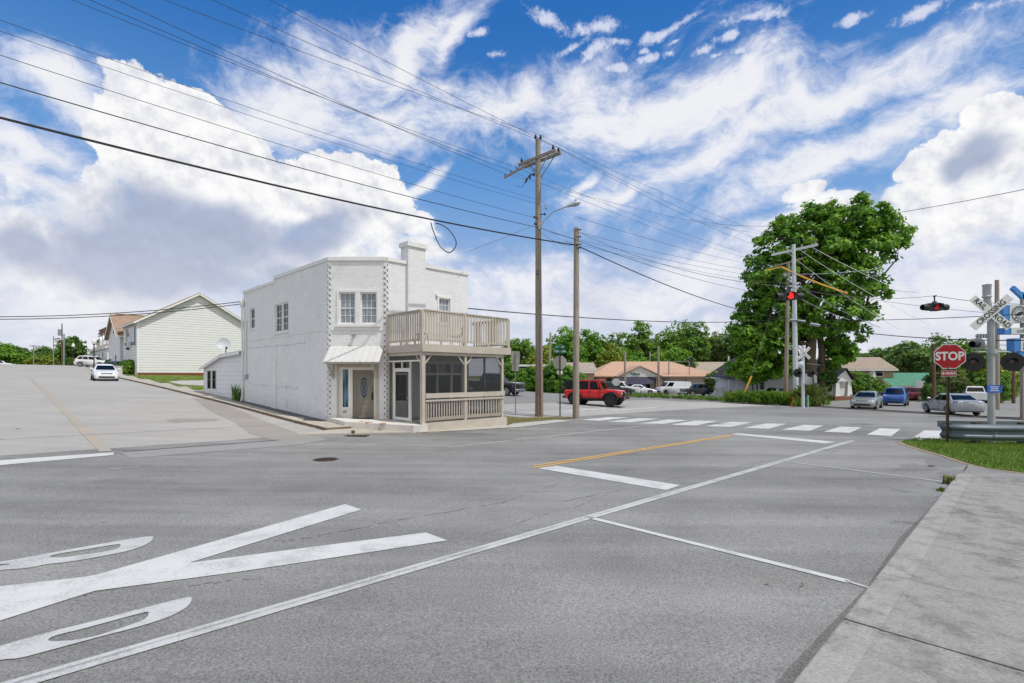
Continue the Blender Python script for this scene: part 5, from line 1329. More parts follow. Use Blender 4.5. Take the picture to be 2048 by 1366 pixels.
# near crossing signal
p = gcol(1983, 18.0); XS = thing('crossing_signal', 'nearest railroad crossing signal, silver mast with lettered crossbuck and two black hooded lamps', 'crossing signal', p)
YX = p.y; zl = lambda py: at(1980, py, YX).z - p.z
mb = MB(); mb.tube([(0, 0, -.2), (-.02, 0, zl(640)), (-.16, 0, zl(596))], .105, 14); mb.tube([(-.16, 0, zl(596)), (-.17, 0, zl(592))], .095, 12); mast = mb.build('mast', 'silver_paint', XS)
mb = MB(); mb.lathe([(.11, 0), (.14, .02), (.14, .06), (.12, .08), (.12, .38), (.135, .42), (.135, .47), (0, .5)], 8, (-.16, 0, zl(596))); mb.build('bell', 'silver_paint', XS)
mb = MB(); 
C = Vector((-.10, 0, zl(626))); xr = Vector((1, -.32, 0)).normalized(); xn = Vector((xr.y, -xr.x, 0))
def blade(ang, off_, text_parts, m='sign_white', Lh=.75, wd=.135, T=XS, C=C, xr=xr, xn=xn, ts=.165):
    a = xr * math.cos(ang) + Z * math.sin(ang); b = -xr * math.sin(ang) + Z * math.cos(ang)
    mb = MB(); mb.prism([C + a * s_ * Lh + b * t_ * wd + xn * (.14 + off_) for s_, t_ in ((-1, -1), (1, -1), (1, 1), (-1, 1))], xn * .006); o = mb.build('crossbuck_blade', m, T)
    for tx, pos in text_parts: text_obj('lettering', tx, ts, 'sign_black', o, C + a * pos + xn * (.149 + off_), a, b, .002, .004, .9)
blade(PI / 4, .012, [('CROSSING', 0)], ts=.25); blade(-PI / 4, 0, [('RAIL', -.43), ('ROAD', .43)], ts=.24)
zr_ = zl(704)
mb = MB(); mb.tube([(-.62, .0, zr_), (.62, -.0, zr_)], .028, 8); mb.lathe([(.15, -.07), (.155, .0), (.15, .09)], 12, (0, 0, zr_)); mb.build('lamp_crossarm', 'silver_paint', XS)
mb = MB(); z7 = zl(687); mb.tube([(-.1, 0, zl(674)), (-.55, .0, zl(672))], .03, 6)
for k in range(4): mb.box(-.5 + k * .1, -.45 + k * .1, -.05, .05, zl(676), zl(668))
mb.build('upper_bracket', 'steel', XS)
mb = MB(); ax = Vector((-.88, -.3, -.05)).normalized(); c0_ = Vector((-.50, -.05, zl(688))); mb.lathe([(0, .16), (.07, .13), (.09, .02), (.20, -.02), (.22, -.03), (.0, -.035)], 16, c0_, -ax); mb.build('side_lamp', 'silver_paint', XS)
mb = MB(); mb.lathe([(.12, .0), (.12, .25), (.11, .26), (.11, .02), (0, .02)], 14, c0_ + ax * .08, ax); mb.build('side_hood', 'black_plastic', XS)
for sx, c in ((-.74, 1945), (.62, 2012)):
    cc_ = Vector((sx, -.12, zl(724))); n_ = Vector((-.60, -.80, 0)).normalized()
    mb = MB(); mb.lathe([(0, 0), (.32, 0), (.32, .012), (.0, .014)], 28, cc_, n_); o = mb.build('background_disc', 'black_plastic', XS)
    mb = MB(); mb.lathe([(.105, .012), (.0, .03)], 16, cc_, n_); mb.build('lens', 'dark_lens', o)
    mb = MB(); 
    for k in range(10):
        t0_, t1_ = PI * k / 10, PI * (k + 1) / 10; e1, e2 = Vector((1, 0, 0)), Z
        e1 = Vector((.80, -.60, 0)); a, b = cc_ + e1 * math.cos(t0_) * .13 + e2 * math.sin(t0_) * .13, cc_ + e1 * math.cos(t1_) * .13 + e2 * math.sin(t1_) * .13
        mb.add([a, b, b + n_ * .26, a + n_ * .26], [(0, 1, 2, 3)])
    mb.build('hood', 'black_plastic', o)
    mb = MB(); mb.tube([cc_, cc_ + Vector((0, .12, .16)), Vector((sx * .85, 0, zr_))], .025, 6); mb.build('lamp_stem', 'black_metal', o)
q0, q1 = at(1967, 785, YX) - p, at(1997, 770, YX) - p
mb = MB(); mb.box(q0.x, q1.x, -.135, -.13, q0.z, q1.z); o = mb.build('notice_plate', 'sign_blue', XS, bevel=0)
for k, w_ in enumerate((.8, .7, .8)): 
    mb = MB(); cxx = (q0.x + q1.x) / 2; zz_ = q0.z + (q1.z - q0.z) * (.25 + .25 * k); mb.box(cxx - w_ * .2, cxx + w_ * .2, -.139, -.136, zz_ - .008, zz_ + .012); mb.build('notice_text', 'sign_white', o)
# guard rail round the signal
GR, p = pole_thing('guard_rail', 'curved galvanised W-beam guard rail at the foot of the crossing signal', 'guard rail', 1905, 889)
zt_, zb_ = at(1905, 853, p.y).z - p.z, at(1905, 889, p.y).z - p.z + .06
hgt = zt_ - zb_
prof = [(0, 0), (.0, .03), (.09, .12), (.09, .17), (.0, .27), (.0, .33), (.09, .43), (.09, .48), (0, .57), (0, .6)]
sc2 = hgt / .6
path = [Vector((.0, .45, 0)), Vector((.06, .08, 0)), Vector((.35, -.12, 0)), Vector((1.2, -.22, 0)), Vector((2.4, -.18, 0)), Vector((3.6, -.02, 0))]
mb = MB(); N_ = []
for i, q in enumerate(path):
    d = (path[min(i + 1, 5)] - path[max(i - 1, 0)]).normalized(); n_ = Vector((d.y, -d.x, 0)); N_.append(n_)
gz = lambda q: terrain(q.x + p.x, q.y + p.y) + .06 - p.z
rings = [[path[i] + N_[i] * a + Z * (gz(path[i]) + .1 + b * sc2) for a, b in prof] for i in range(6)]
vs = [v for g in rings for v in g]; m_ = len(prof)
mb.add(vs, [(i * m_ + k, i * m_ + k + 1, (i + 1) * m_ + k + 1, (i + 1) * m_ + k) for i in range(5) for k in range(m_ - 1)], True)
go = mb.build('beam', 'galvanised_blue', GR); so_ = go.modifiers.new('thickness', 'SOLIDIFY'); so_.thickness = .006
for q in ((.9, 0), (2.6, .1)):
    mb = MB(); zz_ = gz(Vector((q[0], q[1], 0))); mb.box(q[0] - .09, q[0] + .09, q[1] - .0, q[1] + .2, zz_ - .2, zz_ + hgt + .15); mb.build('post', 'tie_wood', GR)
mb = MB(); mb.bar(rings[3][0] + Vector((0, -.1, 0)) + Z * .3 * sc2, rings[3][0] + Vector((.02, -.1, 0)) + Z * .31 * sc2, .05, .05)
for i in (3,):
    for k in (.15, .3, .46): mb.lathe([(0, .02), (.02, .012), (.02, 0)], 6, rings[i][0] + N_[i] * .07 + Z * k * sc2, N_[i])
mb.build('splice_bolt', 'steel', GR)
mb = MB()
for a, b in zip(path[2:], path[3:]):
    a, b = a + Vector((.1, 1.25, 0)), b + Vector((.1, 1.25, 0)); r0, r1 = gz(a) + .1, gz(b) + .1
    mb.hexa([a + Z * (r0 + hgt - .2), b + Z * (r1 + hgt - .2), b + Vector((0, .05, r1 + hgt - .2)), a + Vector((0, .05, r0 + hgt - .2)), a + Z * (r0 + hgt + .02), b + Z * (r1 + hgt + .02), b + Vector((0, .05, r1 + hgt + .02)), a + Vector((0, .05, r0 + hgt + .02))])
mb.build('rear_beam', 'galvanised_blue', GR)
# far crossing signal, the two poles beside it
def far_pole(name, label, cat, px, pyb, pyt, r0, r1, m, Y=None, pxt=None, group=None):
    p = G(px, pyb) if Y is None else gcol(px, Y)
    T = thing(name, label, cat, p, 0, group); tp = at(pxt or px, pyt, p.y) - p
    mb = MB(); mb.tube([(0, 0, -.4), tp * .5, tp], [r0, (r0 + r1) / 2, r1], 9); mb.build('pole', m, T)
    return T, p, tp
WP, WPp, WPt = far_pole('steel_pole', 'tall whitish steel utility pole with one long crossarm by the big tree', 'utility pole', 1592, 809, 489, .26, .17, 'pole_white', pxt=1587)
mb = MB(); a, b = at(1552, 506, WPp.y) - WPp, at(1625, 494, WPp.y) - WPp; a.y += .9; b.y -= .9; mb.bar(a, b, .22, .22); mb.build('crossarm', 'pole_white', WP)
wp_ins = []
for t in (.05, .36, .66, .95): wp_ins.append(insul(a + (b - a) * t + Z * .1, WP, .09, .25, 'porcelain') + WPp)
mb = MB(); z_ = at(1592, 641, WPp.y).z - WPp.z; mb.cyl((-.7, -.2, z_ + .05), (.75, -.2, z_ - .12), .12, .12, 10); mb.build('splice_case', 'steel', WP)
mb = MB(); q = at(1618, 650, WPp.y) - WPp; mb.cyl(q + Vector((-.0, -.2, .08)), q + Vector((.9, -.2, -.08)), .14, .14, 10); mb.build('splice_case', 'galvanised', WP)
OP, OPp, OPt = far_pole('wooden_pole', 'weathered wooden pole with yellow line guards close beside the tall steel pole', 'utility pole', 1571, 803, 524, .24, .17, 'pole_wood', pxt=1577)
mb = MB(); a, b = at(1549, 532, OPp.y) - OPp, at(1600, 519, OPp.y) - OPp; a.y += .7; b.y -= .7; mb.bar(a, b, .14, .16); mb.build('crossarm', 'pole_wood', OP)
op_ins = []
for t in (.04, .3, .7, .96): op_ins.append(insul(a + (b - a) * t + Z * .07, OP, .08, .22) + OPp)
mb = MB()
for k, (x, y) in enumerate(((1573, 560), (1581, 566), (1576, 575), (1570, 552), (1584, 556))): q = at(x, y, OPp.y) - OPp; q.y -= .3; mb.lathe([(.0, -.2), (.11, -.14), (.11, .14), (0, .2)], 8, q, (rng.uniform(-1, 1), 0, rng.uniform(-1, 1)))
for k in range(5): q = at(1545 + k * 15, 556 + (k % 3) * 12, OPp.y) - OPp; mb.tube([Vector((0, -.2, q.z + .4)), q + Vector((0, -.3, -.3)), Vector((0, -.2, q.z - .7))], .02, 4)
mb.build('line_hardware', 'steel', OP)
mb = MB(); a, b = at(1531, 541, OPp.y) - OPp, at(1562, 534, OPp.y) - OPp; c_ = at(1695, 587, OPp.y - 6) - OPp; mb.tube([a, b], .05, 7)
pts = [b + (c_ - b) * t + Z * (.25 * math.sin(PI * t) * -.6) for t in np.linspace(0, 1, 14)]; mb.tube(pts, [.10 if k % 2 else .08 for k in range(14)], 8); mb.build('line_guard', 'yellow_guard', OP)
mb = MB(); a = Vector((0, -.2, at(1577, 530, OPp.y).z - OPp.z)); mb.tube([a, at(1508, 735, OPp.y - 2) - OPp, at(1480, 815, OPp.y - 3) - OPp], .02, 5); gw = mb.build('guy_wire', 'cable_grey', OP)
mb = MB(); a, b = at(1483, 800, OPp.y - 3) - OPp, at(1503, 752, OPp.y - 3) - OPp; mb.tube([a, b], .10, 7); mb.build('guy_guard', 'yellow_guard', gw)
FS, FSp = pole_thing('crossing_signal', 'far railroad crossing signal in the weeds, white mast showing the plain back of its crossbuck', 'crossing signal', 1606, 816)
zl = lambda py: at(1602, py, FSp.y).z - FSp.z
mb = MB(); mb.tube([(0, 0, -.2), (0, 0, zl(691))], .13, 10); mb.build('mast', 'pole_white', FS)
C5 = Vector((0, -.02, zl(706)))
for ang in (PI / 4, -PI / 4):
    a = Vector((math.cos(ang), 0, math.sin(ang))); b = Vector((-math.sin(ang), 0, math.cos(ang)))
    mb = MB(); y_ = -.15 if ang > 0 else -.165; mb.prism([C5 + a * s_ * .66 + b * t_ * .12 + Vector((0, y_, 0)) for s_, t_ in ((-1, -1), (1, -1), (1, 1), (-1, 1))], (0, .006, 0)); o = mb.build('crossbuck_blade', 'sign_white', FS)
    mb = MB(); mb.bar(C5 + a * .64 + Vector((0, y_ - .012, 0)), C5 - a * .64 + Vector((0, y_ - .012, 0)), .03, .01, up=(0, 1, 0)); mb.build('stiffener', 'black_metal', o)
mb = MB(); mb.tube([(-.62, 0, zl(742)), (.62, 0, zl(742))], .04, 6); mb.tube([(0, 0, zl(727)), (1.3, -.2, zl(731))], .06, 6); mb.build('lamp_crossarm', 'black_metal', FS)
for sx in (-.55, .55):
    mb = MB(); n_ = Vector((sx * .15, -1, 0)).normalized(); mb.lathe([(0, 0), (.36, 0), (.36, .02), (0, .02)], 20, (sx, -.15, zl(746)), n_); mb.lathe([(.16, .02), (.16, .3), (.14, .3), (.14, .03)], 12, (sx, -.15, zl(746)), n_); mb.build('background_disc', 'black_plastic', FS)
mb = MB(); mb.lathe([(0, 0), (.27, 0), (.27, .03), (.14, .06), (.12, .2), (0, .22)], 18, (-.24, -.12, zl(729)), (0, -1, 0)); mb.build('bell', 'pole_white', FS)
# overhead flashing beacons on a span wire
def beacon(px, py, Y, label, lit, hang):
    c = at(px, py, Y); T = thing('flashing_beacon', label, 'traffic beacon', c - Z * .2, 0, 'red beacons over the crossing')
    mb = MB(); mb.box(-.17, .17, -.12, .12, 0, .4); mb.build('housing', 'black_plastic', T, bevel=.02)
    mb = MB(); mb.lathe([(.15, .0), (.15, .01), (.0, .035)], 18, (0, -.12, .2), (0, -1, 0)); mb.build('lens', lit, T)
    mb = MB()
    for k in range(14):
        t0_, t1_ = -.25 + (PI + .5) * k / 14, -.25 + (PI + .5) * (k + 1) / 14
        a, b = Vector((math.cos(t0_) * .165, -.12, .2 + math.sin(t0_) * .165)), Vector((math.cos(t1_) * .165, -.12, .2 + math.sin(t1_) * .165)); f = Vector((0, -.2, 0))
        mb.add([a, b, b + f, a + f], [(0, 1, 2, 3)])
    mb.build('hood', 'black_plastic', T)
    for sx, tl in ((-1, -.02), (1, .0)):
        mb = MB(); mb.box(min(sx * .172, sx * .36), max(sx * .172, sx * .36), -.12, .12, .03, .37); mb.lathe([(.15, 0), (.155, .16), (.14, .26), (.13, .26), (.13, .02), (0, .02)], 14, (sx * .36, 0, .19), (sx, -.12, -.04)); mb.build('side_head', 'black_plastic', T)
    mb = MB(); mb.tube([(0, 0, .4), (0, 0, hang)], .03, 6); mb.bar((-.08, 0, .44), (.08, 0, .44), .1, .06); mb.bar((-.05, 0, hang - .05), (.08, 0, hang), .06); mb.build('hanger', 'black_metal', T)
    return c
bc1 = beacon(1578.5, 592, 24, 'overhead beacon with its red lamp brightly lit, hanging before the big tree', 'lit_red', .62)
bc2 = beacon(1869, 614, 25, 'overhead beacon with a dim red lamp, hanging over the street near the crossbuck', 'dim_red', .75)
# wires
def wire(p0, p1, sag, r, label, group, n=22, m='cable_black', name='power_line'):
    p0, p1 = Vector(p0), Vector(p1); mb = MB()
    mb.tube([p0 + (p1 - p0) * t - Z * (4 * sag * t * (1 - t)) for t in np.linspace(0, 1, n)], r, 5, cap=False)
    return tag(mb.build(name, m, fix=False), label, 'power line', group)
def wire_thru(p1, px, py, v, r, label, group, u_end=-24, c=.0016, name='power_line', m='cable_black'):
    """hangs from p1 and passes the place seen at px, py on the line v; runs on to the next pole behind the viewer"""
    q = on_v(px, py, v); u1, v1 = to_uv(p1.x, p1.y); uq, _ = to_uv(q.x, q.y); s1 = uq - u1
    a = (q.z - p1.z - c * s1 * s1) / s1
    pts = []
    for t in np.linspace(0, 1, 30):
        u = u1 + (u_end - u1) * t; s = u - u1; vv = v1 + (v - v1) * min(1, (s / s1))
        pts.append((*uv(u, vv), p1.z + a * s + c * s * s))
    mb = MB(); mb.tube(pts, r, 5, cap=False)
    return tag(mb.build(name, m, fix=False), label, 'power line', group)
gA = 'power lines over the main street'
top_px = [(540, 0), (425, 0), (330, 0), (235, 0), (180, 0), (145, 0)]
src = [ins_up[0], ins_up[1], ins_up[4], ins_up[6], ins_up[7], ins_up[8]]
names = ['outermost', 'second', 'third', 'fourth', 'fifth', 'sixth']
ue, ve = to_uv(UPp.x, UPp.y)
for k, ((x, y), s_) in enumerate(zip(top_px, src)):
    vs_ = to_uv(s_.x, s_.y)[1]
    wire_thru(s_, x, y, vs_, .0085 if k not in (3, 4) else .010, f'{names[k]} of six thin wires fanning from the top crossarms of the tall pole', gA)
for k, (x, y, pe, lab, r) in enumerate([(0, 165, 455, 'taut dark wire just above the thick black cable', .016), (0, 110, 437, 'thin wire from the tall pole, second above the thick black cable', .009), (0, 62, 408, 'thin wire from the tall pole, third above the thick black cable', .007), (0, 40, 400, 'faint highest wire meeting the tall pole below its crossarms', .007)]):
    s_ = at(1076, pe, YU - .15); wire_thru(s_, x, y, to_uv(s_.x, s_.y)[1], r, lab, gA)
s_ = at(1152, 490, SPp.y - .2); wire_thru(s_, 0, 235, to_uv(s_.x, s_.y)[1], .034, 'thick black cable bundle sagging across the sky to the shorter pole', gA, c=.0022, name='telephone_cable')
# drip loop on the thick cable
c0_ = on_v(865, 446, to_uv(s_.x, s_.y)[1]); mb = MB(); pl = [(862, 445), (868, 466), (880, 492), (897, 505), (909, 497), (912, 482), (900, 462), (884, 450), (868, 446)]
mb.tube([at(q.x, q.y, c0_.y) for q in smooth_loop(pl, 4)[:-4]], .022, 6); tag(mb.build('cable_loop', 'cable_black', fix=False), 'black slack loop of cable hanging below the thick black bundle', 'cable')
# onward spans to the poles by the railway
for k in range(6):
    wire(src[k], wp_ins[k % 4] if k < 4 else op_ins[k - 4], .5, .009, f'{names[k]} thin wire running from the tall pole towards the steel pole', 'wires between the tall pole and the crossing', m='cable_grey')
wire(at(1152, 490, SPp.y - .2), at(1574, 637, OPp.y), .75, .03, 'thick black cable running on from the shorter pole to the crossing pole', 'wires between the tall pole and the crossing', name='telephone_cable')
wire(at(1152, 480, SPp.y - .2), at(1572, 590, OPp.y), .6, .014, 'thin dark wire running on from the shorter pole to the crossing pole', 'wires between the tall pole and the crossing')
wire(at(1078, 455, YU - .15), at(1152, 479, SPp.y - .2), .02, .015, 'short dark wire between the tall pole and the shorter pole', 'wires between the tall pole and the crossing')
wire(at(1083, 465, YU), at(1148, 490, SPp.y), .22, .011, 'short slack wire looping from the tall pole to the shorter pole', 'wires between the tall pole and the crossing')
wire(at(1060, 454, YU), at(936, 503, 24), .02, .009, 'short thin guy line slanting down from the tall pole over the roof', 'wires between the tall pole and the crossing', m='cable_grey')
# low service lines
pb1 = BT.matrix_basis @ Vector(wl.pt(.05, .1, wl.sz(488, 603)[1])); 
for dz_2, lab, px_, py_ in ((0, 'upper of two service lines reaching the corner building from the side street', 0, 624), (-.14, 'lower of two service lines reaching the corner building from the side street', 0, 629)):
    e = at(px_ - 250, py_ + 3, 27); wire(pb1 + Z * dz_2, e, .45, .022, lab, 'service lines to the corner building')
wire(BT.matrix_basis @ Vector((LX, .3, wr.sz(936, 615)[1])), at(1574, 637, OPp.y), .55, .028, 'black line from the corner building roof edge to the crossing pole', 'service lines to the corner building')
wire(at(1576, 637, OPp.y), at(2150, 622, 24), .3, .022, 'black span line from the crossing pole passing below the dim beacon', 'span lines right of the crossing')
# span wire with the beacons
b1, b2 = bc1 + Z * .42, bc2 + Z * .55
wire(at(1153, 462, SPp.y - .2), b1 , .55, .011, 'span line from the shorter pole to the lit beacon', 'span lines right of the crossing', m='cable_grey')
wire(b1, b2, .3, .011, 'span line between the lit beacon and the dim beacon', 'span lines right of the crossing', m='cable_grey')
wire(b2, at(2140, 606, 24), .2, .013, 'span line from the dim beacon on out over the street', 'span lines right of the crossing')
wire(at(1380, 438, 60), at(2120, 364, 19), 1.2, .013, 'lone thin wire crossing the sky above the big tree', 'span lines right of the crossing')
for k, (a, b, sag, r, lab) in enumerate([((1590, 640), (2120, 680, 26), .6, .03, 'thick bundled cable drooping to the signal mast from the steel pole'), ((1625, 495), (1900, 620, 44), .3, .016, 'line slanting down in front of the big tree from the long crossarm'), ((1600, 500), (1860, 650, 44), .3, .016, 'second line slanting in front of the big tree'), ((1575, 505), (1800, 660, 44), .3, .016, 'third line slanting in front of the big tree'),
        ((1580, 560), (1760, 655, 40), .3, .02, 'low line leaving the wooden crossing pole before the tree trunk'), ((1580, 545), (1830, 585, 46), .2, .013, 'nearly level line crossing the big tree high up'), ((1580, 567), (2060, 632, 34), .4, .013, 'level line crossing the big tree half way up'), ((1580, 585), (1700, 640, 46), .2, .018, 'short line before the big tree below the beacon'), ((1580, 548), (1770, 535, 47), .2, .016, 'bright line rising gently across the big tree')]):
    wire(at(a[0], a[1], WPp.y - .3), at(*b), sag, r, lab, 'lines leaving the crossing poles', m='galvanised' if k in (1, 2, 3, 4, 7, 8) else 'cable_black')
for k, (x, y, yy) in enumerate([(1350, 478, 40), (1345, 512, 38), (1300, 522, 44), (1330, 545, 40)]):
    wire(at(x - 200, y - 45 - k * 6, 28), at(1577, 540 + k * 9, OPp.y), .4, .011, f'{names[k]} of the thin lines coming to the wooden crossing pole', 'lines reaching the crossing poles', m='cable_grey')
# little things in the weeds
T, p = pole_thing('marker_post', 'short teal marker post in the weeds by the crossing', 'post', 1607, 812) if False else pole_thing('marker_post', 'short teal marker post in the weeds by the far crossing signal', 'post', 1611, 815)
mb = MB(); mb.tube([(.2, 0, -.1), (.2, 0, .95)], .07, 9); mb.build('post', 'bollard_teal', T); mb = MB(); mb.lathe([(.1, 0), (.1, .06), (0, .1)], 9, (.2, 0, .95)); mb.build('cap', 'bollard_teal', T)
T, p = pole_thing('sign_from_behind', 'rusty post with the pale back of a round railroad warning sign', 'sign', 1634, 813)
tp = at(1625, 750, p.y) - p; mb = MB(); mb.bar((0, 0, -.1), tp + Z * .1, .1, .08); mb.build('post', 'rust_post', T)
mb = MB(); cq = at(1623, 758, p.y) - p; mb.lathe([(0, 0), (.62, 0), (.62, .012), (0, .012)], 8, cq + Vector((-.1, .08, 0)), (.25, 1, 0), PI / 8); mb.build('plate', 'silver_paint', T)
mb = MB(); cq = at(1628, 771, p.y) - p; mb.box(cq.x - .2, cq.x + .1, .0, .1, cq.z - .12, cq.z + .1); mb.build('bracket', 'black_metal', T)
T = thing('traffic_cone', 'orange cone standing behind the far crossing signal mast', 'cone', gcol(1586, FSp.y + 3.5)); mb = MB(); mb.lathe([(.2, 0), (.05, .85), (0, .85)], 12); mb.build('cone', 'cone_orange', T); mb = MB(); mb.box(-.26, .26, -.26, .26, 0, .04); mb.build('base', 'cone_orange', T)
# small stop sign far down the cross road
T = thing('stop_sign', 'small far stop sign seen from behind before the green roofed house', 'stop sign', gcol(1838, 62)); tp = at(1838, 768, 62) - T.location
mb = MB(); mb.box(-.05, .05, -.02, .02, -.2, tp.z); mb.build('post', 'rust_post', T); octo(T, (0, tp.z), .52, -.05, -.04, 'silver_paint', 'octagon_plate')
T = thing('stop_sign', 'far stop sign back behind the bonnet of the red off-roader', 'stop sign', gcol(1232, 58)); zz_ = at(1232, 764, 58).z - T.location.z
mb = MB(); mb.box(-.05, .05, -.02, .02, -.2, zz_ + .4); mb.build('post', 'green_post', T); octo(T, (0, zz_), .46, -.05, -.04, 'silver_paint', 'octagon_plate')
# right-hand poles
far_pole('wooden_pole', 'brown wooden pole behind the red stop sign', 'utility pole', 1868, 0, 692, .2, .14, 'dark_pole_wood', Y=60)
T, pp, tp = far_pole('wooden_pole', 'grey wooden pole directly behind the near signal mast', 'utility pole', 1994, 0, 560, .2, .15, 'grey_pole_wood', Y=44)
mb = MB(); z_ = at(1996, 690, 44).z - pp.z; mb.bar((0, 0, z_), (1.3, .3, z_), .06); mb.build('bracket', 'steel', T)
far_pole('wooden_pole', 'dark far pole beyond the sidewalk under the blue sign', 'utility pole', 2027, 0, 690, .18, .14, 'dark_pole_wood', Y=60)
# blue pylon sign
PS = thing('pylon_sign', 'blue and white pylon sign with stacked panels for a coffee shop', 'sign', gcol(2046, 32)); b = PS.location
mb = MB(); z_ = at(2046, 600, 32).z - b.z; mb.box(-.1, .1, -.1, .1, -.3, z_ + .5); mb.box(1.6, 1.8, -.1, .1, -.3, z_ + .5); mb.build('post', 'grey_pole_wood', PS)
def panel_box(x0, y0, y1, x1=2170, name='sign_panel'):
    a, c_ = at(x0, y1, 32) - b, at(x1, y0, 32) - b
    mb = MB(); e_ = (at(x0 + 12, y1, 32) - b).x; mb.box(a.x, e_ - .003, -.22, .3, a.z, c_.z); o = mb.build('sign_end', 'sky_blue_paint', PS)
    mb = MB(); mb.box(e_, c_.x, -.25, .25, a.z, c_.z); return mb.build(name, 'pole_white', PS), e_, a.z, c_.z
o, e_, z0, z1 = panel_box(2000, 611, 646)
lc = Vector(((at(2031, 627, 32) - b).x, -.262, (z0 + z1) / 2)); rr_ = .47
mb = MB(); mb.tube([lc + Vector((math.cos(t) * rr_, 0, math.sin(t) * rr_)) for t in np.linspace(0, 2 * PI, 29)], .018, 5); mb.tube([lc + Vector((math.cos(t) * rr_ * .55, 0, math.sin(t) * rr_ * .55)) for t in np.linspace(0, 2 * PI, 29)], .010, 5)
mb.prism([lc + Vector((math.cos(t) * .2 - math.sin(t) * .04, 0, math.sin(t) * .10 + math.cos(t) * .08)) for t in np.linspace(0, 2 * PI, 20)[:-1]], (0, -.01, 0)); mb.build('roundel', 'sign_black', o)
def arc_text(txt, r, a0, a1, size, flip):
    for k, ch_ in enumerate(txt):
        if ch_ == ' ': continue
        t = a0 + (a1 - a0) * (k / (len(txt) - 1)); rad = Vector((math.cos(t), 0, math.sin(t))); up = rad * (-1 if flip else 1); rt_ = Vector((up.z, 0, -up.x))
        text_obj('lettering', ch_, size, 'sign_black', o, lc + rad * r, rt_, up, .002, .004)
arc_text('BEAN', rr_ * .78, 1.27 * PI, 1.73 * PI, .16, True); arc_text('PROFESSIONAL', rr_ * .78, .95 * PI, .05 * PI, .11, False)
o, e_, z0, z1 = panel_box(2003, 656, 669); text_obj('lettering', 'coffee', .34, 'sign_black', o, Vector(((at(2031, 660, 32) - b).x - .0, -.256, (z0 + z1) / 2)), (1, 0, 0), Z, .002, 0, 1, 'LEFT') if False else text_obj('lettering', 'coffee', .36, 'sign_black', o, Vector(((at(2026, 660, 32) - b).x, -.256, (z0 + z1) / 2)), (1, 0, 0), Z, .002, 0, 1, 'LEFT')
o, e_, z0, z1 = panel_box(2022, 677, 703); 
for tx, py in (('SP', 692), ('LE', 699.5)): text_obj('lettering', tx, .27, 'sign_black', o, Vector((e_ + .12, -.256, (at(0, py - 2, 32) - b).z)), (1, 0, 0), Z, .002, .006, 1, 'LEFT')
o, e_, z0, z1 = panel_box(2032, 704, 727)
a, c_ = at(2024, 575, 32) - b, at(2150, 700, 32) - b; mb = MB(); mb.bar(a, a + Vector((3.5, 0, -3.2)), .26, .2, up=(0, 1, 0)); mb.build('arrow_arm', 'sky_blue_paint', PS)
# ------------------------------------------------------------------ vehicles
def loft(mb, rings, smooth=True, caps=True):
    m = len(rings[0]); vs = [p for r in rings for p in r]
    mb.add(vs, [(i * m + k, i * m + (k + 1) % m, (i + 1) * m + (k + 1) % m, (i + 1) * m + k) for i in range(len(rings) - 1) for k in range(m)], smooth)
    if caps: mb.add(rings[0], [tuple(range(m))]); mb.add(rings[-1], [tuple(reversed(range(m)))])
def body_ring(x, zt, hw, zb, boxy):
    a = .97 if boxy else .80; s = .05 if boxy else .09
    h = zt - zb
    half = [(0, zt), (hw * .5, zt - .004), (hw * a, zt - (.01 if boxy else .03)), (hw * (.995 if boxy else .955), zt - s), (hw, zt - max(s + .06, h * .30)), (hw * (.995 if boxy else 1.0), zb + h * .42), (hw * .965, zb + h * .14), (hw * .90, zb)]
    return [(x, y, z) for y, z in half] + [(x, -y, z) for y, z in reversed(half[1:])] + []
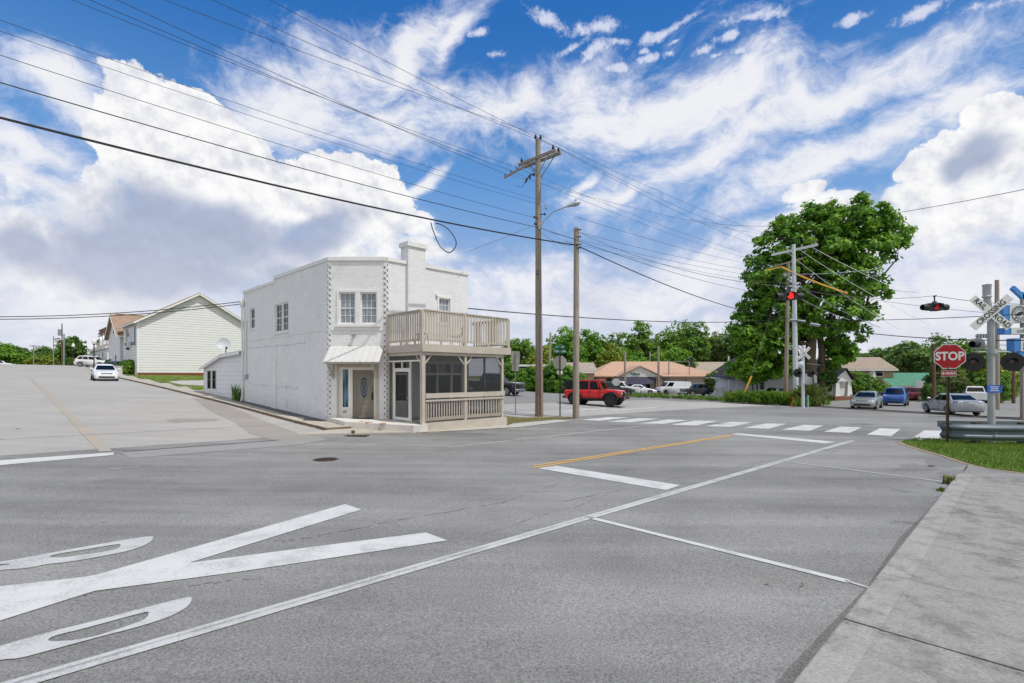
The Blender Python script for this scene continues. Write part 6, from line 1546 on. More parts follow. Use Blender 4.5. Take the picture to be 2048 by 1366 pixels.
CAR_SPECS = dict(
    sedan=dict(L=4.85, W=1.83, st=[(2.42, .62, .60, .30), (2.36, .70, .78, .22), (2.1, .78, .88, .19), (1.5, .90, .91, .19), (1.0, .98, .915, .2), (-.2, .98, .915, .2), (-1.3, 1.02, .915, .2), (-1.85, 1.06, .90, .22), (-2.28, 1.05, .84, .26), (-2.40, .98, .74, .32)],
               cab=(1.12, .28, -1.05, -1.95, .96, 1.45, .83, .60), wb=(1.42, -1.38), wr=.325, fz=.66, rz=.86),
    hatch=dict(L=4.3, W=1.78, st=[(2.13, .66, .60, .30), (2.06, .76, .78, .22), (1.8, .84, .86, .19), (1.2, .96, .89, .19), (.9, 1.0, .89, .2), (-.2, 1.02, .89, .2), (-1.4, 1.05, .89, .2), (-1.95, 1.04, .85, .22), (-2.12, .9, .78, .3)],
               cab=(1.05, .25, -1.35, -1.98, 1.0, 1.50, .82, .62), wb=(1.3, -1.3), wr=.32, fz=.72, rz=.9),
    suv=dict(L=4.75, W=1.92, st=[(2.36, .82, .66, .34), (2.30, .98, .84, .26), (2.05, 1.04, .92, .24), (1.4, 1.10, .955, .24), (1.0, 1.13, .96, .26), (-.2, 1.14, .96, .26), (-1.6, 1.16, .96, .26), (-2.2, 1.14, .92, .28), (-2.36, 1.02, .86, .36)],
             cab=(1.10, .45, -1.75, -2.26, 1.11, 1.74, .86, .68), wb=(1.42, -1.40), wr=.375, fz=.84, rz=1.0),
    boxsuv=dict(L=4.8, W=1.9, st=[(2.38, .80, .74, .36), (2.32, 1.02, .88, .30), (2.0, 1.08, .93, .28), (1.2, 1.12, .95, .28), (-.2, 1.12, .95, .28), (-2.25, 1.12, .94, .30), (-2.38, 1.0, .90, .36)],
                cab=(1.0, .5, -2.05, -2.3, 1.09, 1.76, .87, .74), wb=(1.42, -1.40), wr=.38, fz=.88, rz=1.0),
    pickup=dict(L=5.7, W=2.02, st=[(2.84, .86, .80, .42), (2.78, 1.16, .92, .36), (2.4, 1.22, .98, .34), (1.3, 1.26, 1.0, .34), (-.9, 1.26, 1.0, .34), (-1.0, 1.24, 1.0, .34), (-2.7, 1.24, .99, .36), (-2.84, 1.2, .96, .42)],
                cab=(1.25, .62, -.72, -.98, 1.22, 1.92, .90, .72), wb=(1.85, -1.75), wr=.42, fz=.96, rz=1.05),
    van=dict(L=5.3, W=2.02, st=[(2.64, .74, .72, .38), (2.56, 1.02, .92, .30), (2.2, 1.12, .98, .28), (1.7, 1.22, 1.0, .28), (.0, 1.24, 1.0, .28), (-2.5, 1.24, 1.0, .28), (-2.63, 1.1, .97, .34)],
             cab=(1.95, 1.25, -2.42, -2.58, 1.18, 2.02, .97, .84), wb=(1.75, -1.50), wr=.36, fz=.78, rz=.95))
def car(label, cat, kind, paint, pos, heading, group=None, name='parked_car', sx=1, wheels_m='alloy', plate=True, H=None, two_tone=None, bumper=None, detail=True):
    S = CAR_SPECS[kind]
    X, Y = pos[0], pos[1]
    hx, hy = math.cos(heading), math.sin(heading); wf = S['wb'][0]
    zf, zr = terrain(X + hx * 1.4, Y + hy * 1.4), terrain(X - hx * 1.4, Y - hy * 1.4)
    zl_, zr2 = terrain(X - hy * .8, Y + hx * .8), terrain(X + hy * .8, Y - hx * .8)
    T = thing(name, label, cat, (X, Y, (zf + zr) / 2 + .005), heading, group)
    T.rotation_euler = (math.atan2(zl_ - zr2, 1.6), -math.atan2(zf - zr, 2.8), heading)
    boxy = kind in ('boxsuv', 'pickup', 'van')
    mb = MB(); loft(mb, [body_ring(*r, boxy) for r in reversed(S['st'])])
    body = mb.build('body', 'car_' + paint, T, sharp=50)
    # wheel openings
    cut = MB()
    for wx in S['wb']:
        for s in (-1, 1): cut.cyl((wx, s * .55, S['wr']), (wx, s * 1.3, S['wr']), S['wr'] * 1.16, n=24)
    cu = cut.build('cutter', 'dark_void', T)
    md = body.modifiers.new('openings', 'BOOLEAN'); md.object = cu; md.operation = 'DIFFERENCE'; md.solver = 'EXACT'
    dg = bpy.context.evaluated_depsgraph_get(); dg.update()
    me = bpy.data.meshes.new_from_object(body.evaluated_get(dg)); body.modifiers.clear(); old = body.data; body.data = me; bpy.data.meshes.remove(old); bpy.data.objects.remove(cu)
    if not me.materials: me.materials.append(MATS['car_' + paint])
    # cabin
    xa, xb, xc, xd, zb, zt, wb_, wt = S['cab']
    if H: zt = zt * H
    rows = []
    for t in (0, .5, .9, 1):
        f = xa + (xb - xa) * t; r = xd + (xc - xd) * t; w_ = wb_ + (wt - wb_) * t ** 1.15; z = zb - .06 + (zt - zb + .02) * t
        bow = .10 if not boxy else .05
        rows.append([(f - bow, w_, z), (f + bow * .3, w_ * .55, z), (f + bow * .6, 0, z), (f + bow * .3, -w_ * .55, z), (f - bow, -w_, z), ((f + r) / 2, -w_ * 1.02, z), (r + bow * .5, -w_, z), (r - bow * .3, 0, z), (r + bow * .5, w_, z), ((f + r) / 2, w_ * 1.02, z)])
    mb = MB(); loft(mb, rows, caps=False)
    top = rows[-1]; cen = [((xb + xc) / 2, 0, zt + .03)]
    inn = [(x * .82 + (xb + xc) / 2 * .18, y * .8, zt + .018) for x, y, z in top]
    loft(mb, [top, inn], caps=False); mb.add(inn, [tuple(range(len(inn)))], True)
    mb.build('cabin', ('car_' + two_tone) if two_tone else ('car_' + paint), T, sharp=45)
    # glass, laid just proud of the cabin shell
    def P(side, t, s):   # s along the car 0 front .. 1 rear
        f = xa + (xb - xa) * t; r = xd + (xc - xd) * t; w_ = wb_ + (wt - wb_) * t ** 1.15; bow = .10 if not boxy else .05
        x = (f - bow) + ((r + bow * .5) - (f - bow)) * s
        wide = w_ * (1 + .02 * (1 - abs(2 * s - 1)))
        return Vector((x, side * (wide + .008), zb - .06 + (zt - zb + .02) * t))
    def WS(front, t, y):
        f = xa + (xb - xa) * t; r = xd + (xc - xd) * t; w_ = wb_ + (wt - wb_) * t ** 1.15; bow = .10 if not boxy else .05
        x = f + bow * float(np.interp(abs(y), [0, .55, 1], [.6, .3, -1])) + .014 if front else r + bow * float(np.interp(abs(y), [0, 1], [-.3, .5])) - .014
        return Vector((x, y * w_, zb - .06 + (zt - zb + .02) * t))
    t0, t1 = .16, .90
    for front in (True, False):
        if kind == 'van' and not front: continue
        q = MB(); ys = [-.9, -.55, 0, .55, .9]; g = [[WS(front, t, y) for y in ys] for t in ((t0 if front else .22), .5, t1)]
        q.add([p for r in g for p in r], [(i * 5 + k, i * 5 + k + 1, (i + 1) * 5 + k + 1, (i + 1) * 5 + k) for i in range(2) for k in range(4)], True)
        q.build('windshield' if front else 'rear_window', 'car_glass', T, fix=False)
    if kind in ('van', 'pickup'): spl = [(.045, .26)] if kind == 'van' else [(.10, .50), (.54, .9)]
    elif kind in ('suv', 'boxsuv'): spl = [(.07, .36), (.39, .66), (.69, .93)]
    else: spl = [(.13, .47), (.50, .86)]
    for side in (-1, 1):
        for a, b in spl:
            q = MB(); ts = (t0 + .02, .52, t1 - .02); g = [[P(side, t, s) for s in (a, (a + b) / 2, b)] for t in ts]
            q.add([p for r in g for p in r], [(i * 3 + k, i * 3 + k + 1, (i + 1) * 3 + k + 1, (i + 1) * 3 + k) for i in range(2) for k in range(2)], True); q.build('side_window', 'car_glass', T, fix=False)
    # wheels
    r = S['wr']; W2 = S['st'][3][2]
    for wx in S['wb']:
        for s in (-1, 1):
            q = MB(); o = (wx, s * (W2 - .21), r); q.lathe([(r * .62, .20), (r * .80, .215), (r * .96, .19), (r, .15), (r, .04), (r * .95, 0), (r * .6, .01)], 22, o, (0, s, 0)); w_ = q.build('wheel', 'rubber', T)
            q = MB(); q.lathe([(r * .66, .19), (r * .62, .15), (r * .2, .17), (.0, .18)], 18, o, (0, s, 0)); rm = q.build('rim', 'dark_alloy' if wheels_m == 'alloy' else 'black_metal', w_)
            q = MB()
            for k in range(5):
                a = 2 * PI * k / 5 + .3; d = Vector((math.cos(a), 0, math.sin(a))); c = Vector(o) + Vector((0, s * .185, 0)); q.bar(c + d * .02, c + d * r * .62, r * .17, .02, up=(0, 1, 0))
            q.lathe([(r * .66, .205), (r * .60, .205), (r * .60, .17)], 18, o, (0, s, 0)); q.build('spokes', wheels_m, w_)
            if not detail: pass
    st = S['st']; xf, xr = st[1][0], st[-2][0]; hwf, hwr = st[1][2], st[-2][2]
    # lamps, grille, bumpers, plates, mirrors
    for s in (-1, 1):
        q = MB(); z = S['fz']; q.hexa([(xf - .02 + dx_ * .0, y, zz) for dx_, y, zz in ()] or [(xf - .28, s * hwf * 1.01 + s * .045, z - .055), (xf + .015, s * hwf * .92, z - .07), (xf + .03, s * hwf * .58, z - .06), (xf - .3, s * hwf * .5, z - .05), (xf - .30, s * hwf * 1.0 + s * .04, z + .075), (xf - .02, s * hwf * .90, z + .06), (xf + .0, s * hwf * .58, z + .035), (xf - .3, s * hwf * .5, z + .07)]); q.build('headlight', 'head_glass', T)
        q = MB(); z = S['rz']
        if boxy or kind in ('suv',): q.box(xr - .09, xr + .06, *sorted((s * hwr * .80, s * (hwr * 1.0 + .02))), z - .18, z + .16)
        else: q.hexa([(xr - .10, s * hwr * .45, z - .05), (xr - .08, s * hwr * .93, z - .07), (xr + .18, s * (hwr + .035), z - .05), (xr + .2, s * hwr * .5, z - .05), (xr - .08, s * hwr * .45, z + .08), (xr - .06, s * hwr * .92, z + .09), (xr + .20, s * (hwr + .025), z + .08), (xr + .2, s * hwr * .5, z + .08)])
        q.build('taillight', 'tail_red', T)
        q = MB(); mx_, mz = xa - .28, zb + .10; q.bar((mx_, s * (wb_ + .0), mz - .03), (mx_ - .02, s * (wb_ + .14), mz), .05); q.bar((mx_ - .05, s * (wb_ + .17), mz - .05), (mx_ - .05, s * (wb_ + .17), mz + .09), .09, .19, up=(0, 1, 0)); q.build('wing_mirror', 'car_' + paint if kind in ('sedan', 'suv', 'hatch') else 'black_plastic', T, bevel=.015)
        q = MB(); hz = S['st'][4][1] - .16
        for hx_ in ((.05, -1.0) if kind not in ('van',) else (.95,)): q.box(hx_ - .09, hx_ + .09, *sorted((s * (W2 + .0), s * (W2 + .03))), hz - .015, hz + .02)
        q.build('door_handle', 'chrome' if kind in ('sedan', 'suv') else 'black_plastic', T)
        q = MB(); xs_ = (xa - .1, .5 * (xa + xd) + .12, -1.05 if kind != 'pickup' else -.92) if kind != 'van' else (1.3, .45)
        for x_ in xs_: q.box(x_ - .006, x_ + .006, *sorted((s * (W2 - .02), s * (W2 + .006))), .34, zb - .05)
        q.box(min(xs_), max(xs_), *sorted((s * (W2 - .05), s * (W2 + .004))), .33, .345); q.build('door_seam', 'black_plastic', T)
    q = MB(); gz_ = S['fz'] - .02; gw = hwf * .52; q.box(xf - .02, xf + .045, -gw, gw, gz_ - .09, gz_ + .07)
    q.build('grille', 'black_plastic', T)
    q = MB(); q.box(xf + .03, xf + .055, -gw, gw, gz_ + .05, gz_ + .075); q.box(xf + .03, xf + .055, -gw, gw, gz_ - .025, gz_ - .0); q.build('grille_bar', 'chrome', T)
    q = MB(); bz = st[1][3]; q.box(xf - .02, xf + .065, -hwf * .72, hwf * .72, bz + .06, bz + .21); q.build('lower_intake', 'black_plastic', T)
    if bumper:
        for x_ in (xf - .02, xr - .10): q = MB(); q.box(x_, x_ + .14, -hwf * 1.02, hwf * 1.02, st[1][3] + .08, st[1][3] + .28); q.build('bumper', bumper, T, bevel=.03)
    else:
        q = MB(); q.box(xr - .09, xr + .05, -hwr * .8, hwr * .8, st[-2][3] + .02, st[-2][3] + .14); q.build('rear_valance', 'black_plastic', T)
    if plate:
        q = MB(); pz = S['rz'] - (.0 if kind == 'sedan' else .28); q.box(xr - .135, xr - .11, -.16, .16, pz - .075, pz + .075); q.build('licence_plate', 'plate', T)
    return T
def heading_to(dx, dy): return math.atan2(dy, dx)
def place(px, py): g = G(px, py); return (g.x, g.y)
HL = heading_to(R2, -R2)                       # facing down the side street, towards the main street
def deg(a): return math.radians(a)
# side street
p = gcol(209, 47.5); car('white sedan with a dark grille parked at the kerb of the side street', 'car', 'sedan', 'white', p, HL + deg(-3), 'cars along the side street')
p = gcol(187, 82); car('white long-roofed suv parked across the drive behind the black lamp post', 'suv', 'suv', 'white', (p.x, p.y), deg(8), 'cars along the side street')
p = gcol(238, 63); car('dark car half hidden between two round bushes', 'car', 'sedan', 'charcoal', (p.x, p.y), deg(-20), 'cars along the side street')
# main crossing
p = gcol(1734, 44.2); car('silver sedan waiting and facing the crossing beside the blue suv', 'car', 'sedan', 'silver', (p.x, p.y), heading_to(-.685, -.73), 'cars at the crossing')
p = gcol(1791, 50.5); car('bright blue suv waiting behind the silver sedan', 'suv', 'suv', 'blue', (p.x, p.y), heading_to(-.66, -.75), 'cars at the crossing')
p = Vector((31.2, 36.6, 0)); car('silver grey sedan turning away behind the stop sign post', 'car', 'sedan', 'grey', (p.x, p.y), heading_to(.26, .965), 'cars at the crossing', wheels_m='alloy')
p = gcol(1949, 61); car('white pickup truck seen from behind beyond the turning silver sedan', 'pickup', 'pickup', 'white', (p.x, p.y), heading_to(.60, .80), 'cars at the crossing', bumper='chrome')
p = gcol(1806, 66); car('dark red car crossing behind the blue suv', 'car', 'suv', 'maroon', (p.x, p.y), deg(178), 'cars at the crossing')
# behind the tracks
p = gcol(1280, 78); car('white sedan parked before the glass front of the orange roofed shop', 'car', 'sedan', 'white', (p.x, p.y), deg(-12), 'cars outside the orange roofed shop')
p = gcol(1347, 79); car('white windowless cargo van parked beside the shop entrance', 'van', 'van', 'white', (p.x, p.y), deg(190), 'cars outside the orange roofed shop', wheels_m='dark_alloy', bumper='dark_alloy')
p = gcol(1396, 74); car('dark suv with silver bumpers and roof bars beside the white van', 'suv', 'boxsuv', 'charcoal', (p.x, p.y), deg(192), 'cars outside the orange roofed shop', bumper='alloy')
p = gcol(1548, 62); car('pale silver hatchback parked against the white cottage under the big tree', 'car', 'hatch', 'pale', (p.x, p.y), deg(205))
p = gcol(1226, 66); car('black off-roader showing just behind the windscreen of the red one', 'car', 'boxsuv', 'black', (p.x, p.y), deg(-15), 'cars outside the orange roofed shop')
p = gcol(1240, 72); car('white pickup tucked behind the red off-roader by the shop', 'pickup', 'pickup', 'white', (p.x, p.y), deg(-25), 'cars outside the orange roofed shop')
# dark pickup behind the porch
p = gcol(985, 47); car('black pickup truck with a chrome bumper coming out from behind the porch', 'pickup', 'pickup', 'black', (p.x, p.y), deg(-26), None, bumper='chrome', name='pickup_truck')
# tiny cars on the crest
for px, Y, h, lab in ((6, 116, 20, 'tiny white car at the frame edge on the far crest'), (24, 124, 35, 'tiny white car before the far brick house')):
    p = gcol(px, Y); car(lab, 'car', 'sedan', 'white', (p.x, p.y), deg(h), 'far cars on the crest')
# the red off-roader
def off_roader(pos, heading):
    X, Y = pos; T = thing('off_road_car', 'bright red boxy four-door off-roader with a black hard top and black arches', 'car', (X, Y, terrain(X, Y)), heading)
    mb = MB(); tub = [(-2.05, 1.12, .78, .52), (-2.0, 1.14, .80, .5), (-.2, 1.14, .80, .5), (.62, 1.14, .80, .5), (.66, 1.12, .79, .5)]
    loft(mb, [body_ring(*r, True) for r in tub]); mb.box(-2.0, .66, -.78, .78, .5, .56); mb.build('body', 'car_red', T, sharp=40)
    mb = MB(); hood = [(.66, 1.14, .74, .62), (.8, 1.16, .70, .62), (1.5, 1.13, .64, .62), (1.86, 1.08, .60, .6), (1.93, 1.02, .58, .6)]
    loft(mb, [body_ring(*r, True) for r in hood]); mb.build('bonnet', 'car_red', T, sharp=40)
    mb = MB(); mb.box(1.93, 1.97, -.60, .60, .62, 1.05); gr_ = mb.build('grille', 'car_red', T, bevel=.02)
    for k in range(7): q = MB(); q.box(1.965, 1.982, -.34 + k * .1 - .005, -.34 + k * .1 + .055, .68, .98); q.build('grille_slot', 'black_plastic', gr_)
    for s in (-1, 1):
        q = MB(); q.lathe([(.0, .03), (.085, .02), (.10, 0)], 16, (1.97, s * .46, .86), (1, 0, 0)); q.build('headlight', 'head_glass', T)
        q = MB(); q.box(1.78, 1.9, *sorted((s * .62, s * .76)), .86, .94); q.build('turn_lamp', 'amber', T)
        # front fender: flat black flare
        for wx in (1.28, -1.28):
            q = MB(); n = 9; o = []
            for k in range(n + 1):
                a = PI * (.02 + .96 * k / n); c_, s_ = math.cos(a), math.sin(a)
                rr = .50; o.append((wx + rr * (abs(c_) ** .7) * (1 if c_ > 0 else -1), rr * s_ ** .7 * .98 + .42))
            for (x0, z0), (x1, z1) in zip(o, o[1:]):
                q.hexa([(x0, s * .60, z0), (x1, s * .60, z1), (x1, s * .96, z1 - .03), (x0, s * .96, z0 - .03), (x0, s * .60, z0 + .05), (x1, s * .60, z1 + .05), (x1, s * .96, z1 + .03), (x0, s * .96, z0 + .03)])
            q.build('wheel_arch', 'black_plastic', T)
            q = MB(); q.cyl((wx, s * .5, .52), (wx, s * .805, .52), .47, n=20); q.build('arch_liner', 'dark_void', T)
            r = .44; q = MB(); o_ = (wx, s * .70, r); q.lathe([(r * .56, .25), (r * .75, .27), (r * .95, .24), (r, .19), (r, .06), (r * .95, 0), (r * .5, .01)], 24, o_, (0, s, 0))
            for k in range(24):
                a = 2 * PI * k / 24; d = Vector((math.cos(a), 0, math.sin(a))); c_ = Vector(o_) + Vector((0, s * .13, 0)) + d * r * 1.005; q.bar(c_ - Vector((0, .09, 0)), c_ + Vector((0, .09, 0)), .03, .035, up=d)
            w_ = q.build('wheel', 'rubber', T)
            q = MB(); q.lathe([(r * .58, .25), (r * .52, .19), (r * .25, .21), (0, .23)], 18, o_, (0, s, 0)); q.build('rim', 'black_metal', w_)
            q = MB()
            for k in range(8):
                a = 2 * PI * k / 8; d = Vector((math.cos(a), 0, math.sin(a))); c_ = Vector(o_) + Vector((0, s * .235, 0)); q.bar(c_ + d * .08, c_ + d * r * .53, .045, .025, up=(0, 1, 0))
            q.lathe([(r * .58, .262), (r * .53, .262), (r * .53, .22)], 18, o_, (0, s, 0)); q.build('spokes', 'dark_alloy', w_)
        q = MB(); q.bar((.6, s * .80, 1.16), (.6, s * .98, 1.22), .05); q.bar((.58, s * .98, 1.14), (.58, s * .98, 1.36), .1, .16, up=(0, 1, 0)); q.build('wing_mirror', 'black_plastic', T)
        for hx_ in (-.16, -1.02): q = MB(); q.box(hx_ - .1, hx_ + .06, *sorted((s * .80, s * .83)), 1.0, 1.04); q.build('door_handle', 'black_plastic', T)
        q = MB()
        for x_ in (.52, -.26, -1.02): q.box(x_ - .009, x_ + .009, *sorted((s * .795, s * .806)), .58, 1.12)
        q.box(-1.02, .52, *sorted((s * .795, s * .805)), .565, .582); q.build('door_seam', 'black_plastic', T)
        for x_ in (.48, -.30): 
            for z_ in (.72, 1.0): q = MB(); q.box(x_ - .07, x_ + .02, *sorted((s * .80, s * .825)), z_ - .03, z_ + .03); q.build('hinge', 'car_red', T)
        # door frames in body colour, side glass
        q = MB()
        for a, b in (((.52, 1.14), (.28, 1.76)), ((-.26, 1.14), (-.26, 1.76)), ((-1.04, 1.14), (-1.04, 1.76)), ((.28, 1.75), (-1.04, 1.76))): q.bar((a[0], s * (.77 - (a[1] - 1.14) * .12), a[1]), (b[0], s * (.77 - (b[1] - 1.14) * .12), b[1]), .075, .05, up=(0, 1, 0))
        q.build('door_frame', 'car_red', T)
        for a, b in ((.48, -.22), (-.3, -1.0), (-1.14, -1.92)):
            q = MB(); q.add([(a, s * .765, 1.15), (b, s * .765, 1.15), (b, s * .695, 1.74), (a if a < .4 else .28, s * .695, 1.74)], [(0, 1, 2, 3)]); q.build('side_window', 'car_glass', T, fix=False)
        q = MB(); q.box(-2.08, -2.02, *sorted((s * .68, s * .78)), .86, 1.06); q.build('taillight', 'tail_red', T)
        q = MB(); q.bar((-.9, s * .83, .50), (.75, s * .83, .50), .09, .07); q.build('side_step', 'black_plastic', T)
    # windscreen frame and glass
    q = MB(); 
    for s in (-1, 1): q.bar((.66, s * .70, 1.14), (.40, s * .64, 1.75), .07, .07)
    q.bar((.40, -.66, 1.75), (.40, .66, 1.75), .08, .07); q.bar((.67, -.70, 1.15), (.67, .70, 1.15), .06, .06); q.build('windscreen_frame', 'car_red', T)
    q = MB(); q.add([(.665, -.68, 1.17), (.665, .68, 1.17), (.42, .62, 1.73), (.42, -.62, 1.73)], [(0, 1, 2, 3)]); q.build('windshield', 'car_glass', T, fix=False)
    q = MB(); q.box(.28, .48, -.66, .66, 1.775, 1.82); q.build('roof_header', 'car_red', T, bevel=.02)
    q = MB(); rows = [(.28, 1.80, .68, 1.76), (.0, 1.835, .69, 1.76), (-1.9, 1.835, .69, 1.76), (-2.0, 1.80, .68, 1.74)]; loft(q, [body_ring(*r, True) for r in rows])
    for s in (-1, 1): q.bar((-1.98, s * .735, 1.14), (-1.98, s * .69, 1.78), .10, .08); q.bar((-1.08, s * .735, 1.14), (-1.08, s * .69, 1.78), .05, .08)
    q.build('hard_top', 'car_black', T, sharp=40)
    q = MB(); q.add([(-2.03, -.66, 1.16), (-2.03, .66, 1.16), (-2.0, .62, 1.72), (-2.0, -.62, 1.72)], [(0, 1, 2, 3)]); q.build('rear_window', 'car_glass', T, fix=False)
    q = MB(); q.box(2.0, 2.22, -.84, .84, .50, .68); q.tube([(2.12, -.38, .66), (2.2, -.34, .92), (2.2, .34, .92), (2.12, .38, .66)], .03, 7); q.build('front_bumper', 'black_plastic', T, bevel=.03)
    for s in (-1, 1):
        q = MB(); q.tube([(2.2, s * .3, .58), (2.3, s * .3, .6), (2.3, s * .3, .52), (2.2, s * .3, .5)], .02, 6); q.build('tow_hook', 'tail_red', T)
        q = MB(); q.lathe([(0, .03), (.07, .02), (.07, -.03)], 12, (2.2, s * .58, .6), (1, 0, 0)); q.build('fog_lamp', 'head_glass', T)
    q = MB(); q.box(-2.22, -2.03, -.82, .82, .52, .7); q.build('rear_bumper', 'black_plastic', T, bevel=.03)
    q = MB(); q.lathe([(.14, -.1), (.37, -.1), (.42, -.05), (.42, .06), (.37, .1), (.14, .1), (0, .08)], 22, (-2.18, 0, 1.05), (-1, 0, 0)); q.build('spare_wheel', 'rubber', T)
    q = MB(); q.box(-1.9, 1.9, -.55, .55, .34, .52); q.cyl((1.28, -.7, .44), (1.28, .7, .44), .07); q.cyl((-1.28, -.7, .44), (-1.28, .7, .44), .07); q.build('underbody', 'dark_void', T)
    q = MB(); q.box(.62, .8, -.802, -.797, .76, .80); q.build('badge', 'chrome', T); q = MB(); q.tube([(.85, -.73, 1.1), (.8, -.78, 1.25), (.74, -.8, 1.3)], .035, 7); q.build('snorkel', 'black_plastic', T)
    return T
pj = gcol(1192, 38.6); OR = off_roader((pj.x, pj.y), deg(-27))
sc_ = 1.06; OR.scale = (sc_, sc_, sc_)
# ------------------------------------------------------------------ houses round the crossing
def house(name, label, loc, rotz, w, d, h, rise, wall_m, roof_m, over=.35, gable='x', trim='trim_white', z_off=0, found=None, roof_t=.14):
    """gable='x': the ridge runs along local x, gable ends at x=0 and x=w; front wall y=0"""
    T = thing(name, label, 'house', (loc[0], loc[1], loc[2] + z_off), rotz)
    mb = MB(); b = -1.2
    if gable == 'x':
        mb.add([(0, 0, b), (w, 0, b), (w, 0, h), (0, 0, h)], [(0, 1, 2, 3)]); mb.add([(w, d, b), (0, d, b), (0, d, h), (w, d, h)], [(0, 1, 2, 3)])
        for x, o in ((0, 1), (w, 0)): mb.add([(x, d, b), (x, 0, b), (x, 0, h), (x, d / 2, h + rise), (x, d, h)], [(0, 1, 2, 3, 4)])
    else:
        mb.add([(0, 0, b), (0, d, b), (0, d, h), (0, 0, h)], [(0, 1, 2, 3)]); mb.add([(w, d, b), (w, 0, b), (w, 0, h), (w, d, h)], [(0, 1, 2, 3)])
        for y in (0, d): mb.add([(0, y, b), (w, y, b), (w, y, h), (w / 2, y, h + rise), (0, y, h)], [(0, 1, 2, 3, 4)])
    T['w'] = w
    del T['w']
    mb.build('wall', wall_m, T)
    mb = MB(); half = (d if gable == 'x' else w) / 2; k = rise / half; o = over
    def slab(sgn):
        def pt(a, s):   # a along ridge, s distance from ridge toward eave
            z = h + rise - s * k
            return (a, half + sgn * s, z) if gable == 'x' else (half + sgn * s, a, z)
        Lr = w if gable == 'x' else d
        lo = [pt(-o, .0), pt(Lr + o, .0), pt(Lr + o, half + o), pt(-o, half + o)]
        mb.hexa([Vector(p) + Vector((0, 0, .01)) for p in lo] + [Vector(p) + Vector((0, 0, roof_t)) for p in lo])
    slab(-1); slab(1)
    rf = mb.build('roof', roof_m, T)
    # barge boards and eaves boards
    mb = MB(); Lr = w if gable == 'x' else d
    for a in (-o - .02, Lr + o + .02):
        for sgn in (-1, 1):
            p = lambda s: ((a, half + sgn * s, h + rise - s * k) if gable == 'x' else (half + sgn * s, a, h + rise - s * k))
            mb.bar(Vector(p(0)) - Vector((0, 0, .06)), Vector(p(half + o)) - Vector((0, 0, .06)), .045, .2)
    for sgn in (-1, 1):
        s = half + o + .02
        p = lambda a: ((a, half + sgn * s, h - o * k - .03) if gable == 'x' else (half + sgn * s, a, h - o * k - .03))
        mb.bar(p(-o), p(Lr + o), .04, .18)
    mb.build('barge_board', trim, rf)
    return T
def simple_win(T, W, s0, s1, z0, z1, m='window_glass', fm='trim_white', cols=1, rows=2, shutters=None):
    mb = MB(); f = .07
    mb.wbox(W, s0 - f, s1 + f, z0 - f, z0, 0, .05); mb.wbox(W, s0 - f, s1 + f, z1, z1 + f, 0, .05); mb.wbox(W, s0 - f, s0, z0, z1, 0, .05); mb.wbox(W, s1, s1 + f, z0, z1, 0, .05)
    for c in range(1, cols): x = s0 + (s1 - s0) * c / cols; mb.wbox(W, x - .02, x + .02, z0, z1, 0, .04)
    for c in range(1, rows): x = z0 + (z1 - z0) * c / rows; mb.wbox(W, s0, s1, x - .02, x + .02, 0, .042)
    o = mb.build('window', fm, T); mb = MB(); mb.wbox(W, s0, s1, z0, z1, .003, .02); mb.build('pane', m, o)
    if shutters:
        for a, b in ((s0 - f - .35, s0 - f - .03), (s1 + f + .03, s1 + f + .35)): mb = MB(); mb.wbox(W, a, b, z0 - .05, z1 + .05, 0, .05); mb.build('shutter', shutters, T)
    return o
def simple_door(T, W, s0, s1, z0, z1, m='trim_white', fm='trim_white'):
    mb = MB(); f = .08; mb.wbox(W, s0 - f, s0, z0, z1 + f, 0, .05); mb.wbox(W, s1, s1 + f, z0, z1 + f, 0, .05); mb.wbox(W, s0, s1, z1, z1 + f, 0, .05); mb.wbox(W, s0, s1, z0, z1, .0, .03)
    for k in range(3): zz_ = z0 + (z1 - z0) * (.1 + .3 * k); mb.wbox(W, s0 + .12, s1 - .12, zz_, zz_ + .03, .03, .045)
    return mb.build('door', m, T)
# tall cream gable house up the side street
u0, v0 = 11.5, 73.0; zb = terrain(*uv(u0 + 4, v0)) + .05
GHW, GHD = 12.6, 9.3
GH = house('gable_house', 'tall cream clapboard gable house beyond the lawn on the side street', (*uv(u0, v0), zb), PI / 4, GHW, GHD, 0, 1, 'cream_siding', 'brown_shingle', gable='y') if False else None
g0 = uv(u0, v0)
tmp = Vector((g0[0], g0[1])); 
zE = EYE + (HY - 641) / F * at(273, 641, (u0 + v0) * R2).y - zb
apY = (17.8 + v0) * R2; zA = EYE + (HY - 588) / F * apY - zb
GH = house('gable_house', 'tall cream clapboard gable house beyond the lawn on the side street', (g0[0], g0[1], zb), PI / 4, GHW, GHD, zE, zA - zE, 'cream_siding', 'brown_shingle', over=.42, gable='y')
Wf = Wall(GH, (0, GHD), (0, -1)); Wg = Wall(GH, (0, 0), (1, 0))
mb = MB(); mb.wbox(Wg, .0, GHW, -1.2, .32, 0, .02); mb.build('foundation', 'foundation_brick', GH)
mb = MB(); mb.wbox(Wg, -.02, .16, .32, zE - .1, 0, .035); mb.wbox(Wf, GHD - .16, GHD + .02, -.2, zE - .1, 0, .03); mb.build('corner_board', 'trim_white', GH)
mb = MB(); mb.wbox(Wg, .1, 1.1, zA - 1.0, zA - .95, 0, .03); mb.add([Wg.pt(GHW / 2 - 1.3, .02, zA - 1.02), Wg.pt(GHW / 2 + 1.3, .02, zA - 1.02), Wg.pt(GHW / 2, .02, zA - .2)], [(0, 1, 2)]) ; mb = MB(); mb.add([Wg.pt(GHW / 2 - 1.1, .02, zA - .85), Wg.pt(GHW / 2 + 1.1, .02, zA - .85), Wg.pt(GHW / 2, .02, zA - .18)], [(0, 1, 2)]); mb.build('gable_vent', 'trim_white', GH)
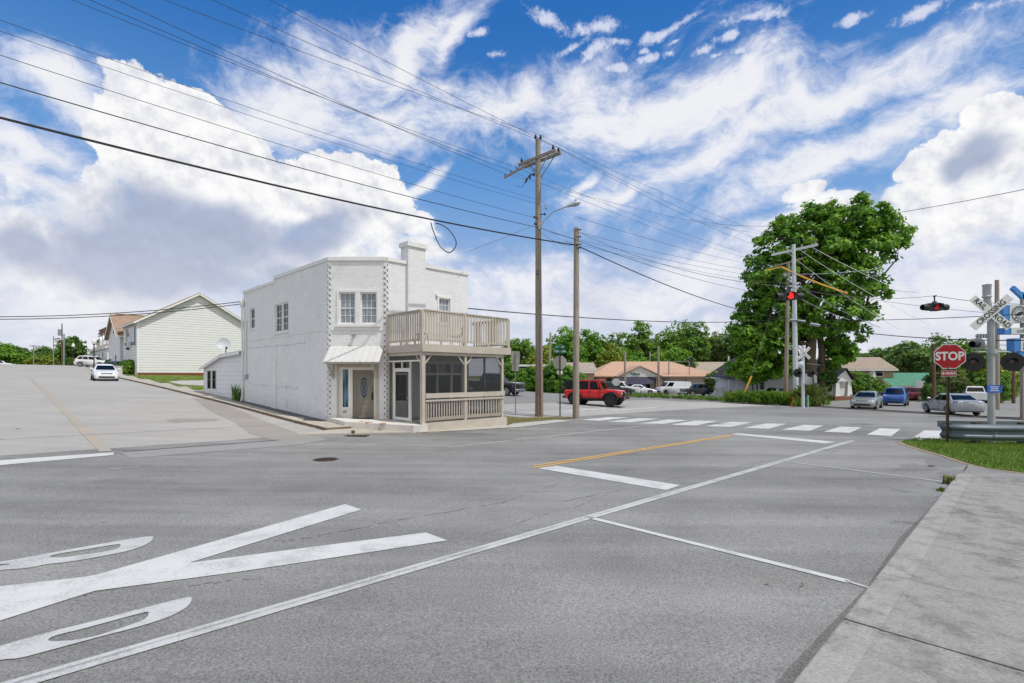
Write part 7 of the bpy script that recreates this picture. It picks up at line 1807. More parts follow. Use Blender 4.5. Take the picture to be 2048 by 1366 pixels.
q = Wf.rect(251, 656, 271, 692); simple_win(GH, Wf, q[0] + 1.2, q[1] - .5, q[2], q[3], 'blue_pane', shutters='black_plastic')
mb = MB(); c_ = (q[0] + q[1]) / 2 + .3; mb.wbox(Wf, c_ - .5, c_ + .4, q[2] - .1, q[2] + .5, .05, .5); ac = mb.build('window_cooler', 'trim_white', GH); mb = MB(); mb.wbox(Wf, c_ - .46, c_ + .36, q[2] - .0, q[2] + .4, .5, .51); mb.build('cooler_grille', 'shade_void', ac)
simple_door(GH, Wf, 2.2, 4.6, 0, 2.3); simple_door(GH, Wf, 6.0, 8.4, 0, 2.3)
mb = MB(); s, z = Wf.sz(258, 698); mb.wbox(Wf, s - .2, s + .2, z - .1, z + .15, 0, .3); mb.build('porch_light', 'black_metal', GH)
# house with the steep brown shingled gable beside it
u1, v1 = 11.2, v0 + GHD + .4; g1 = uv(u1, v1); zb1_ = terrain(*g1)
SH = house('shingled_house', 'white house with a steep brown shingled roof next to the cream gable house', (g1[0], g1[1], zb1_), PI / 4, 6.5, 9.5, 4.9, 2.8, 'far_siding', 'brown_shingle', over=.45, gable='x')
Ws = Wall(SH, (0, 9.5), (0, -1)); simple_door(SH, Ws, 1.2, 3.6, 0, 2.4); simple_win(SH, Ws, 6, 7, 1, 2.3); simple_win(SH, Ws, 4.3, 5.2, 5.2, 6.6)
# long low white house farther up
g2 = uv(12.5, 104); LH = house('low_house', 'long low white house with a grey roof and small dormers behind the white suv', (g2[0], g2[1], terrain(*g2)), PI / 4, 9, 22, 3.4, 2.9, 'far_siding', 'tan_shingle', over=.4, gable='y')
Wl2 = Wall(LH, (0, 22), (0, -1))
for s in (3, 7.5, 12, 16.5): simple_win(LH, Wl2, s, s + 1.1, 1.0, 2.5)
for y_ in (4, 9, 14, 18):
    mb = MB(); mb.prism([(1.0, y_ - .8, 4.1), (1.0, y_ + .8, 4.1), (1.0, y_ + .8, 5.2), (1.0, y_, 5.9), (1.0, y_ - .8, 5.2)], (1.6, 0, 0)); mb.build('dormer', 'far_siding', LH)
g3 = uv(17, 128); BB = thing('brick_block', 'flat topped red brick block rising behind the long low white house', 'building', (g3[0], g3[1], terrain(*g3)), PI / 4)
mb = MB(); mb.box(0, 14, 0, 10, -1, 10.6); mb.box(0, 14, 10.01, 26, -1, 8.8); mb.build('wall', 'red_brick', BB); mb = MB(); mb.box(-.15, 14.15, -.15, 10.15, 10.6, 10.8); mb.box(-.15, 14.15, 10.16, 26.2, 8.8, 9.0); mb.build('coping', 'trim_cream', BB)
Wb2 = Wall(BB, (0, 26), (0, -1))
for s in (2, 6, 10, 14): simple_win(BB, Wb2, s, s + 1.2, 6.0, 7.8)
# far brick house with a slate mansard at the end of the street
p = gcol(30, 150); FB = thing('brick_house', 'far brick house with a dark mansard roof and two white dormers on the crest', 'house', p, .35)
mb = MB(); mb.box(-7, 0, 0, 9, -2, 5.0); mb.build('wall', 'red_brick', FB); mb = MB(); mb.hexa([(-7.2, -.2, 5.0), (.2, -.2, 5.0), (.2, 9.4, 5.0), (-7.2, 9.4, 5.0), (-6.5, 1, 6.8), (-.6, 1, 6.8), (-.6, 8, 6.8), (-6.5, 8, 6.8)]); mb.build('roof', 'slate_shingle', FB)
Wf3 = Wall(FB, (-7, 0), (1, 0))
for s in (.6, 5.4): simple_win(FB, Wf3, s, s + 1.0, 3.1, 4.4)
for s in (1.9, 5.0): mb = MB(); mb.wbox(Wf3, s - .8, s + .8, 5.1, 6.5, -.9, -.05); o = mb.build('dormer', 'trim_white', FB); mb = MB(); mb.wbox(Wf3, s - .5, s + .5, 5.4, 6.2, -.05, -.03); mb.build('pane', 'blue_pane', o)
simple_door(FB, Wf3, 2.9, 4.0, .3, 2.6)
p = gcol(110, 128); OB = thing('brick_shed', 'small orange brick building with a white fascia between the far poles', 'building', p, .3)
mb = MB(); mb.box(0, 9, 0, 6, -2, 3.2); mb.build('wall', 'orange_brick', OB); mb = MB(); mb.box(-.3, 9.3, -.3, 6.3, 3.2, 3.9); mb.build('roof', 'trim_cream', OB); mb = MB(); mb.box(3, 4.4, -.03, .02, 0, 2.2); mb.build('door', 'dark_void', OB)
# tan flat building and its neighbour behind the hedge
def block(name, label, px0, px1, Y, py_top, wall_m, roof_m, depth=8, py_roof=None, rz=0):
    a = gcol(px0, Y); T = thing(name, label, 'building', a, rz); w_ = (px1 - px0) / F * Y; h_ = EYE + (HY - py_top) / F * Y - a.z
    mb = MB(); mb.box(0, w_, 0, depth, -1.5, h_); mb.build('wall', wall_m, T); mb = MB(); mb.box(-.3, w_ + .3, -.3, depth + .3, h_ + .002, h_ + .3); mb.build('roof', roof_m, T)
    return T, w_, h_
T, w_, h_ = block('flat_roofed_building', 'long tan flat roofed building behind the hedge with a small poster', 1000, 1128, 78, 733, 'tan_panel', 'trim_cream', 7)
Wt = Wall(T, (0, 0), (1, 0)); mb = MB(); q = Wt.rect(1046, 731, 1064, 744); mb.wbox(Wt, q[0] - 1, q[1], q[2], q[3], 0, .05); o = mb.build('poster_board', 'sign_black', T); mb = MB(); q = Wt.rect(1059, 732, 1066, 743); mb.wbox(Wt, q[0], q[1], q[2], q[3], .05, .07); mb.build('poster', 'sign_white', o)
a = gcol(1120, 84); TB = house('brown_building', 'low tan building with a brown roof behind the hedge and the poles', (a.x, a.y, a.z), 0, 5.6, 8, 3.4, 1.4, 'tan_brick', 'grey_shingle', over=.5); simple_win(TB, Wall(TB, (0, 0), (1, 0)), 3, 4.2, 1, 2.4)
# shop with the orange roof
SY = 86; a = gcol(1192, SY)
sw = (1432 - 1192) / F * SY; hS = EYE + (HY - 752) / F * SY - a.z
SHP = thing('shop', 'tan brick shop with a broad orange shingle roof and a dark blue awning', 'shop', a, 0)
mb = MB(); mb.box(0, 8.2, 0, 14, -1.5, hS); mb.build('wall', 'tan_brick', SHP); mb = MB(); mb.box(8.21, sw, .2, 14, -1.5, hS); mb.build('side_wall', 'tan_panel', SHP)
zr5 = EYE + (HY - 723) / F * (SY + 7) - a.z; x5, x6 = (1226 - 1192) / F * SY + 1.2, (1352 - 1192) / F * SY + 1.2
mb = MB(); e = .9; mb.add([(-e, -e, hS), (sw + e, -e, hS), (sw + e, 14 + e, hS), (-e, 14 + e, hS), (x5, 7, zr5), (x6, 7, zr5), (-e, -e, hS - .18), (sw + e, -e, hS - .18), (sw + e, 14 + e, hS - .18), (-e, 14 + e, hS - .18)], [(0, 1, 5, 4), (1, 2, 5), (2, 3, 4, 5), (3, 0, 4), (0, 6, 7, 1), (1, 7, 8, 2), (2, 8, 9, 3), (3, 9, 6, 0), (9, 8, 7, 6)])
rf = mb.build('roof', 'orange_shingle', SHP)
Wsf = Wall(SHP, (0, 0), (1, 0))
gx0, gx1, gxm = Wsf.sz(1241, 750, 3)[0], Wsf.sz(1318, 750, 3)[0], Wsf.sz(1273, 735, 3)[0]; gz0, gz1 = Wsf.sz(1280, 752.5, 3)[1], Wsf.sz(1273, 732.5, 3)[1]; 
mb = MB(); gm = (gx0 + gx1) / 2; mb.add([Wsf.pt(gx0 - .6, 3.4, gz0), Wsf.pt(gm, 3.4, gz1 + .12), Wsf.pt(gm, -5, gz1 + .12), Wsf.pt(gx0 - .6, -1, gz0), Wsf.pt(gx1 + .6, 3.4, gz0), Wsf.pt(gx1 + .6, -1, gz0)], [(0, 1, 2, 3), (1, 4, 5, 2)]); pr = mb.build('porch_roof', 'orange_shingle', SHP)
md_ = pr.modifiers.new('t', 'SOLIDIFY'); md_.thickness = .15
mb = MB(); mb.prism([Wsf.pt(gx0 - .2, 3.2, gz0 - .1), Wsf.pt(gx1 + .2, 3.2, gz0 - .1), Wsf.pt(gm, 3.2, gz1 - .05)], (0, .1, 0)); gb_ = mb.build('porch_gable', 'trim_cream', SHP)
lz = Wsf.sz(1270.5, 748, 3.2); text_obj('lettering', 'TASCO', .46, 'letter_green', gb_, Wsf.pt(lz[0], 3.27, lz[1]), (1, 0, 0), Z, .02, .02, 1.0)
mb = MB(); P = lambda s, d, z: Vector(Wsf.pt(s, d, z)); mb.hexa([P(gx0, 4.3, gz0 - 1.3), P(gx1 - 1.4, 4.3, gz0 - 1.3), P(gx1 - .6, 3.1, gz0 - .12), P(gx0, 3.1, gz0 - .12), P(gx0, 4.35, gz0 - 1.25), P(gx1 - 1.4, 4.35, gz0 - 1.25), P(gx1 - .6, 3.15, gz0 - .1), P(gx0, 3.15, gz0 - .1)]); mb.build('awning', 'navy_awning', SHP)
for x_ in (gx0 - .3, gx1 - .5): mb = MB(); mb.wbox(Wsf, x_, x_ + .9, -1.2, gz0 - .11, 2.3, 3.15); mb.build('brick_pier', 'tan_brick', SHP)
mb = MB(); mb.wbox(Wsf, gx0, gx1 - .5, .0, gz0 - .3, .0, .05); o = mb.build('shop_front', 'trim_white', SHP); n_ = 6
for k in range(n_): mb = MB(); A, B = gx0 + (gx1 - .5 - gx0) * k / n_ + .1, gx0 + (gx1 - .5 - gx0) * (k + 1) / n_ - .1; mb.wbox(Wsf, A, B, .3, gz0 - .6, .05, .07); mb.build('pane', 'shop_glass', o)
mb = MB(); q = Wsf.rect(1301, 761, 1305, 765); mb.wbox(Wsf, q[0], q[1], q[2], q[3], .08, .1); mb.build('red_notice', 'sign_red', SHP)
mb = MB(); q = Wsf.rect(1213, 756, 1222, 764); mb.wbox(Wsf, q[0], q[1], q[2], q[3], 0, .03); mb.build('window', 'shop_glass', SHP)
mb = MB(); xx = Wsf.sz(1400, 740)[0]; mb.cyl((xx, 4, hS + .5), (xx, 4, hS + 3.1), .32, n=10); mb.lathe([(.45, 0), (.45, .12), (0, .3)], 10, (xx, 4, hS + 3.1)); mb.build('flue', 'flue_dark', SHP)
mb = MB(); xx = Wsf.sz(1337, 745)[0]; mb.cyl((xx, -.2, hS - 1), (xx, -.2, hS + 2.6), .1, n=8); mb.bar((xx, -.2, hS + 2.4), (xx + 3.4, -.2, hS + 2.4), .12); mb.cyl((xx + 3.4, -.2, hS + .3), (xx + 3.4, -.2, hS + 2.4), .07, n=6); mb.build('service_mast', 'steel', SHP)
for x_ in (15, 18.5): mb = MB(); mb.box(x_, x_ + .06, .14, .2, 0, hS - .2); mb.build('downpipe', 'dark_pole_wood', SHP)
mb = MB(); q = Wsf.rect(1326, 757, 1333, 768); mb.wbox(Wsf, q[0], q[1], q[2], q[3], -.2, .1); mb.build('meter_box', 'steel', SHP)
a = gcol(1395, 108); GB = house('grey_roofed_building', 'pale building with a long grey roof behind the orange roofed shop', (a.x, a.y, a.z), 0, 20, 10, EYE + (HY - 743) / F * 108 - a.z, 2.0, 'tan_panel', 'grey_shingle', over=.5)
# white cottage under the big tree
CY = 66; a = gcol(1484, CY); hC = EYE + (HY - 752) / F * CY - a.z
WC = house('white_cottage', 'white clapboard cottage with a dark roof half hidden under the big tree', (a.x, a.y, a.z), .10, 8.2, 9, hC, 2.5, 'white_siding', 'black_shingle', over=.4, gable='y')
Wc2 = Wall(WC, (0, 0), (1, 0)); q = Wc2.rect(1519, 761, 1528, 778); simple_win(WC, Wc2, q[0], q[1], q[2], q[3], 'window_glass', rows=4)
mb = MB()
for px in (1505, 1514): s = Wc2.sz(px, 760)[0]; mb.wbox(Wc2, s - .05, s + .05, .6, 2.8, 0, .08)
mb.build('downpipe', 'black_metal', WC)
# cross wing towards the right with its own roof
wg = (8.21, 15.2); mb = MB(); mb.box(wg[0], wg[1], .6, 8, -1.2, hC - .2); mb.prism([(wg[1] + .002, .6, hC - .2), (wg[1] + .002, 8, hC - .2), (wg[1] + .002, 4.3, hC + 2.1)], (-.1, 0, 0)); wing = mb.build('side_wing', 'white_siding', WC)
mb = MB()
for s0_, s1_ in ((.2, 4.3), (8.4, 4.3)): mb.hexa([(wg[0] - 3, s0_, hC - .32), (wg[1] + .5, s0_, hC - .32), (wg[1] + .5, s1_, hC + 2.12), (wg[0] - 3, s1_, hC + 2.12), (wg[0] - 3, s0_, hC - .18), (wg[1] + .5, s0_, hC - .18), (wg[1] + .5, s1_, hC + 2.26), (wg[0] - 3, s1_, hC + 2.26)])
mb.build('roof', 'black_shingle', wing)
for x_ in (8.9, 11.9): simple_win(WC, Wall(WC, (8.21, .6), (1, 0)), x_ - 8.21, x_ - 8.21 + .9, .9, 2.5, 'window_glass')
# little porch with its own gable at the right end
pw = Wall(WC, (0, -1.2), (1, 0)); gx0, gx1 = pw.sz(1668, 760)[0], pw.sz(1704, 760)[0]; gz = pw.sz(1690, 758)[1]; ga = pw.sz(1691, 736)[1]
mb = MB(); gm = gx0 + (gx1 - gx0) * .62
mb.add([(gx0 - .3, -1.5, gz), (gm, -1.5, ga), (gm, 5, ga), (gx0 - .3, 5, gz), (gx1 + .3, -1.5, gz), (gx1 + .3, 5, gz)], [(0, 1, 2, 3), (1, 4, 5, 2)]); o = mb.build('porch_roof', 'black_shingle', WC); mo = o.modifiers.new('t', 'SOLIDIFY'); mo.thickness = .14
mb = MB(); mb.prism([(gx0 + .1, -1.2, gz - .1), (gx1 - .1, -1.2, gz - .1), (gm, -1.2, ga - .12)], (0, .1, 0)); mb.bar((gx0, -1.15, gz - .2), (gx1, -1.15, gz - .2), .2, .25); mb.build('porch_gable', 'trim_white', WC)
for x_ in (gx0 + .5, gx1 - .35): mb = MB(); mb.hexa([(x_ - .35, -1.3, .3), (x_ + .35, -1.3, .3), (x_ + .35, -.7, .3), (x_ - .35, -.7, .3), (x_ - .2, -1.2, gz - .33), (x_ + .2, -1.2, gz - .33), (x_ + .2, -.8, gz - .33), (x_ - .2, -.8, gz - .33)]); mb.build('porch_column', 'trim_white', WC)
mb = MB(); mb.box(gx0 - .2, gx1 + .2, -1.6, 4, -1.2, .3); mb.build('porch_floor', 'red_brick', WC); mb = MB(); mb.box(gx0, gx1, 2.6, 6, .3, gz - .1); mb.build('porch_back_wall', 'white_siding', WC)
# carport on the left
cw_ = Wall(WC, (0, -.2), (1, 0)); cx0 = cw_.sz(1456, 770)[0]
mb = MB(); cz = cw_.sz(1465, 759)[1]; mb.hexa([(cx0, -.6, cz), (-.1, -.6, cz + .15), (-.1, 4, cz + .4), (cx0, 4, cz + .3), (cx0, -.6, cz + .12), (-.1, -.6, cz + .32), (-.1, 4, cz + .55), (cx0, 4, cz + .42)]); mb.build('carport_roof', 'slate_shingle', WC)
for x_ in (cx0 + .1, cx0 + 1.1): mb = MB(); mb.box(x_ - .06, x_ + .06, -.4, -.28, -1, cz); mb.build('carport_post', 'trim_white', WC)
mb = MB()
for k in range(9): mb.bar((-1.5, .5, .5 + k * .25 - .6), (-.1, .5, 1.1 + k * .25 - .6), .03, .02); mb.bar((-1.5, .52, 1.1 + k * .25 - .6), (-.1, .52, .5 + k * .25 - .6), .03, .02)
mb.build('lattice', 'lattice_white', WC)
T = thing('wheelie_bin', 'dark bin beside the carport of the white cottage', 'bin', gcol(1455, 66)); mb = MB(); mb.hexa([(-.28, -.3, .08), (.28, -.3, .08), (.28, .3, .08), (-.28, .3, .08), (-.34, -.36, 1.0), (.34, -.36, 1.0), (.34, .36, 1.0), (-.34, .36, 1.0)]); mb.build('bin_body', 'black_plastic', T); mb = MB(); mb.box(-.37, .37, -.4, .38, 1.0, 1.07); mb.build('lid', 'black_plastic', T, bevel=.02)
T = thing('tarpaulin', 'pale tarpaulin heap in the yard beside the dark bin', 'tarpaulin', gcol(1442, 66)); mb = MB()
mb.add([(-1.6, -.8, 0), (1.2, -.9, 0), (1.4, .9, 0), (-1.4, .9, 0), (-.6, -.3, 1.3), (.5, -.2, 1.5), (.6, .4, 1.3), (-.4, .4, 1.2), (1.1, 0, .6)], [(0, 1, 5, 4), (1, 8, 5), (1, 2, 8), (2, 6, 5, 8), (2, 3, 7, 6), (3, 0, 4, 7), (4, 5, 6, 7)]); mb.build('cloth', 'tarp_grey', T)
# two-storey tan house, its neighbour, the green roof
HYY = 78; a = gcol(1670, HYY); hH = EYE + (HY - 737) / F * HYY - a.z
TH = house('tan_house', 'two-storey tan brick house with a pale gable end behind the dark red car', (a.x, a.y, a.z), .0, 8.8, 7, hH, 1.7, 'tan_brick', 'tan_shingle', over=.45, gable='x')
mb = MB(); We_ = Wall(TH, (8.8, 0), (0, 1)); mb.wbox(We_, 0, 7, -1, hH, 0, .03); mb.prism([We_.pt(0, .03, hH), We_.pt(7, .03, hH), We_.pt(3.5, .03, hH + 1.65)], (-.03, 0, 0)); mb.build('gable_end', mat('gable_render', '#cdb9a0', .8), TH)
Wth = Wall(TH, (0, 0), (1, 0)); simple_win(TH, Wth, 5.2, 7.6, .6, 2.0, 'shop_glass'); simple_win(TH, Wth, 6.0, 7.2, 3.2, 4.4)
mb = MB(); mb.add([(4.4, -1.4, 2.4), (5.0, -1.4, 3.9), (5.0, 0, 3.9), (4.4, 0, 2.4), (5.6, -1.4, 2.4), (5.6, 0, 2.4)], [(0, 1, 2, 3), (1, 4, 5, 2), (0, 4, 1)]); mb.build('entry_gable', 'trim_cream', TH)
a = gcol(1786, 76); hG = EYE + (HY - 771) / F * 76 - a.z
GR2 = house('green_roofed_house', 'low red brick house with a green roof behind the far stop sign', (a.x, a.y, a.z), -.08, 8, 7, hG, 1.75, 'red_brick', 'green_roofing', over=.4, gable='x'); simple_win(GR2, Wall(GR2, (0, 0), (1, 0)), 1.2, 2.4, .8, 2.0); simple_win(GR2, Wall(GR2, (0, 0), (1, 0)), 5, 6.2, .8, 2.0)
# poles and lamps along the far side street and behind the shop
far_pole('wooden_pole', 'tallest dark pole with a transformer far up the side street', 'utility pole', 124, 0, 647, .11, .08, 'dark_pole_wood', Y=92)
Tt = [o for o in bpy.data.objects if o.get('label', '').startswith('tallest dark pole')][0]; b = Tt.location; mb = MB(); q = at(120.5, 665, 92) - b; mb.cyl(q - Z * .55, q + Z * .55, .34, n=12); mb.build('transformer', 'steel', Tt)
mb = MB()
for (x, y) in ((114, 678), (116, 682)): q = at(x, y, 92) - b; mb.bar(q - Vector((.5, 0, .06)), q + Vector((.5, 0, .1)), .16)
mb.build('crossarm', 'dark_pole_wood', Tt)
far_pole('steel_pole', 'pale steel pole standing right beside the transformer pole', 'utility pole', 128, 0, 668, .13, .12, 'steel', Y=91)
far_pole('wooden_pole', 'thin grey pole by the orange brick building on the crest', 'utility pole', 107, 0, 672, .09, .07, 'grey_pole_wood', Y=95)
T, pp, tp = far_pole('wooden_pole', 'far pole with a short crossarm before the yellow green bush', 'utility pole', 67, 0, 690, .10, .08, 'grey_pole_wood', Y=105); mb = MB(); mb.bar(tp + Vector((-.75, 0, -.2)), tp + Vector((.75, 0, -.2)), .16); mb.build('crossarm', 'grey_pole_wood', T)
far_pole('wooden_pole', 'thin far pole among the dark trees on the crest', 'utility pole', 45, 0, 706, .07, .06, 'grey_pole_wood', Y=120)
def lamp_post(px, Y, pyt, label):
    p = gcol(px, Y); T = thing('lamp_post', label, 'street lamp', p, 0, 'globe lamps along the side street'); h_ = EYE + (HY - pyt) / F * Y - p.z
    mb = MB(); mb.tube([(0, 0, -.1), (0, 0, .5), (0, 0, .55), (0, 0, h_ - .9)], [.16, .14, .08, .065], 10); mb.build('post', 'black_metal', T)
    mb = MB(); mb.lathe([(.08, 0), (.2, .06), (.25, .3), (.2, .55), (.05, .68), (.0, .82)], 14, (0, 0, h_ - .85)); mb.build('globe', 'globe_white', T); mb = MB(); mb.lathe([(.07, -.1), (.15, -.02), (.14, .05)], 12, (0, 0, h_ - .88)); mb.build('lamp_collar', 'black_metal', T)
lamp_post(188, 72, 676, 'black lamp post with a white globe rising over the white suv')
lamp_post(146.5, 92, 685, 'farther lamp post with a white globe before the dark tree')
for px, pyt, Y, lab in ((1250, 703, 80, 'pole before the shop sign gable'), (1317, 692, 82, 'pole beside the white van cab'), (1300, 703, 110, 'slim pole behind the orange roof'), (1457, 712, 100, 'thin white pole with a small lamp behind the yard')):
    far_pole('wooden_pole', 'thin grey ' + lab, 'utility pole', px, 0, pyt, .2, .15, 'grey_pole_wood' if '457' not in str(px) else 'pole_white', Y=Y)
far_pole('wooden_pole', 'thin leaning pole in the trees behind the hedge', 'utility pole', 1098, 0, 665, .2, .14, 'grey_pole_wood', Y=78, pxt=1101)
for px, Y, lab in ((281, 64, 'grey meter post on the lawn beside the round bush'), (322, 66, 'pale meter post in the middle of the cream house wall')):
    p = gcol(px, Y); T = thing('meter_post', lab, 'post', p); mb = MB(); mb.box(-.05, .05, -.05, .05, 0, .95); mb.build('post', 'trim_white', T); mb = MB(); mb.lathe([(.0, 0), (.14, .02), (.17, .2), (.12, .36), (0, .42)], 10, (0, 0, .95)); mb.build('meter', 'steel', T)
p = gcol(238, 57); T = thing('bollard', 'short concrete block post at the drive beside the round bush', 'post', p); mb = MB(); mb.box(-.22, .22, -.22, .22, -.1, 1.0); mb.box(-.25, .25, -.25, .25, 1.0, 1.08); mb.build('block', 'pale_concrete', T)
# ------------------------------------------------------------------ trees and plants
def leaves_mesh(name, lobes, n_clump, per, size, m, seed, parent=None, clump=.9, shell=.5, droop=.25):
    """leaf-sized faces gathered in clumps near the surface of the crown's lobes"""
    r = np.random.default_rng(seed)
    C = np.array([l[0] for l in lobes], float); Rr = np.array([l[1] for l in lobes], float)
    vol = Rr.prod(1) ** (2 / 3); pick = r.choice(len(lobes), n_clump, p=vol / vol.sum())
    d = r.normal(size=(n_clump, 3)); d /= np.linalg.norm(d, axis=1)[:, None]
    rad = shell + (1.06 - shell) * r.random(n_clump) ** .6
    cen = C[pick] + d * Rr[pick] * rad[:, None]
    cs = clump * r.uniform(.55, 1.3, n_clump)
    n = n_clump * per
    ci = np.repeat(np.arange(n_clump), per)
    off = r.normal(size=(n, 3)); off /= np.linalg.norm(off, axis=1)[:, None]; off *= (r.random(n) ** .45)[:, None]
    off[:, 2] *= .62
    pos = cen[ci] + off * cs[ci][:, None]
    pos[:, 2] -= droop * cs[ci] * (np.hypot(off[:, 0], off[:, 1]) ** 2)
    nm = off * .7 + d[ci] * .6 + r.normal(size=(n, 3)) * .55 + np.array([0, 0, .55]); nm /= np.linalg.norm(nm, axis=1)[:, None]
    t = r.normal(size=(n, 3)); t -= (t * nm).sum(1)[:, None] * nm; t /= np.linalg.norm(t, axis=1)[:, None]
    b = np.cross(nm, t); s = size * r.uniform(.6, 1.35, n)[:, None]
    v = np.empty((n, 4, 3)); v[:, 0] = pos - t * s * .6; v[:, 1] = pos - b * s * .36 + nm * s * .07; v[:, 2] = pos + t * s * .6; v[:, 3] = pos + b * s * .36 + nm * s * .07
    me = bpy.data.meshes.new(name); me.vertices.add(n * 4); me.vertices.foreach_set('co', v.reshape(-1))
    me.loops.add(n * 4); me.loops.foreach_set('vertex_index', np.arange(n * 4)); me.polygons.add(n); me.polygons.foreach_set('loop_start', np.arange(n) * 4); me.polygons.foreach_set('loop_total', np.full(n, 4))
    me.update(); me.validate(); me.materials.append(MATS[m])
    o = bpy.data.objects.new(name, me); COL.objects.link(o)
    if parent: o.parent = parent
    return o, cen
def limbs(mb, base, top, lobes, r0, rng_, n_twig=10):
    base, top = Vector(base), Vector(top)
    for c, rr in lobes:
        c = Vector(c); t = rng_.uniform(.45, .95); st = base.lerp(top, t); mid = st.lerp(c, .5) + Vector((rng_.uniform(-.3, .3), rng_.uniform(-.3, .3), .15 * (c - st).length))
        rs = r0 * (1 - t * .6) * .55; mb.tube([st, st.lerp(mid, .5), mid, c], [rs, rs * .8, rs * .55, rs * .25], 6)
        for _ in range(n_twig):
            d = Vector((rng_.gauss(0, 1), rng_.gauss(0, 1), rng_.gauss(.2, .8))).normalized(); e = c + Vector((d.x * rr[0], d.y * rr[1], d.z * rr[2])) * .85
            s_ = mid.lerp(c, rng_.uniform(.2, 1)); mb.tube([s_, s_.lerp(e, .5) + Vector((0, 0, .1)), e], [rs * .3, rs * .2, rs * .06], 5, cap=False)
def tree(name, label, base, lobes, trunk_top, r0, m, seed, n_clump, per, size, clump=.9, group=None, bark_m='bark', cat='tree', shell=.5, n_twig=6):
    """lobes in the tree's own space"""
    T = thing(name, label, cat, base, 0, group); rng_ = random.Random(seed)
    mb = MB(); tt = Vector(trunk_top); mb.tube([(0, 0, -.3), (tt.x * .05, tt.y * .05, .25), tt * .3, tt * .65, tt], [r0 * 1.5, r0 * 1.1, r0 * .95, r0 * .8, r0 * .4], 10)
    limbs(mb, (0, 0, tt.z * .3), tt, lobes, r0, rng_, n_twig); mb.build('trunk', bark_m, T)
    leaves_mesh('crown', lobes, n_clump, per, size, m, seed, T, clump, shell)
    return T
def lobes_from(base, Y, pts, depth=.8):
    out = []
    for x, y, rx, ry in pts:
        q = at(x, y, Y) - Vector(base); k = Y / F; out.append(((q.x, q.y + random.uniform(-.35, .35) * rx * k * depth, q.z), (rx * k, rx * k * depth, ry * k)))
    return out
# the big tree by the crossing
BY = 62; b = gcol(1630, BY)
big = [(1620, 455, 75, 50), (1690, 440, 80, 42), (1745, 450, 55, 40), (1560, 490, 60, 45), (1640, 500, 90, 45), (1720, 500, 70, 40), (1770, 480, 36, 28), (1800, 470, 28, 22), (1520, 545, 45, 40), (1590, 560, 80, 50), (1690, 560, 70, 45), (1730, 590, 42, 40), (1515, 610, 38, 36), (1560, 630, 70, 45), (1650, 630, 75, 45), (1715, 640, 40, 36),
       (1508, 670, 40, 36), (1550, 705, 58, 40), (1690, 680, 40, 36), (1500, 728, 34, 34), (1538, 742, 44, 24), (1580, 728, 26, 24), (1690, 715, 30, 24), (1488, 650, 34, 36), (1492, 695, 34, 34), (1525, 715, 36, 34), (1520, 690, 40, 34), (1510, 738, 36, 30), (1556, 732, 34, 28), (1480, 735, 24, 26), (1560, 660, 44, 34), (1602, 662, 40, 30), (1672, 700, 30, 34), (1530, 580, 36, 34), (1536, 640, 44, 36)]
T = thing('big_tree', 'huge spreading shade tree towering over the crossing behind the steel pole', 'tree', b, 0); rng_ = random.Random(5)
Lb = lobes_from(b, BY, [(x, y, rx * .86, ry * .86) for x, y, rx, ry in big], .95); k = BY / F
mb = MB(); V_ = lambda x, y, dy_=0: at(x, y, BY) - b + Vector((0, dy_, 0))
mb.tube([V_(1622, 806), V_(1621, 796), V_(1619, 740), V_(1624, 660), V_(1632, 600), V_(1650, 520), V_(1660, 450)], [.95, .72, .6, .55, .48, .3, .12], 12)
mb.tube([V_(1650, 806, .8), V_(1651, 780, .8), V_(1652, 700, .8), V_(1640, 640, .5)], [.55, .45, .4, .3], 10)
for pts, r_ in (([(1624, 660), (1580, 600), (1540, 560)], .28), ([(1628, 640), (1680, 580), (1720, 540), (1745, 480)], .26), ([(1630, 610), (1600, 540), (1590, 470)], .24), ([(1640, 560), (1690, 500), (1690, 440)], .22), ([(1720, 640), (1745, 565), (1770, 548), (1783, 520), (1790, 490)], .16), ([(1622, 690), (1570, 680), (1520, 690)], .22), ([(1622, 700), (1560, 730), (1535, 745)], .16), ([(1626, 650), (1660, 640), (1720, 645)], .18)):
    P_ = [V_(x, y, rng_.uniform(-1, 1)) for x, y in pts]; mb.tube(P_, [r_ * (1 - .8 * i / (len(P_) - 1)) for i in range(len(P_))], 7)
limbs(mb, V_(1622, 660), V_(1650, 500), Lb, .4, rng_, 5); mb.build('trunk', 'bark', T)
leaves_mesh('crown', Lb, 1080, 56, .42, 'leaf_big', 11, T, .85, .55)
o_, _ = leaves_mesh('ivy', [((V_(1655, 760).x, .6, V_(1655, 760).z), (.7, .6, 2.6)), ((V_(1668, 745).x, .9, V_(1668, 745).z), (.8, .7, 1.6))], 50, 46, .26, 'leaf_dark', 12, T, .5)
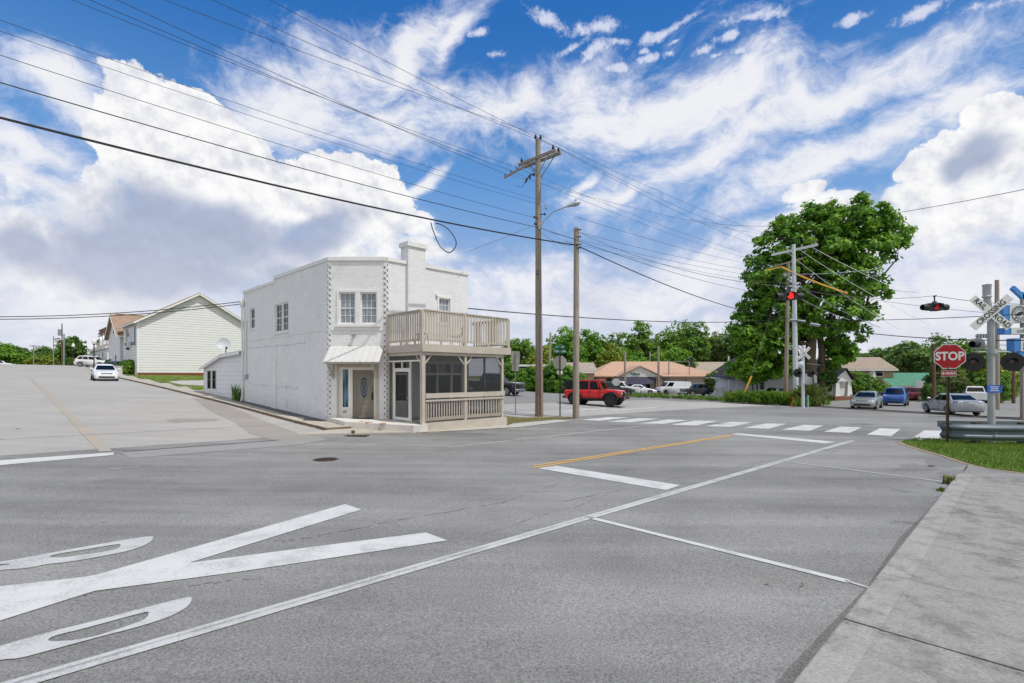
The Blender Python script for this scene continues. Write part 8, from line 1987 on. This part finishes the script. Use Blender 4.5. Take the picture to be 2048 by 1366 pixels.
# wooded backdrop: each crown is a tree of its own
rows = [ # px, top py, half width px, base py, Y, material, kind
    (1040, 672, 40, 757, 120, 'leaf_mid', 'rounded green tree'), (1090, 690, 34, 757, 112, 'leaf_yellow', 'yellowish tree'), (1128, 650, 46, 757, 118, 'leaf_big', 'tall dense green tree'), (1180, 656, 44, 757, 122, 'leaf_big', 'broad green tree'), (1222, 690, 26, 757, 98, 'leaf_yellow', 'small yellow green tree'), (1215, 668, 36, 757, 125, 'leaf_dark', 'dark green tree'),
    (1275, 642, 44, 757, 116, 'leaf_mid', 'tall loose green tree'), (1325, 660, 44, 757, 120, 'leaf_mid', 'mid green tree'), (1375, 634, 50, 757, 118, 'leaf_mid', 'tall airy tree'), (1345, 690, 40, 757, 100, 'leaf_big', 'low bushy tree'), (1425, 662, 40, 757, 122, 'leaf_olive', 'thin olive tree'), (1468, 650, 40, 757, 116, 'leaf_dark', 'dark tree'), (1250, 695, 40, 757, 104, 'leaf_big', 'low green tree'),
    (1700, 700, 46, 762, 108, 'leaf_dark', 'dark round tree'), (1752, 697, 34, 762, 112, 'leaf_dull', 'dull green round tree'), (1815, 682, 40, 768, 96, 'leaf_dull', 'loose grey green tree'), (1880, 668, 62, 768, 100, 'leaf_dull', 'broad pale green tree'), (1935, 676, 46, 768, 92, 'leaf_mid', 'bushy green tree'), (1965, 690, 36, 775, 84, 'leaf_mid', 'green tree'), (2030, 700, 46, 768, 105, 'leaf_big', 'dense green tree'), (1890, 720, 28, 785, 72, 'leaf_olive', 'brownish thin tree'), (2000, 735, 30, 780, 80, 'leaf_yellow', 'bright green low tree'),
    (1850, 705, 40, 768, 110, 'leaf_mid', 'rounded mid green tree')]
near = ['behind the porch railing', 'between the tall pole and the hedge', 'behind the back of the street-name sign', 'behind the shorter pole', 'at the near corner of the orange roof', 'behind the end of the orange roof', 'over the orange roof ridge', 'above the shop sign', 'behind the shop flue', 'just over the orange roof near the van', 'left of the white pole with a lamp', 'joining the big tree crown', 'over the sloping end of the orange roof',
        'behind the cottage porch', 'behind the two-storey tan house', 'over the green roofed house', 'behind the red stop sign', 'between the stop sign and the signal mast', 'behind the signal mast', 'under the blue pylon sign', 'at the corner of the green roofed house', 'beside the far sidewalk', 'over the brown wooden pole']
shapes = 5
for i, (px, pt, hw, pb, Y, m, kd) in enumerate(rows):
    b = gcol(px, Y); k = Y / F; rr = random.Random(100 + i); ztop = EYE + (HY - pt) * k - b.z
    H_ = ztop; w_ = hw * k
    lob = []
    for j in range(9):
        a = 2 * PI * j / 9 + rr.uniform(-.4, .4); h_ = rr.uniform(.36, .80); sp = (1 - ((h_ - .5) / .55) ** 2) ** .5 if abs(h_ - .5) < .54 else .3
        lob.append(((math.cos(a) * w_ * .62 * sp, math.sin(a) * w_ * .55 * sp, H_ * h_), (w_ * rr.uniform(.34, .52), w_ * rr.uniform(.34, .5), H_ * rr.uniform(.12, .2))))
    lob.append(((rr.uniform(-.15, .15) * w_, 0, H_ * .84), (w_ * .42, w_ * .4, H_ * .16))); lob.append(((rr.uniform(-.3, .3) * w_, 0, H_ * .6), (w_ * .6, w_ * .6, H_ * .25)))
    tree('broadleaf_tree', f'{kd} {near[i]}', b, lob, (0, 0, H_ * .7), .22 + .012 * H_, m, 200 + i, 190, 34, .50, 1.15, 'trees behind the crossing', shell=.45, n_twig=3)
# trees up the side street
for i, (px, pt, hw, Y, m, lab) in enumerate([(8, 688, 30, 118, 'leaf_big', 'tree at the frame edge beside the far brick house'), (38, 696, 14, 128, 'leaf_dark', 'dark tree on the crest beside the far brick house'), (52, 704, 22, 126, 'leaf_big', 'rounder green tree before the crest pole'), (80, 695, 16, 140, 'leaf_dull', 'dull green tree behind the far crossarm pole'), (98, 700, 16, 135, 'leaf_dark', 'small dark tree left of the thin grey pole'),
        (146, 673, 22, 112, 'leaf_dark', 'tall dark tree behind the farther globe lamp'), (206, 662, 18, 145, 'leaf_dark', 'tree top showing over the red brick block'), (130, 690, 14, 120, 'leaf_mid', 'green tree behind the transformer pole')]):
    b = gcol(px, Y); k = Y / F; rr = random.Random(300 + i); H_ = EYE + (HY - pt) * k - b.z; w_ = hw * k; lob = []
    for j in range(8):
        a = 2 * PI * j / 8 + rr.uniform(-.4, .4); h_ = rr.uniform(.3, .8); lob.append(((math.cos(a) * w_ * .5, math.sin(a) * w_ * .5, H_ * h_), (w_ * .5, w_ * .5, H_ * .2)))
    lob.append(((0, 0, H_ * .82), (w_ * .45, w_ * .45, H_ * .18)))
    tree('broadleaf_tree', lab, b, lob, (0, 0, H_ * .7), .25, m, 320 + i, 130, 30, .55, 1.1, 'trees along the side street', shell=.4, n_twig=2)
# bushes
def bush(name, label, pos, w_, d_, h_, m, seed, n, per, size, group=None, clump=.35, irr=0, shell=.75, core=True):
    T = thing(name, label, 'bush', pos, 0, group); rr = random.Random(seed)
    lob = [((0, 0, h_ * .48), (w_ * .5, d_ * .5, h_ * .5))]
    for j in range(irr): lob.append(((rr.uniform(-.4, .4) * w_, rr.uniform(-.35, .35) * d_, h_ * rr.uniform(.35, .85)), (w_ * rr.uniform(.15, .3), d_ * .25, h_ * rr.uniform(.15, .28))))
    mb = MB()
    for j in range(7): a = rr.uniform(0, 6.28); mb.tube([(0, 0, -.1), (math.cos(a) * w_ * .15, math.sin(a) * d_ * .15, h_ * .4), (math.cos(a) * w_ * .36, math.sin(a) * d_ * .36, h_ * rr.uniform(.5, .85))], [.05, .03, .01], 5)
    mb.build('stems', 'bark', T)
    leaves_mesh('foliage', lob, n, per, size, m, seed, T, clump, shell)
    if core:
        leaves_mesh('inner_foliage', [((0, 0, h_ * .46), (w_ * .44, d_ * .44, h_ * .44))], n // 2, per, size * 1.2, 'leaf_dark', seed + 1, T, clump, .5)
    return T
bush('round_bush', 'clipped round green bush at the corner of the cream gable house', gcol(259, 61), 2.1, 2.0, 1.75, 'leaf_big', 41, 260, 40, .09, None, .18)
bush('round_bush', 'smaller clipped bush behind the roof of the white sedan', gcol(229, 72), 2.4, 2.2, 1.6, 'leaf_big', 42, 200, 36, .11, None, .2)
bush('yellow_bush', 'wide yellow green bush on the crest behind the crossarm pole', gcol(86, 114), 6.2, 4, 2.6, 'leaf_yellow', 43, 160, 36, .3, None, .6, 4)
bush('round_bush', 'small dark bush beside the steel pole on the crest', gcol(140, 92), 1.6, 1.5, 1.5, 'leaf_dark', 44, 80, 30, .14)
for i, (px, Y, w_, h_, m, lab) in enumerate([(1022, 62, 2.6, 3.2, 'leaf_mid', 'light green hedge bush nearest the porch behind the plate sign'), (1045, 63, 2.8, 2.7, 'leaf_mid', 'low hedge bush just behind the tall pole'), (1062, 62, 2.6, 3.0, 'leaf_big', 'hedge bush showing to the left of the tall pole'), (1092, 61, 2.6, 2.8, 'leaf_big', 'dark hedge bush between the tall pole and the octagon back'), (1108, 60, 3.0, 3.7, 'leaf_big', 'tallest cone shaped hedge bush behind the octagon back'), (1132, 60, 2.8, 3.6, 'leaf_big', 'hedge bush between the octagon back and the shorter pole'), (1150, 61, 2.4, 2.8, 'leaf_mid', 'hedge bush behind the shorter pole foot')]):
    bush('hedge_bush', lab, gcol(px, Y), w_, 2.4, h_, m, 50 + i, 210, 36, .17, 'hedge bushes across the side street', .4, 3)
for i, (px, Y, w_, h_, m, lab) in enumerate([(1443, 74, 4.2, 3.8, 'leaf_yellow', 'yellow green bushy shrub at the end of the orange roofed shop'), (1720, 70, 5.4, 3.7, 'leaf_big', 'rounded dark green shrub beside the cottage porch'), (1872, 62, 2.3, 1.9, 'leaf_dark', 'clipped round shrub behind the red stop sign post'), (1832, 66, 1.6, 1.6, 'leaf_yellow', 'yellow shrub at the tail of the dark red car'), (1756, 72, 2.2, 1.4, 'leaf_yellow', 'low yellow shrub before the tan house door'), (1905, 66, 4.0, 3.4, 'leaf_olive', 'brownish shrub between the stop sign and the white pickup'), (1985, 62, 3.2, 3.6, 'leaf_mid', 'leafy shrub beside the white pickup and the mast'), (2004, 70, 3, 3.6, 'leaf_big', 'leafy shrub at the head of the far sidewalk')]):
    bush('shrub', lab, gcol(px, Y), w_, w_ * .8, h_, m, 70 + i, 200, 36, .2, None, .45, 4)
# weeds along the track
def weed_belt(label, pts, n, h, m, seed, wid):
    r = np.random.default_rng(seed); mb = MB(); L_ = [G(x, y) for x, y in pts]
    for _ in range(n):
        i = r.integers(0, len(L_) - 1); t = r.random(); p = L_[i].lerp(L_[i + 1], t); x, y = p.x + r.normal() * wid * .5, p.y + abs(r.normal()) * wid; z = terrain(x, y)
        hh = h * r.uniform(.35, 1.3); nb = 6
        for _k in range(nb):
            a = r.uniform(0, 6.28); l = hh * r.uniform(.15, .6); zz_ = z + hh * r.uniform(0, .6); w_ = .035 + hh * .03; ca, sa = math.cos(a), math.sin(a)
            mb.add([(x, y, zz_), (x + ca * l * .5 - sa * w_, y + sa * l * .5 + ca * w_, zz_ + hh * .28), (x + ca * l, y + sa * l, zz_ + hh * .42), (x + ca * l * .5 + sa * w_, y + sa * l * .5 - ca * w_, zz_ + hh * .24)], [(0, 1, 2, 3)])
    return tag(mb.build('weeds', m, fix=False), label, 'weeds', kind='stuff')
weed_belt('low green weeds along the railway track before the shop', [(1262, 796), (1320, 797), (1400, 801), (1480, 805)], 330, .6, 'weed_blade', 81, .8)
weed_belt('tall leafy green weeds round the foot of the crossing poles', [(1462, 806), (1520, 809), (1560, 811), (1596, 812)], 620, 1.15, 'weed_blade', 82, .8)
weed_belt('feathery pale weeds beside the rusty sign post', [(1610, 813), (1640, 812)], 260, 1.7, 'leaf_olive', 83, .7)
weed_belt('green weeds at the edge of the asphalt below the far signal', [(1600, 814), (1650, 811)], 260, .7, 'weed_blade', 84, .6)
# tuft by the downspout and the little weeds at kerbs
def tuft(label, pos, n, h, seed, m='grass_blade', spread=.15):
    r = np.random.default_rng(seed); T = thing('grass_tuft', label, 'plant', pos); mb = MB()
    for _ in range(n):
        a = r.uniform(0, 6.28); l = h * r.uniform(.1, .7); hh = h * r.uniform(.4, 1.1); w_ = .012 + h * .008; x, y = r.normal() * spread, r.normal() * spread; ca, sa = math.cos(a), math.sin(a)
        mb.add([(x - sa * w_, y + ca * w_, 0), (x + sa * w_, y - ca * w_, 0), (x + ca * l * .45 + sa * w_, y + sa * l * .45 - ca * w_, hh * .7), (x + ca * l * .45 - sa * w_, y + sa * l * .45 + ca * w_, hh * .7), (x + ca * l, y + sa * l, hh)], [(0, 1, 2, 3), (3, 2, 4)])
    mb.build('blades', m, T, fix=False); return T
q = BT.matrix_basis @ Vector(wl.pt(-.25, .3, 0)); tuft('tall arching grass clump growing at the downspout of the corner building', ground(q.x, q.y, .1), 55, 1.05, 90, 'leaf_dull', .1)
tuft('small green weed at the kerb drain before the porch pad', G(706, 868), 40, .14, 91, spread=.03)
tuft('low weed in the crack at the near sidewalk kerb beside the stall line', G(1896, 968), 60, .2, 92, 'dry_blade', .03); tuft('yellow green weed at the near sidewalk kerb', G(1882, 982), 50, .08, 93, 'grass_blade', .03)
